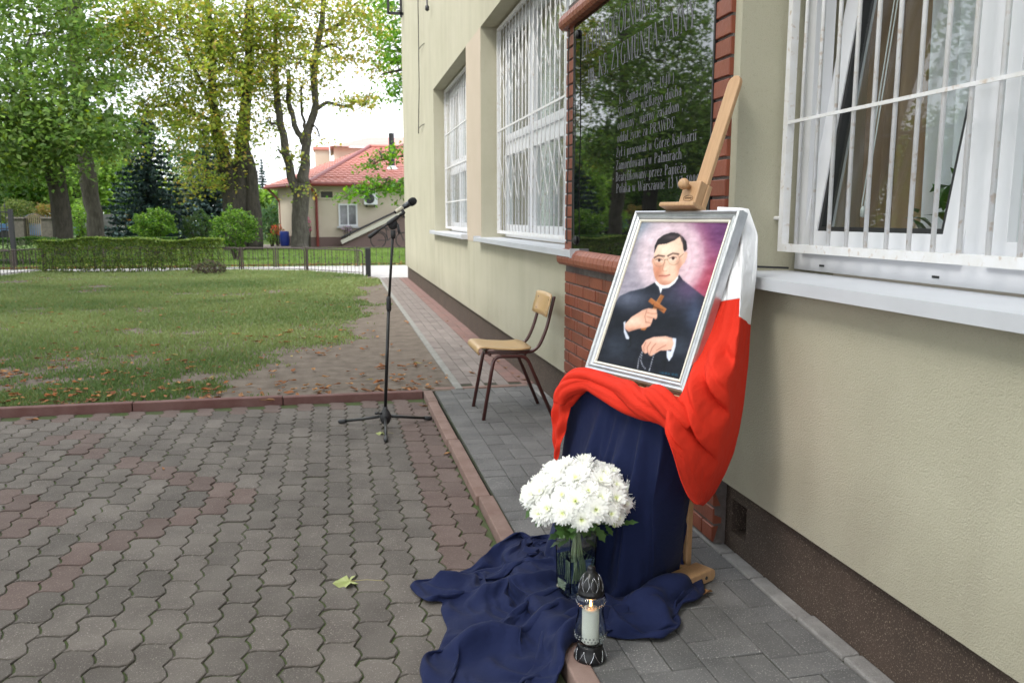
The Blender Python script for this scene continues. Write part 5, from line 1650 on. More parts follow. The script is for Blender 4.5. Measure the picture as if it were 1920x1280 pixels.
def paint(X, Y):
    """the picture: flat paint colours by place; returns sRGB"""
    n = len(X)
    S = lambda v: np.array(v, float) / 255
    def P(poly): return in_poly(X, Y, poly)
    def seg(pts, w_):
        d = np.full(n, 1e9)
        for (x0, y0), (x1, y1) in zip(pts, pts[1:]):
            l2 = (x1 - x0) ** 2 + (y1 - y0) ** 2 + 1e-9
            t = np.clip(((X - x0) * (x1 - x0) + (Y - y0) * (y1 - y0)) / l2, 0, 1)
            d = np.minimum(d, np.hypot(X - x0 - t * (x1 - x0), Y - y0 - t * (y1 - y0)))
        return np.clip(1.5 - d / (w_ / 2), 0, 1)
    def G(cx, cy, rx, ry): return np.exp(-(((X - cx) / rx) ** 2 + ((Y - cy) / ry) ** 2))
    c = np.empty((n, 3))
    def put(m, col, a=1.0):
        m = np.clip(np.asarray(m, float) * a, 0, 1)[:, None]
        c[:] = c * (1 - m) + (S(col) if len(np.shape(col)) == 1 else col) * m
    brush = (fbm(X * .02 + 40, Y * .05 + 40, 1.0, 77) - .5)
    c[:] = S((122, 124, 136))
    put(np.clip((X - 380) / 500, 0, 1), (122, 62, 104))
    put(G(330, 560, 200, 220), (158, 150, 164), .9)
    put(G(420, 170, 120, 70), (112, 132, 150), .7)
    put(G(880, 200, 150, 170), (92, 52, 98), .9)
    put(G(800, 520, 150, 150), (160, 54, 74), .95)
    put(G(760, 330, 90, 170), (160, 78, 110), .7)
    r = np.hypot((X - 585) / 165, (Y - 370) / 205)
    put(np.exp(-((r - .95) / .42) ** 2), (228, 204, 212), .85)
    put(r < .8, (222, 198, 204), .65)
    put(np.exp(-((r - 1.25) / .08) ** 2), (226, 200, 214), .2)
    c += brush[:, None] * .16
    body = P([(225, 680), (262, 622), (330, 592), (420, 572), (488, 535), (522, 570), (570, 565), (642, 488), (665, 522), (760, 600), (806, 640), (716, 930), (650, 1190), (100, 1060), (180, 860)])
    put(body, (24, 27, 38))
    put(body * G(320, 640, 120, 70), (98, 104, 124), .8)
    put(body * G(690, 590, 95, 80), (112, 84, 122), .75)
    put(body * G(740, 740, 60, 120), (80, 92, 122), .65)
    put(body * G(600, 640, 90, 90), (62, 66, 86), .6)
    put(body * G(240, 960, 90, 90), (52, 60, 74), .7)
    put(body * G(650, 960, 60, 70), (60, 68, 82), .7)
    put(body * seg([(330, 880), (335, 950), (320, 960)], 8), (16, 18, 24), .8)
    put(body * seg([(562, 990), (556, 1080), (550, 1130)], 7), (16, 18, 24), .7)
    c += brush[:, None] * .07 * body[:, None]
    # face
    put(P([(668, 345), (684, 332), (694, 345), (690, 372), (676, 408), (658, 428)]), (226, 176, 156))
    put(P([(478, 372), (468, 380), (466, 400), (474, 425), (482, 420)]), (214, 160, 140))
    face = P([(503, 285), (484, 320), (478, 380), (473, 405), (474, 450), (485, 500), (500, 530), (520, 549), (545, 556), (580, 550), (610, 527), (634, 495), (642, 452), (660, 422), (672, 345), (664, 300), (645, 235), (590, 240), (540, 262)])
    put(face, (236, 196, 172))
    put(face * G(500, 470, 40, 80), (190, 118, 92), .85)
    put(face * G(545, 550, 70, 26), (186, 120, 98), .8)
    put(face * G(640, 440, 26, 70), (188, 124, 102), .75)
    put(face * G(560, 320, 60, 40), (248, 220, 200), .8)
    put(face * G(590, 440, 34, 30), (240, 200, 176), .6)
    put(face * G(515, 440, 20, 26), (190, 120, 96), .4)
    hair = P([(480, 345), (484, 295), (503, 252), (540, 224), (590, 208), (630, 213), (662, 236), (686, 270), (691, 320), (676, 336), (667, 322), (661, 282), (644, 235), (610, 260), (560, 281), (505, 287), (493, 312)])
    put(hair, (34, 28, 34))
    put(hair * G(590, 240, 50, 14), (92, 78, 84), .7)
    put(seg([(644, 214), (656, 245), (664, 300)], 4), (200, 160, 140), .5)
    put(seg([(482, 372), (508, 358), (546, 364)], 8), (42, 28, 28), .9)
    put(seg([(568, 362), (600, 346), (636, 352)], 9), (42, 28, 28), .9)
    put(G(512, 392, 17, 9), (244, 230, 222), .9); put(G(600, 381, 19, 10), (244, 230, 222), .9)
    put(np.hypot(X - 513, Y - 390) < 9, (52, 30, 24)); put(np.hypot(X - 602, Y - 379) < 10, (52, 30, 24))
    put(seg([(490, 386), (512, 379), (534, 388)], 4), (60, 34, 30), .9); put(seg([(578, 378), (600, 368), (624, 374)], 4), (60, 34, 30), .9)
    for cx, cy, rr in ((513, 397, 34), (605, 385, 37)):
        d = np.abs(np.hypot((X - cx), (Y - cy)) - rr)
        put(np.clip(1.4 - d / 1.7, 0, 1), (140, 108, 88), .75)
    put(seg([(546, 392), (556, 384), (568, 388)], 4), (120, 92, 74), .9)
    put(seg([(641, 374), (668, 350)], 4), (120, 92, 74), .9)
    put(seg([(548, 400), (534, 448), (540, 462), (562, 460)], 5), (176, 108, 86), .75)
    put(G(550, 448, 9, 14), (250, 222, 200), .7)
    put(seg([(514, 493), (540, 492), (556, 494), (582, 487)], 7), (150, 66, 60), .9)
    put(G(550, 503, 20, 7), (216, 132, 120), .6)
    # collar
    put(P([(486, 533), (492, 545), (518, 572), (540, 577), (575, 572), (612, 545), (636, 508), (633, 494), (610, 527), (580, 551), (545, 557), (518, 549), (498, 528)]), (240, 240, 244))
    put(P([(512, 566), (534, 572), (524, 614)]), (240, 240, 244))
    # cross, hands, cuffs, rosary
    put(P([(524, 614), (548, 626), (428, 852), (396, 848)]), (150, 92, 52))
    put(P([(462, 636), (563, 712), (546, 742), (443, 660)]), (164, 98, 56))
    put(seg([(463, 640), (562, 714)], 4), (206, 148, 96), .8); put(seg([(526, 616), (500, 660)], 5), (196, 138, 90), .7)
    put(seg([(480, 680), (470, 690), (520, 712), (540, 718)], 6), (40, 28, 24), .7)
    h1 = P([(292, 812), (340, 760), (410, 716), (450, 704), (498, 712), (504, 745), (502, 770), (492, 782), (478, 770), (470, 800), (458, 824), (430, 834), (380, 842), (322, 860), (298, 842)])
    put(h1, (226, 174, 150)); put(h1 * G(350, 790, 60, 26), (242, 206, 186), .8); put(h1 * G(360, 850, 70, 16), (176, 116, 96), .7)
    for s in ([(436, 718), (424, 760), (432, 800)], [(500, 740), (470, 742), (440, 735)], [(496, 775), (465, 768), (436, 760)], [(470, 806), (448, 800), (428, 796)]): put(h1 * seg(s, 5), (150, 92, 76), .7)
    h2 = P([(403, 955), (430, 915), (480, 895), (560, 890), (602, 904), (616, 930), (604, 978), (568, 985), (524, 986), (492, 1006), (470, 1020), (452, 1016), (446, 998), (428, 1006), (410, 990)])
    put(h2, (224, 172, 150)); put(h2 * G(530, 915, 60, 18), (242, 206, 188), .8)
    for s in ([(432, 930), (418, 960), (420, 990)], [(462, 930), (440, 965), (444, 1000)], [(494, 940), (470, 970), (456, 1010)], [(560, 950), (530, 966), (500, 985)]): put(h2 * seg(s, 5), (150, 92, 78), .75)
    put(P([(287, 796), (300, 788), (296, 840), (326, 900), (322, 912), (304, 908), (290, 862)]), (206, 212, 226))
    put(P([(600, 903), (626, 906), (622, 962), (604, 1022), (580, 1058), (566, 1030), (564, 986), (592, 990), (610, 940)]), (208, 216, 232))
    for k_, path_ in enumerate(([(405, 995), (388, 1040), (382, 1080), (380, 1112)], [(408, 1000), (400, 1050), (412, 1085), (436, 1112)], [(484, 1012), (470, 1060), (460, 1100), (452, 1126)])):
        for (x0, y0), (x1, y1) in zip(path_, path_[1:]):
            for t in (0, .33, .66): put(np.hypot(X - x0 - (x1 - x0) * t, Y - y0 - (y1 - y0) * t) < 4.6, (186, 190, 200), .9)
    for i in range(11):
        x = 522 + i * 11; y = 1132 + i * 1.6
        if i == 6: continue
        put(seg([(x, y - 8), (x + 4, y + 6), (x + 8, y - 5)][: 2 + i % 2], 3), (38, 120, 150), .9)
    return np.clip(c, 0, 1)
def make_canvas():
    W_, H_ = 250, 320
    a = .0425
    x0, x1, z0, z1 = -hw + a, hw - a, a, PHT - a
    # homography from (u, v) on the canvas to the drawing's coordinates
    src = [(0, 0), (1, 0), (1, 1), (0, 1)]; dst = [(400, 138), (956, 154), (652, 1178), (118, 1052)]
    A, b = [], []
    for (u, v), (x, y) in zip(src, dst):
        A += [[u, v, 1, 0, 0, 0, -u * x, -v * x], [0, 0, 0, u, v, 1, -u * y, -v * y]]; b += [x, y]
    h = np.append(np.linalg.solve(np.array(A, float), np.array(b, float)), 1).reshape(3, 3)
    u, v = np.meshgrid((np.arange(W_) + .5) / W_, (np.arange(H_) + .5) / H_)
    q = h @ np.stack([u.ravel(), v.ravel(), np.ones(u.size)])
    col = paint(q[0] / q[2], q[1] / q[2]).reshape(H_, W_, 3)
    def blur(a, n):
        k = np.array([1, 2, 1.]) / 4
        for _ in range(n):
            p_ = np.pad(a, ((1, 1), (0, 0), (0, 0)), 'edge'); a = p_[:-2] * k[0] + p_[1:-1] * k[1] + p_[2:] * k[2]
            p_ = np.pad(a, ((0, 0), (1, 1), (0, 0)), 'edge'); a = p_[:, :-2] * k[0] + p_[:, 1:-1] * k[1] + p_[:, 2:] * k[2]
        return a
    soft = blur(col, 7)
    col = .65 * blur(col, 1) + .35 * soft                      # worked wet in wet
    a1 = fbm(u.ravel() * 9 + v.ravel() * 30 + 5, v.ravel() * 8 - u.ravel() * 26 + 50, 1.0, 61).reshape(H_, W_) - .5
    a2 = fbm(u.ravel() * 40 + 5, v.ravel() * 60 + 9, 1.0, 62).reshape(H_, W_) - .5
    col = np.clip(col * (1 + .08 * a1[..., None] + .07 * a2[..., None]) + .02 * a1[..., None], 0, 1).reshape(-1, 3) ** 2.2
    gu, gv = np.meshgrid(np.arange(W_ + 1) / W_, np.arange(H_ + 1) / H_)
    V = np.c_[(x0 + (x1 - x0) * gu).ravel(), np.full(gu.size, .003), (z1 - (z1 - z0) * gv).ravel()]
    r, c = np.meshgrid(np.arange(H_), np.arange(W_), indexing='ij')
    i = (r * (W_ + 1) + c).ravel()
    F = np.c_[i, i + W_ + 1, i + W_ + 2, i + 1]
    m = leafmat('oil_paint', .38, 0)
    npmesh('canvas', V, F, m, col * .93, pt)
make_canvas()

# ================================================================== CHAIR
m_brown_tube = mat('brown_tube', (.065, .018, .015), .3, coat=.3)
m_ply = mat('plywood', (.50, .325, .155), .4, col2=(.45, .28, .125), nscale=4, stretch=(2, 40, 40), coat=.2)
chr_ = empty('school_chair', (1.1, 5.23, 0)); tag(chr_, 'plywood school chair with brown tube frame standing by the wall', 'chair')
cl_ = -chr_.location
def rounded(P, r=.05, n=5):
    P = [Vector(p) for p in P]
    out = [P[0]]
    for a, b, c in zip(P, P[1:], P[2:]):
        d0, d1 = (a - b), (c - b)
        rr = min(r, d0.length * .45, d1.length * .45)
        p, q = b + d0.normalized() * rr, b + d1.normalized() * rr
        for i in range(n + 1):
            t = i / n
            out.append(p * (1 - t) ** 2 + b * 2 * t * (1 - t) + q * t * t)
    out.append(P[-1])
    return out
for yy, yl in ((5.045, 5.03), (5.405, 5.43)):
    leg = MB().tube(rounded([(.882, yl, 0), (.955, yy, .408), (1.165, yy, .404), (1.338, yl, 0)], .05), .0122, 10).build('side_frame', m_brown_tube, chr_, True); leg.location = cl_
    yb = yy + (.018 if yy < 5.2 else -.018)
    bp_ = MB().tube(rounded([(.90, yb, .432), (1.235, yb, .424), (1.300, yb, .56), (1.352, yb, .780)], .07), .011, 10).build('back_post', m_brown_tube, chr_, True); bp_.location = cl_
o = MB().tube([(.93, 5.05, .418), (.93, 5.40, .418)], .009, 8).tube([(1.16, 5.05, .415), (1.16, 5.40, .415)], .009, 8).build('cross_tube', m_brown_tube, chr_, True); o.location = cl_
prof = [(.862, .425), (.853, .440), (.855, .455), (.868, .463), (.90, .463), (.98, .452), (1.08, .445), (1.16, .445), (1.215, .450)]
P = []
for i, (x, z) in enumerate(prof):
    row = []
    for j in range(11):
        t = j / 10
        e = .03 * (abs(2 * t - 1) ** 4) if i >= len(prof) - 2 else 0
        row.append((x - e, 5.03 + .39 * t, z - .006 * (1 - (2 * t - 1) ** 2) * (i > 3)))
    P.append(row)
o = MB().grid(P).build('seat', m_ply, chr_, True); o.location = cl_
md = o.modifiers.new('solid', 'SOLIDIFY'); md.thickness = .009
P = []
for i in range(6):
    v = i / 5
    row = []
    for j in range(11):
        t = j / 10
        row.append((1.298 + .033 * v + .018 * (1 - (2 * t - 1) ** 2), 5.035 + .385 * t, .645 + .150 * v - .008 * (abs(2 * t - 1) ** 10) * (1 if v > .5 else -1)))
    P.append(row)
o = MB().grid(P).build('backrest', m_ply, chr_, True); o.location = cl_
md = o.modifiers.new('solid', 'SOLIDIFY'); md.thickness = .009
for yy in (5.085, 5.365):
    for z in (.68, .755):
        o = MB().lathe([(.001, .004), (.006, .002), (.007, 0)], 10, M=Matrix.Translation((1.300 + (z - .65) * .22, yy, z)) @ Matrix.Rotation(-PI / 2, 4, 'Y')).build('rivet', m_steel, chr_)
        o.location = cl_

# ================================================================== MICROPHONE STAND
m_mic = mat('stand_black', (.012, .012, .013), .38)
m_plast = mat('stand_plastic', (.02, .02, .022), .55)
MS = Vector((.266, 5.09, YZ))
ms = empty('microphone_stand', tuple(MS)); tag(ms, 'black tripod microphone stand with boom on the paved yard', 'microphone stand')
for i in range(3):
    a = math.radians((-93, 27, 147)[i])
    d = Vector((math.cos(a), math.sin(a), 0))
    lg = MB().tube([d * .035 + Vector((0, 0, .075)), d * .20 + Vector((0, 0, .040)), d * .325 + Vector((0, 0, .016))], .0095, 8).build('leg', m_mic, ms, True)
    MB().tube([d * .29 + Vector((0, 0, .022)), d * .335 + Vector((0, 0, .0135)), d * .345 + Vector((0, 0, .0135))], [.0135, .0135, .010], 10).build('rubber_foot', m_plast, lg, True)
MB().lathe([(.018, .03), (.030, .045), (.036, .07), (.036, .088), (.026, .108), (.016, .125), (.013, .14)], 16).build('hub', m_plast, ms, True)
MB().tube([(-.02, -.01, .10), (-.05, -.02, .105)], .007, 8).lathe([(.012, 0), (.013, .012), (.004, .014)], 10, (-.055, -.022, .10)).build('hub_screw', m_plast, ms, True)
tp_ = ay(737, 432, 5.09) - MS
mid_ = ay(729, 570, 5.09) - MS
MB().tube([(0, 0, .12), tuple(mid_)], .0105, 10).tube([tuple(mid_ - Vector((0, 0, .001))), tuple(tp_)], .0085, 10).build('mast', m_mic, ms, True)
MB().tube([tuple(mid_ - Vector((0, 0, .045))), tuple(mid_ - Vector((0, 0, .03))), tuple(mid_ + Vector((0, 0, .03))), tuple(mid_ + Vector((0, 0, .05)))], [.012, .016, .015, .010], 12).build('height_clutch', m_plast, ms, True)
MB().tube([tuple(tp_ - Vector((0, 0, .05))), tuple(tp_ - Vector((0, 0, .03))), tuple(tp_)], [.012, .016, .015], 12).build('mast_collar', m_plast, ms, True)
b0, b1 = ay(694, 443, 5.05) - MS, ay(757, 399, 5.09) - MS
ax_ = (b1 - b0).normalized()
pv_ = b0.lerp(b1, .62)
bm = MB().tube([tuple(b0), tuple(b1)], .0062, 10).build('boom', m_mic, ms, True)
MB().tube([tuple(b0 - ax_ * .012), tuple(b0 - ax_ * .004), tuple(b0 + ax_ * .055), tuple(b0 + ax_ * .06)], [.009, .0125, .0115, .008], 12).build('counterweight', m_plast, bm, True)
MB().tube([tuple(pv_ - ax_ * .03), tuple(pv_ - ax_ * .02), tuple(pv_ + ax_ * .045), tuple(pv_ + ax_ * .06)], [.009, .014, .013, .008], 12).build('boom_clamp', m_plast, bm, True)
pj = tp_ + Vector((0, 0, .035))
MB().lathe([(.001, -.022), (.03, -.022), (.036, -.012), (.036, .012), (.03, .022), (.001, .022)], 18, M=Matrix.Translation(pj) @ Matrix.Rotation(PI / 2, 4, 'X') @ Matrix.Scale(.85, 4)).build('pivot_disc', m_plast, ms, True)
MB().tube([tuple(pj), tuple(pv_)], .014, 10).build('pivot_neck', m_plast, ms, True)
MB().tube([tuple(pj + Vector((.028, -.02, .0))), tuple(pj + Vector((.034, -.03, -.055)))], [.008, .006], 8).build('pivot_lever', m_plast, ms, True)
m0, m1 = ay(746, 395, 5.09), ay(767, 382, 5.12)
cl0 = b1 + MS
MB().tube([tuple(b1 - ax_ * .03), tuple(b1), tuple((m0.lerp(m1, .3)) - MS)], [.009, .012, .009], 10).build('clip_joint', m_plast, ms, True)
w1_ = ay(757, 407, 5.09) - MS
MB().tube([tuple(b1), tuple(w1_)], .003, 6).lathe([(.001, -.004), (.009, -.003), (.009, .003), (.001, .004)], 10, tuple(w1_)).build('wing_screw', m_plast, ms, True)
mc = empty('microphone', tuple(m0)); tag(mc, 'handheld microphone with dark round grille held in the boom clip', 'microphone')
md_ = (m1 - m0).normalized()
Lm = .105
def mtube(ts, rs, name, m):
    MB().tube([tuple(md_ * (t * Lm)) for t in ts], rs, 16).build(name, m, mc, True)
mtube([-.18, -.05, .35], [.011, .0125, .0135], 'tail_band', mat('mic_cream', (.55, .52, .40), .4))
mtube([-.22, -.181], [.0105, .011], 'connector', m_plast)
mtube([.351, .7, .88], [.0135, .0175, .0185], 'handle', mat('mic_grey', (.08, .085, .09), .25, metal=.7))
mtube([.881, .92, 1.05, 1.22, 1.33, 1.38], [.0195, .023, .0255, .0235, .015, .004], 'grille', mat('mic_grille', (.025, .025, .027), .5, metal=.5, bump=1, bscale=900))
# ================================================================== VASE, BOUQUET, GRAVE LANTERN
VX, VY = .755, 2.52
m_glass = glassmat('clear_glass', (.96, .985, .975))
m_water = glassmat('water', (.93, .98, .96), ior=1.33)
vs = empty('glass_vase', (VX, VY, .022), math.radians(14)); tag(vs, 'square clear glass vase half filled with water on the blue cloth', 'vase')
def vase_mesh():
    mb = MB()
    rings = [(.044, 0), (.046, .002), (.052, .25), (.0515, .252), (.0478, .252), (.0475, .25), (.0425, .018)]
    vsx, fs = [], []
    for r, z in rings: vsx += [(-r, -r, z), (r, -r, z), (r, r, z), (-r, r, z)]
    for i in range(len(rings) - 1):
        for k in range(4): fs.append((i * 4 + k, i * 4 + (k + 1) % 4, i * 4 + 4 + (k + 1) % 4, i * 4 + 4 + k))
    fs += [(3, 2, 1, 0), tuple((len(rings) - 1) * 4 + k for k in range(4))]
    return mb.add(vsx, fs)
vase_mesh().build('vase_glass', m_glass, vs)
r0, r1 = .0418, .0446
MB().add([(-r0, -r0, .0186), (r0, -r0, .0186), (r0, r0, .0186), (-r0, r0, .0186), (-r1, -r1, .135), (r1, -r1, .135), (r1, r1, .135), (-r1, r1, .135)], [(3, 2, 1, 0), (4, 5, 6, 7), (0, 1, 5, 4), (1, 2, 6, 5), (2, 3, 7, 6), (3, 0, 4, 7)]).build('water', m_water, vs)
BQ = Vector((VX, VY - .02, .30))
bq = empty('chrysanthemum_bouquet', tuple(BQ)); bq.scale = (.92, .92, .90); tag(bq, 'full bouquet of white chrysanthemums with dark leaves in the glass vase', 'bouquet')
m_petal = leafmat('petal', .6, .3)
def petal_rows(mb_v, mb_f, mb_c, ang, elev, L, w_, curl, r0, z0, col):
    ca, sa = math.cos(ang), math.sin(ang)
    pts = []
    b = len(mb_v)
    e = elev
    r, z = r0, z0
    segs = [(0, .45), (.35, 1.0), (.75, .95), (1.0, .35)]
    prev = 0
    for t, wk in segs:
        dl = (t - prev) * L
        prev = t
        r += dl * math.cos(e); z += dl * math.sin(e)
        e += curl * .35
        for s in (-1, 1):
            x, y = r, s * w_ * wk * .5
            mb_v.append((x * ca - y * sa, x * sa + y * ca, z + abs(s) * w_ * .12))
    for i in range(3):
        mb_f.append((b + 2 * i, b + 2 * i + 1, b + 2 * i + 3, b + 2 * i + 2)); mb_c.append(col)
def flower_mesh(seed, R=.047, openc=True):
    rs = np.random.default_rng(seed)
    v, f, c = [], [], []
    for n, e, L, w_, cu, z in ((19, -.22, .98, .0125, .22, -.002), (19, .08, 1.0, .0125, .25, .001), (18, .36, .94, .012, .3, .004), (16, .64, .80, .011, .35, .006), (13, .95, .60, .0095, .4, .008), (9, 1.22, .38, .007, .3, .009)):
        for i in range(n):
            col = np.array([.84, .84, .82]) * rs.uniform(.96, 1.0)
            if L < .4: col = np.array([.86, .88, .66])
            elif L < .61: col = np.array([.84, .85, .78])
            petal_rows(v, f, c, 2 * PI * (i + rs.uniform(-.25, .25)) / n + z * 400, e + rs.normal(0, .10), R * L * rs.uniform(.88, 1.1), w_ * rs.uniform(.85, 1.1), cu, .002, z, col)
    b = len(v)
    for k in range(8): v.append((.004 * math.cos(k * PI / 4), .004 * math.sin(k * PI / 4), .012))
    v.append((0, 0, .017))
    for k in range(0, 8, 2):
        f.append((b + k, b + (k + 1) % 8, b + (k + 2) % 8, b + 8)); c.append(np.array([.66, .72, .30]))
    me = npmesh('flower_head', np.array(v), np.array(f), m_petal, np.array(c))
    d = me.data
    bpy.data.objects.remove(me, do_unlink=True)
    return d
fm = [flower_mesh(s) for s in (1, 2, 3)]
rs = np.random.default_rng(12)
heads = []
N = 54
for i in range(N):
    t = (i + .5) / N
    ph = math.acos(1 - t * 1.12)
    th_ = i * 2.39996
    d = Vector((math.sin(ph) * math.cos(th_), math.sin(ph) * math.sin(th_), math.cos(ph)))
    d = (d + Vector(rs.normal(0, .06, 3))).normalized()
    p = Vector((d.x * .172, d.y * .172, .055 + d.z * .125)) * rs.uniform(.94, 1.05)
    nrm = (d + Vector((-.25, -.35, .22)) * .6).normalized()
    o = link('flower_head', fm[i % 3], bq, p)
    o.rotation_euler = (nrm.to_track_quat('Z', 'Y') @ Vector((0, 0, 1)).rotation_difference(Vector((0, 0, 1)))).to_euler()
    o.rotation_euler.rotate_axis('Z', rs.uniform(0, 6.28))
    s = rs.uniform(.82, 1.08) * (.75 if t > .93 else 1)
    o.scale = (s, s, s)
    heads.append(p)
m_stem = mat('flower_stem', (.40, .50, .26), .5, col2=(.52, .56, .38), nscale=30)
rot = Matrix.Rotation(math.radians(14), 3, 'Z')
for i in range(15):
    a = i * 2.39996
    h = heads[i * 3 % N]
    q = rot @ Vector((rs.uniform(-.032, .032), rs.uniform(-.032, .032), 0)) + Vector((0, .02, -.255))
    m1_ = Vector((q.x * .3, q.y * .3 + .015, -.06))
    MB().tube([tuple(q), tuple(q.lerp(m1_, .5) + Vector(rs.normal(0, .004, 3))), tuple(m1_), tuple(m1_.lerp(h, .5)), tuple(h - h.normalized() * .006)], [.0034, .0034, .0032, .0028, .0024], 6, cap=True).build('stem', m_stem, bq, True)
def lobed_leaf():
    half = [(0, .0), (.012, .10), (.16, .22), (.11, .34), (.24, .48), (.15, .58), (.22, .74), (.10, .82), (.0, 1.0)]
    mid = [(0, y) for x, y in half]
    v, f = [], []
    for (x, y) in half:
        cz = -.18 * y * y
        v += [(-x, y, cz + .12 * x), (0, y, cz), (x, y, cz + .12 * x)]
    for i in range(len(half) - 1):
        a = i * 3
        f += [(a, a + 1, a + 4, a + 3), (a + 1, a + 2, a + 5, a + 4)]
    return MB().add(v, f).data('leaf', mat('mum_leaf', (.028, .075, .014), .55, col2=(.05, .11, .022), nscale=40, rand=.25), True)
lf = lobed_leaf()
for i in range(84):
    t = rs.uniform(0, 1)
    a = rs.uniform(0, 2 * PI)
    if t < .62:
        r = rs.uniform(.06, .165); z = rs.uniform(-.005, .07) - .0 * r
    else:
        r = rs.uniform(.01, .05); z = rs.uniform(-.10, .0)
    p = Vector((r * math.cos(a), r * math.sin(a) + .015 * (z < 0), z))
    o = link('leaf', lf, bq, p, (rs.uniform(-.9, .4), rs.uniform(-.5, .5), a - PI / 2 + rs.normal(0, .5)))
    s = rs.uniform(.045, .078)
    o.scale = (s * 1.15, s, s)
# two buds under the flowers
for i in range(5):
    a = rs.uniform(3, 6.2)
    o = MB().lathe([(.001, -.01), (.007, -.006), (.0095, .002), (.006, .010), (.001, .013)], 10).build('bud', mat('bud_green', (.45, .5, .25), .6), bq, True)
    o.location = (.17 * math.cos(a), .17 * math.sin(a), .035 + rs.uniform(-.02, .02))

# grave lantern
LX, LY = .690, 2.145
gl = empty('grave_lantern', (LX, LY, .004)); gl.scale = (.94, .94, .935); tag(gl, 'glass grave lantern with black pointed lid and burning white candle', 'lantern')
m_lid = mat('lantern_black', (.008, .008, .009), .28, spec=.35)
m_chr = mat('lantern_silver', (.62, .63, .66), .22, metal=1.)
m_lglass = glassmat('lantern_glass', (.965, .99, .985))
MB().lathe([(.0495, 0), (.0515, .004), (.050, .012), (.045, .026), (.041, .038), (.040, .046), (.0385, .050), (.02, .050)], 40).build('lantern_base', m_lid, gl, True)
outp = [(.034, .051), (.040, .055), (.0455, .068), (.0488, .083), (.0490, .095), (.046, .112), (.0415, .132), (.0385, .150), (.0385, .165), (.0415, .180), (.0455, .192), (.0465, .200), (.044, .208), (.036, .212)]
inp = [(r - .0035, z) for r, z in outp][::-1]
fl = [0, .004, .012, .014, .014, .02, .03, .034, .03, .012, .006, .004, 0, 0]
MB().lathe(outp + inp, 56, flute=fl + [0] * len(inp)).build('lantern_glass', m_lglass, gl, True)
rings = MB()
for z, r in ((.076, .0482), (.086, .0496), (.183, .0428), (.190, .0452)):
    for k in range(28):
        a = 2 * PI * k / 28 + (z > .08) * .11
        rings.lathe([(.0005, .002), (.0022, .0012), (.003, 0)], 6, M=Matrix.Translation((r * math.cos(a), r * math.sin(a), z)) @ Matrix.Rotation(a, 4, 'Z') @ Matrix.Rotation(PI / 2, 4, 'Y'))
tag(rings.build('glass_beading', m_lglass, gl, True), kind='stuff')
MB().lathe([(.0395, .2125), (.041, .215), (.041, .222), (.0385, .226), (.0375, .236), (.034, .252), (.027, .268), (.018, .280), (.0125, .285), (.0125, .296), (.0115, .300), (.001, .301)], 40).build('lantern_lid', m_lid, gl, True)
orn = MB()
for k in range(8):
    a0 = 2 * PI * k / 8
    for s in (-1, 1):
        pts = []
        for i in range(7):
            t = i / 6
            z = .228 + .046 * t
            r = np.interp(z, [.226, .236, .252, .268, .28], [.0387, .0377, .0342, .0272, .0182]) + .0004
            a = a0 + s * .36 * math.sin(PI * t) * (1 - .2 * t)
            pts.append((r * math.cos(a), r * math.sin(a), z))
        orn.tube(pts, .0006, 5)
    for s in (-1, 1):
        pts = []
        for i in range(6):
            t = i / 5
            z = .004 + .034 * t
            r = np.interp(z, [.004, .012, .026, .038], [.0515, .050, .045, .041]) + .0004
            a = a0 + s * .34 * (1 - t) ** 1.4
            pts.append((r * math.cos(a), r * math.sin(a), z))
        orn.tube(pts, [.0012, .0012, .001, .0009, .0008, .0005], 5)
tag(orn.build('silver_ornament', m_chr, gl, True), kind='stuff')
MB().lathe([(.001, .056), (.026, .056), (.0265, .06), (.0265, .160), (.025, .163), (.001, .161)], 28).build('candle', mat('candle_wax', (.82, .80, .74), .5), gl, True)
MB().tube([(0, 0, .161), (0, 0, .172)], .0012, 6).build('wick', m_dark, gl)
m_fl = bpy.data.materials.new('flame'); m_fl.use_nodes = True
_e = m_fl.node_tree.nodes['Principled BSDF']
_e.inputs['Base Color'].default_value = (1, .5, .15, 1)
_e.inputs['Emission Color'].default_value = (1, .36, .08, 1)
_e.inputs['Emission Strength'].default_value = 9
MB().lathe([(.001, .168), (.0035, .172), (.004, .176), (.0022, .182), (.0005, .187)], 12).build('flame', m_fl, gl, True)

# ================================================================== FALLEN LEAVES
m_dry = [mat('dry_leaf_a', (.22, .088, .034), .8, col2=(.30, .15, .06), nscale=60, rand=.3), mat('dry_leaf_b', (.30, .165, .075), .8, col2=(.20, .09, .036), nscale=60, rand=.3), mat('dry_leaf_c', (.19, .075, .032), .8, col2=(.28, .12, .045), nscale=60, rand=.3)]
def dryleaf(seed):
    rs = np.random.default_rng(seed)
    n = 6
    v, f = [], []
    cu, tw = rs.uniform(.25, .6), rs.uniform(-.5, .5)
    for i in range(n):
        t = i / (n - 1)
        w_ = .19 * math.sin(PI * (t ** .8) * .93 + .12)
        y = t - .5
        z = .22 * cu * (2 * t - 1) ** 2 + rs.uniform(-.02, .02)
        a = tw * (t - .5)
        e = .6 + .3 * math.sin(7 * t)
        for s in (-1, 0, 1):
            v.append((s * w_ * math.cos(a) + .04 * math.sin(4 * t), y, z + abs(s) * w_ * e + s * w_ * math.sin(a)))
    for i in range(n - 1):
        a = i * 3
        f += [(a, a + 1, a + 4, a + 3), (a + 1, a + 2, a + 5, a + 4)]
    return MB().add(v, f)
dl = [[dryleaf(s).data('fallen_leaf', m) for s in range(3)] for m in m_dry]
dlraw = [np.array(dryleaf(s).v) for s in range(3)]
dlf = np.array(dryleaf(0).f)
rs = np.random.default_rng(77)
ly = 6.03 + 13.5 * rs.random(16000) ** 1.8
lx = rs.uniform(-.55 * ly - .4, .84)
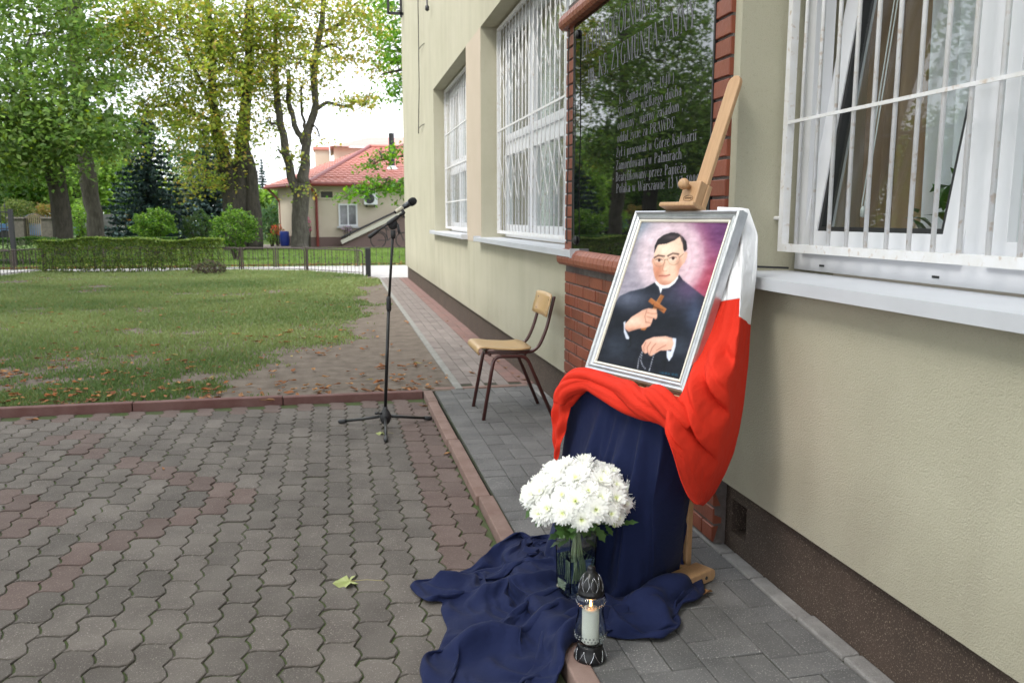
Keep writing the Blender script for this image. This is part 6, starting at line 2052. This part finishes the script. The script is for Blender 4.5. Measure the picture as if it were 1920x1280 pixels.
lc = grass_cover(lx, ly)
pr = np.where(lc < .12, .95, .14) * np.clip((fbm(lx, ly, 1.1, 41) - .36) * 4, .05, 1) * np.where(ly < 9.5, 1.0, .35)
pr[(lx > -1.7) & (lc < .12)] *= .13
ok = in_poly(lx, ly, LAWN) & (rs.random(16000) < pr)
pts = list(zip(lx[ok], ly[ok], lc[ok]))[:1100]
pts.sort(key=lambda p: p[1])
stV, stF, stT = [], [], []
pal = np.array([(.26, .095, .03), (.34, .17, .065), (.19, .075, .032), (.30, .24, .08)])
for i, (x, y, cov) in enumerate(pts):
    s = rs.uniform(.04, .092)
    z = .006 + (.014 if cov > .2 else 0)
    if i < 220:
        o = link('fallen_leaf', dl[rs.integers(3)][rs.integers(3)], None, (x, y, z), (rs.normal(0, .25), rs.normal(0, .25), rs.uniform(0, 6.28)))
        o.scale = (s, s, s)
        tag(o, 'curled brown dry leaflet lying on the front part of the lawn', 'leaf', 'dry leaflets scattered on the front lawn')
    else:
        a = rs.uniform(0, 6.28)
        q = dlraw[rs.integers(3)] * s
        q = np.c_[q[:, 0] * math.cos(a) - q[:, 1] * math.sin(a) + x, q[:, 0] * math.sin(a) + q[:, 1] * math.cos(a) + y, q[:, 2] + z + .01]
        stF.append(dlf + 18 * len(stV)); stV.append(q)
        stT.append(np.repeat((pal[rs.choice(4, p=[.38, .3, .24, .08])] * rs.uniform(.7, 1.25))[None], len(dlf), 0))
o = npmesh('leaf_litter', np.concatenate(stV), np.concatenate(stF), leafmat('litter', .8, .1), np.concatenate(stT))
tag(o, 'many small brown fallen leaves spread over the lawn further back', 'leaves', kind='stuff')
# leaf litter along the back fence, under the far lawn's edge
n = 1500
x = rs.uniform(-12, 3, n); y = 22.75 + np.abs(rs.normal(0, .35, n))
V, F = leaf_quads(np.c_[x, y, np.full(n, .02)], n, .11, rs, upbias=1.)
tag(npmesh('leaf_litter', V, F, leafmat('litter', .8, .1), np.repeat(pal[rs.integers(0, 4, n)] * rs.uniform(.8, 1.5, (n, 1)), 2, 0)), 'pale band of fallen leaves along the second low fence', 'leaves', kind='stuff')
def one(px, py, z, s, rz, lab, mi=0, k=0):
    p = gp(px, py, z)
    o = link('fallen_leaf', dl[mi][k], None, (p.x, p.y, z + .003), (.1, .1, rz)); o.scale = (s, s, s)
    tag(o, lab, 'leaf')
one(1310, 1120, 0, .125, 1.9, 'large curled brown leaf lying beside the wooden easel foot', 1, 1)
one(830, 797, YZ, .075, .6, 'pale brown leaf against the kerb right of the microphone stand', 1, 0)
one(838, 852, YZ, .065, 2.2, 'brown leaf on the red pavers by the kerb beyond the blue cloth', 1, 2)
one(793, 762, YZ, .07, 1.2, 'brown leaf in the corner where the two kerbs meet', 0, 1)
one(1032, 1268, YZ, .06, .4, 'orange brown leaf stuck upright beside the kerb below the blue cloth', 0, 2)
one(445, 752, YZ, .085, 1.0, 'brown leaf lying by the lawn kerb, right one of a close pair', 1, 1)
one(385, 758, YZ, .10, 1.6, 'two toned brown leaf lying by the lawn kerb, left one of a close pair', 0, 0)
one(210, 768, YZ, .07, .8, 'small brown leaf on the pavers below the lawn kerb', 0, 1)
one(140, 770, YZ, .08, 2.6, 'reddish brown leaf leaning on the lawn kerb at the left', 2, 1)
one(60, 788, YZ, .09, 1.4, 'brown leaf at the far left foot of the lawn kerb', 0, 2)
one(306, 880, YZ, .04, .3, 'tiny orange leaf on the red pavers of the yard pattern', 0, 0)
one(500, 752, .022, .11, 1.5, 'long brown leaf lying on top of the lawn kerb', 1, 2)
one(884, 700, 0, .08, .5, 'brown leaf on the red path beside the chair legs', 0, 1)
one(983, 713, 0, .07, 1.1, 'orange brown leaf at the wall foot behind the chair', 0, 2)
for i, (px, py) in enumerate(((870, 632), (838, 602), (865, 650), (935, 678), (948, 690), (960, 700), (970, 707))):
    one(px, py, 0, .05, i * 1.3, 'small dry leaf in the row along the foot of the wall behind the chair', i % 3, i % 3)
for o in [o for o in COL.objects if o.get('label') == 'small dry leaf in the row along the foot of the wall behind the chair']: o['group'] = 'dry leaves along the wall foot'
# green maple leaf with its stalk
ml = empty('maple_leaf', tuple(gp(655, 1090, YZ + .006))); tag(ml, 'large pale green maple leaf with long stalk lying on the yard pavers', 'leaf')
star = []
for a, r in ((-90, .1), (-60, .62), (-38, .5), (-20, .85), (-2, .5), (12, .78), (30, .95), (46, .55), (62, .7), (78, .85), (90, 1.1), (102, .85), (118, .7), (134, .55), (150, .95), (168, .78), (182, .5), (200, .85), (218, .5), (240, .62)):
    star.append((r * .058 * math.cos(math.radians(a)), r * .058 * math.sin(math.radians(a))))
v = [(0, 0, .003)] + [(x, y, .004 + .010 * math.sin(x * 90) + .006 * math.sin(y * 110 + 1)) for x, y in star]
bl = MB().add(v, [(0, i, i % (len(v) - 1) + 1) for i in range(1, len(v))]).build('blade', mat('maple_green', (.30, .36, .12), .6, col2=(.38, .40, .17), nscale=40), ml)
bl.rotation_euler = (0, 0, math.radians(110))
q = gp(720, 1088, YZ + .004) - ml.location
MB().tube([(0, 0, .003), (q.x * .5, q.y * .5 - .006, .008), tuple(q)], .0011, 5).build('stalk', mat('leaf_stalk', (.36, .30, .12), .6), ml)
g2 = copy_tree(ml); g2.location = gp(715, 812, YZ + .006); g2.scale = (.6, .6, .6); g2['label'] = 'small pale green leaf lying under the microphone stand'
# ================================================================== DRAPERIES: cloth that is hung, gathered and left to settle under gravity
def A3(v): return np.array(tuple(v), float)
def Lw(x, y, z): return A3(PM @ Vector((x, y, z)))
def onp(px, py, y): return A3(pp(px, py, PM @ Vector((0, y, 0)), B_))
NV = Vector((-.93, -.37, 0)).normalized()
def vplane(px, py, p0): return A3(pp(px, py, p0, NV))
def curve(pts, n):
    pts = np.array(pts, float)
    d = np.r_[0, np.cumsum(np.linalg.norm(np.diff(pts[:, :3], axis=0), axis=1))]
    t = np.linspace(0, 1, n) * d[-1]
    return np.stack([np.interp(t, d, pts[:, k]) for k in range(pts.shape[1])], 1)
def floorz(x): return np.where(x < .597, YZ, np.where(x < .672, .011, .003))
def settle(P, W, gu, gv, steps, iters, seed=1, floor=True, noise=.004, kb=.3, rods=(), thick=.004, damp=.985, kd=.4):
    """grid cloth of points P; W = 0 where it is held; gu, gv = how much more cloth there is than the span it covers"""
    rs = np.random.default_rng(seed)
    R, C = W.shape
    X = P + rs.normal(0, noise, P.shape) * W[..., None]
    V = np.zeros_like(X)
    dt = 1 / 110
    gu = np.broadcast_to(gu, (R, C)); gv = np.broadcast_to(gv, (R, C))
    cons = []
    for dr, dc, k in ((0, 1, 1.), (1, 0, 1.), (1, 1, kd), (1, -1, kd), (0, 2, kb), (2, 0, kb)):
        sr = range(2 * dr) if dr else (0,)
        sc = range(2 * abs(dc)) if dc else (0,)
        for a in sr:
            for b in sc:
                ri = slice(a, R - dr, 2 * dr) if dr else slice(0, R)
                rj = slice(a + dr, R, 2 * dr) if dr else slice(0, R)
                if dc > 0: ci, cj = slice(b, C - dc, 2 * dc), slice(b + dc, C, 2 * dc)
                elif dc < 0: ci, cj = slice(b + 1, C, 2), slice(b, C - 1, 2)
                else: ci = cj = slice(0, C)
                i, j = (ri, ci), (rj, cj)
                n0, n1 = min(W[i].shape[0], W[j].shape[0]), min(W[i].shape[1], W[j].shape[1])
                if n0 == 0 or n1 == 0: continue
                cut = (slice(0, n0), slice(0, n1))
                l = np.linalg.norm(P[j][cut] - P[i][cut], axis=-1)
                f = gu[i][cut] if dr == 0 else gv[i][cut] if dc == 0 else np.sqrt((gu[i][cut] ** 2 + gv[i][cut] ** 2) / 2)
                wi, wj = W[i][cut], W[j][cut]
                ws = np.maximum(wi + wj, 1e-6)
                cons.append((i, j, cut, l * f, (k * wi / ws)[..., None], (k * wj / ws)[..., None]))
    held = (W == 0)[..., None]
    for s in range(steps):
        V[..., 2] -= 9.8 * dt
        V *= damp
        Xp = X.copy()
        X = X + V * dt * (~held)
        for it in range(iters):
            for i, j, cut, rest, ki, kj in cons:
                d = X[j][cut] - X[i][cut]
                l = np.sqrt(np.einsum('abk,abk->ab', d, d)) + 1e-9
                d *= ((l - rest) / l)[..., None]
                X[i][cut] += d * ki
                X[j][cut] -= d * kj
            if floor:
                fz = floorz(X[..., 0]) + thick
                X[..., 2] = np.where((X[..., 2] < fz) & (W > 0), fz, X[..., 2])
            for a, b, r in rods:
                ab = b - a
                t = np.clip(((X - a) @ ab) / (ab @ ab), 0, 1)
                d = X - a - t[..., None] * ab
                l = np.linalg.norm(d, axis=-1) + 1e-9
                push = (l < r) & (W > 0)
                X[push] += (d[push] / l[push][:, None]) * (r - l[push])[:, None]
        if floor:
            m = X[..., 2] < floorz(X[..., 0]) + thick + .001
            X[..., :2] = np.where(m[..., None], Xp[..., :2] + (X[..., :2] - Xp[..., :2]) * .3, X[..., :2])
        V = (X - Xp) / dt
        sp = np.linalg.norm(V, axis=-1, keepdims=True)
        V = np.where(sp > 2.5, V * 2.5 / np.maximum(sp, 1e-6), V)
        V[np.broadcast_to(held, V.shape)] = 0
    return X
def soften(X, n=1, k=.5):
    for _ in range(n):
        Y = X.copy()
        Y[1:-1, 1:-1] = X[1:-1, 1:-1] * (1 - k) + k * .25 * (X[:-2, 1:-1] + X[2:, 1:-1] + X[1:-1, :-2] + X[1:-1, 2:])
        X = Y
    return X

# --- navy cloth: hangs from the ledge, then lies over kerb and paving
C, Rh, Rg = 104, 36, 62
T = curve([Lw(-.235, -.035, .0), Lw(-.10, -.05, -.02), Lw(.08, -.05, -.03), Lw(.225, -.045, -.05), Lw(.245, .03, -.06), Lw(.24, .16, -.10)], C)
Hl = curve([(.80, 2.98, .07), (.755, 2.80, .075), (.775, 2.65, .07), (.87, 2.52, .075), (.98, 2.455, .07), (1.05, 2.50, .06), (1.09, 2.60, .08), (1.26, 2.68, .13)], C)
O = curve([(.75, 3.0, .02), (.66, 3.06, .02), (.56, 2.98, .02), (.47, 2.89, -.02), (.36, 2.84, -.03), (.212, 2.794, -.03), (.262, 2.634, -.03), (.323, 2.654, -.03), (.302, 2.586, -.03), (.311, 2.452, -.03), (.26, 2.311, -.03),
           (.209, 2.284, -.03), (.196, 2.232, -.03), (.205, 2.0, -.03), (.36, 1.93, -.03), (.439, 2.067, -.03), (.526, 2.176, -.03), (.587, 2.323, .0), (.661, 2.318, .006), (.775, 2.243, .006), (.934, 2.177, .006), (1.02, 2.30, .006),
           (1.085, 2.42, .03), (1.085, 2.50, .06), (1.085, 2.58, .06)], C)
R = Rh + Rg
u = np.linspace(0, 1, C)[None, :] * np.ones((R, 1)); v = np.arange(R)[:, None] * np.ones((1, C))
P = np.zeros((R, C, 3))
for r in range(Rh):
    t = r / Rh
    P[r] = T * (1 - t) + Hl * t
    P[r, :, 0] -= math.sin(PI * t) * .027; P[r, :, 1] -= math.sin(PI * t) * .012
for r in range(Rg):
    t = r / (Rg - 1)
    P[Rh + r] = Hl * (1 - t) + O * t
    P[Rh + r, :, 2] += .065 * math.sin(PI * t) ** .7
g_ = np.clip((v - Rh) / Rg, 0, 1)
hangm = v < Rh
ph = 2 * PI * (u * 2.7 + .16 * np.sin(6 * u + .8)) + 1.7 * np.clip(v / Rh, 0, 1)
P += (np.where(hangm, .036 * np.clip(v / Rh, 0, 1) ** .7, 0) * (1.3 - 2.2 * np.abs(np.sin(ph / 2)) ** .8))[..., None] * np.array([-.93, -.37, 0])
warp = 1.3 * np.sin(5.2 * g_ + 9 * u) + .8 * np.sin(11 * g_ - 14 * u)
rad = .5 + .5 * np.sin(2 * PI * u * 11 + warp)
P[..., 2] += np.where(hangm, 0, np.sin(PI * g_) ** .6 * (.055 * rad ** 1.6 + .018 * np.sin(2 * PI * u * 21 + 3 * warp)))
W = np.ones((R, C)); W[0] = 0; W[-1] = 0; W[:Rh, 0] = 0; W[:Rh, -1] = 0
gu = np.where(hangm, 1.0 + .05 * np.clip(v / Rh, 0, 1), 1.08 + .16 * np.sin(PI * g_))
gv = np.where(hangm, 1.01, 1.12)
f0, f1_ = np.array([.95, 2.39, .02]), np.array([1.10, 2.47, .02])
XB = settle(P, W, gu, gv, 90, 9, seed=3, rods=((Lw(-.24, -.01, -.02), Lw(.25, -.01, -.02), .035), (f0, f1_, .055)), kb=.05, noise=.004)
dv = np.hypot(XB[..., 0] - VX, XB[..., 1] - VY)
k = np.clip((.105 - dv) / .04, 0, 1) * (v > Rh - 3)
XB[..., 2] = XB[..., 2] * (1 - k) + np.minimum(XB[..., 2], .019) * k
dv = np.hypot(XB[..., 0] - LX, XB[..., 1] - LY)
k = np.clip((.085 - dv) / .03, 0, 1)
XB[..., 2] = XB[..., 2] * (1 - k) + np.minimum(XB[..., 2], .003) * k
XB = soften(XB, 1, .25)
n_a = 1 - np.abs(2 * fbm((u * 9 + 3 + g_ * 1.5).ravel(), (g_ * 3.2 + 7 - u * 3).ravel(), 1.0, 91).reshape(u.shape) - 1)
n_b = 1 - np.abs(2 * fbm((u * 24 + 3 - g_ * 2).ravel(), (g_ * 8 + 5).ravel(), 1.0, 95).reshape(u.shape) - 1)
crease = np.where(hangm, 0, np.sin(PI * np.clip(g_, 0, 1)) ** .5) * (1 - k)
t_ = np.clip(v / Rh, 0, 1.25)
for ua, ub, am, wd_ in ((.50, .33, .040, .045), (.575, .53, .034, .030), (.69, .80, .034, .042), (.30, .13, .028, .045), (.86, .93, .030, .035), (.40, .27, .018, .02)):
    d_ = (u - (ua + (ub - ua) * t_)) / wd_
    XB += (1.35 * am * np.exp(-np.abs(d_) ** 1.5) * np.clip(t_ * 2.2, 0, 1) * np.clip((1.25 - t_) / .25, 0, 1))[..., None] * np.array(NV)
XB[..., 2] += crease * (.020 * np.clip(n_a - .70, 0, 1) / .3 + .007 * np.clip(n_b - .7, 0, 1) / .3)

# --- right half of the flag: white above, red below, drawn forward into a loop beside the ledge
C, Rn = 50, 100
inner_px = [(1345, 388), (1345, 470), (1345, 560), (1310, 660), (1278, 738), (1250, 772), (1246, 806), (1262, 850), (1276, 898), (1290, 930), (1306, 945)]
fold_px = [(1392, 390), (1391, 470), (1390, 560), (1388, 620), (1385, 690), (1380, 750), (1372, 796), (1360, 842), (1345, 884), (1330, 920), (1314, 946)]
out_px = [(1404, 392), (1421, 440), (1419, 510), (1408, 600), (1403, 680), (1394, 760), (1386, 806), (1376, 848), (1360, 887), (1340, 924), (1318, 948)]
rows_i = [onp(px, py, y) for (px, py), y in zip(inner_px, [.034, .034, .034, .020, -.06, -.115, -.125, -.12, -.10, -.07, -.03])]
rows_f, rows_o = [], []
for k in range(11):
    rows_f.append(onp(*fold_px[k], (.040, .042, .046)[k]) if k < 3 else vplane(*fold_px[k], Vector(rows_f[2]) + NV * (.02 + .014 * (k - 2))))
    rows_o.append(onp(*out_px[k], (.06, .10, .12)[k]) if k < 3 else vplane(*out_px[k], Vector(rows_o[2]) + NV * (.01 + .014 * (k - 2))))
I, F_, O = curve(rows_i, Rn), curve(rows_f, Rn), curve(rows_o, Rn)
cf = int(C * .68)
P = np.zeros((Rn, C, 3))
for c in range(C):
    P[:, c] = I * (1 - c / cf) + F_ * (c / cf) if c <= cf else F_ * (1 - (c - cf) / (C - 1 - cf)) + O * ((c - cf) / (C - 1 - cf))
v = np.arange(Rn)[:, None] / (Rn - 1) * np.ones((1, C)); u = np.linspace(0, 1, C)[None] * np.ones((Rn, 1))
lower = np.clip((v - .42) / .15, 0, 1)
nout = np.array([-.75, -.62, .1])
fan = (.090 * (np.abs(np.sin(PI * (v * 6.0 - u * 1.5 + .12 * np.sin(9 * u)))) ** .75 - .5) + .042 * (np.abs(np.sin(PI * (v * 13 - u * 3.4) + 1)) ** .8 - .5)) * (1.2 - .75 * u) + .050
P += (lower * np.clip((1 - v) / .22, 0, 1) * np.sin(PI * u) ** .8 * fan)[..., None] * nout
P += ((1 - lower) * .016 * (np.abs(np.sin(PI * (u * 3.2 + .8 * v))) ** .8 - .6) * np.clip(v * 8, 0, 1) * (u < .95))[..., None] * nout
W = np.ones((Rn, C)); W[:, 0] = 0; W[0] = 0; W[-1] = 0; W[:, -1] = 0
XR = settle(P, W, 1.0, 1.0, 3, 3, seed=5, floor=False, kb=.15, noise=.002, rods=((Lw(-.1, .03, .0), Lw(.245, .03, .0), .03),))
XR = soften(XR, 1, .4)
white = v < np.where(u < .66, .305, .365)

# --- gathered roll under the picture and its tail at the left
Sn, An = 150, 84
cpx = [(1054, 760, 14), (1060, 738, 20), (1075, 720, 22), (1095, 711, 21), (1115, 714, 20), (1138, 727, 19), (1160, 738, 27), (1185, 746, 28), (1210, 757, 27), (1238, 757, 28), (1258, 768, 31), (1276, 786, 30), (1292, 800, 20)]
dep = [-.055, -.062, -.066, -.068, -.066, -.066, -.066, -.066, -.066, -.064, -.060, -.045, -.02]
cen = []
for (px, py, r), y in zip(cpx, dep):
    p = onp(px, py, y)
    cen.append((*p, r * np.linalg.norm(p - np.array([0, 0, CAM_H])) / FOC))
cen = curve(cen, Sn)
ker = np.ones(13) / 13
cen = np.stack([np.convolve(np.pad(cen[:, i], 6, 'edge'), ker, 'valid') for i in range(4)], 1)
XL = np.zeros((Sn, An + 1, 3))
for s in range(Sn):
    t = cen[min(s + 1, Sn - 1), :3] - cen[max(s - 1, 0), :3]; t /= np.linalg.norm(t)
    a = np.cross(t, (0, 0, 1.)); a /= np.linalg.norm(a); b = np.cross(a, t)
    x = s / Sn
    th = 2 * PI * np.arange(An + 1) / An
    tw = th + x * 4.6 + .5 * math.sin(x * 9)
    f = .34 * (np.abs(np.sin(1.5 * tw + .5 * math.sin(x * 7))) ** .6 - .62) + .20 * (np.abs(np.sin(2.5 * tw - x * 6 + 1)) ** .6 - .62) + .08 * (np.abs(np.sin(5 * th + x * 11 + 2 * math.sin(x * 8))) ** .7 - .6)
    f += .07 * math.sin(x * 19) + .05 * math.sin(x * 33 + 1)
    r = cen[s, 3] * (1 + f)
    XL[s] = cen[s, :3] + (a[None] * np.cos(th)[:, None] + b[None] * np.sin(th)[:, None]) * r[:, None]
Lo = [(1050, 728), (1041, 745), (1037, 770), (1037, 800), (1039, 825), (1041, 850), (1042, 862)]
Li = [(1075, 735), (1068, 752), (1064, 772), (1063, 784), (1058, 806), (1050, 836), (1045, 862)]
x0 = Vector(onp(1062, 770, -.05))
Ao = curve([vplane(px, py, x0 - NV * .03) for px, py in Lo], 50); Ai = curve([vplane(px, py, x0) for px, py in Li], 50)
u = np.linspace(0, 1, 26)[None] * np.ones((50, 1)); v = np.arange(50)[:, None] / 49 * np.ones((1, 26))
XT = Ao[:, None] * (1 - u[..., None]) + Ai[:, None] * u[..., None]
XT = XT + (.016 * np.sin(2 * PI * (u * 1.6 + .25 * v)) * np.clip(1.1 - v, 0, 1) + .012 * np.sin(PI * u) + .004 * np.sin(2 * PI * (3 * v + u)))[..., None] * np.array([-.8, -.6, 0])

def clothmat(name, col, rough, sheen):
    return mat(name, col, rough, sheen=sheen, bump=.45, bscale=17, bdetail=7, bdist=.014, spec=.25)
m_blue = clothmat('navy_cloth', (.0052, .0105, .048), .85, .03)
m_red = clothmat('red_cloth', (.60, .026, .010), .85, 0.)
m_wht = clothmat('white_cloth', (.80, .80, .82), .75, .05)
def cloth(name, X, m, par=None, mask=None, thick=.0016):
    R, C = X.shape[:2]
    r, c = np.meshgrid(np.arange(R - 1), np.arange(C - 1), indexing='ij')
    i = (r * C + c).ravel()
    F = np.c_[i, i + 1, i + C + 1, i + C]
    if mask is not None: F = F[mask[:-1, :-1].ravel()]
    used = np.unique(F)
    remap = np.full(R * C, -1); remap[used] = np.arange(len(used))
    o = npmesh(name, X.reshape(-1, 3)[used], remap[F], m, None, par, None, True)
    md = o.modifiers.new('sub', 'SUBSURF'); md.levels = 1; md.render_levels = 1
    md = o.modifiers.new('solid', 'SOLIDIFY'); md.thickness = thick; md.offset = 0
    return o
tag(cloth('blue_drape', XB, m_blue), 'navy blue cloth hanging from the easel and spread in folds over kerb and paving', 'cloth')
fg = empty('flag_drape'); tag(fg, 'white and red flag cloth draped around the portrait and bunched beneath it', 'flag')
cloth('white_band', XR, m_wht, fg, white)
cloth('red_band', XR, m_red, fg, ~white)
cloth('red_roll', XL, m_red, fg)
cloth('red_tail', XT, m_red, fg)
P = []
for i in range(9):
    a = PI * i / 8
    row = []
    for j in range(25):
        x = -.215 + .435 * j / 24
        h = .012 + .004 * math.sin(j * .9) + .003 * math.sin(j * 2.3)
        h *= min(1, .5 + .25 * j, .3 + .2 * (24 - j))
        row.append(PM @ Vector((x, .056 - .026 * math.cos(a) * (1.0 if a < PI / 2 else 1.4), PHT - .004 + (h + .006) * math.sin(a) - (.10 * (i == 8)) - (.02 * (i == 0)))))
    P.append(row)
o = MB().grid(P).build('white_band', m_wht, fg, True)
md = o.modifiers.new('solid', 'SOLIDIFY'); md.thickness = .0015
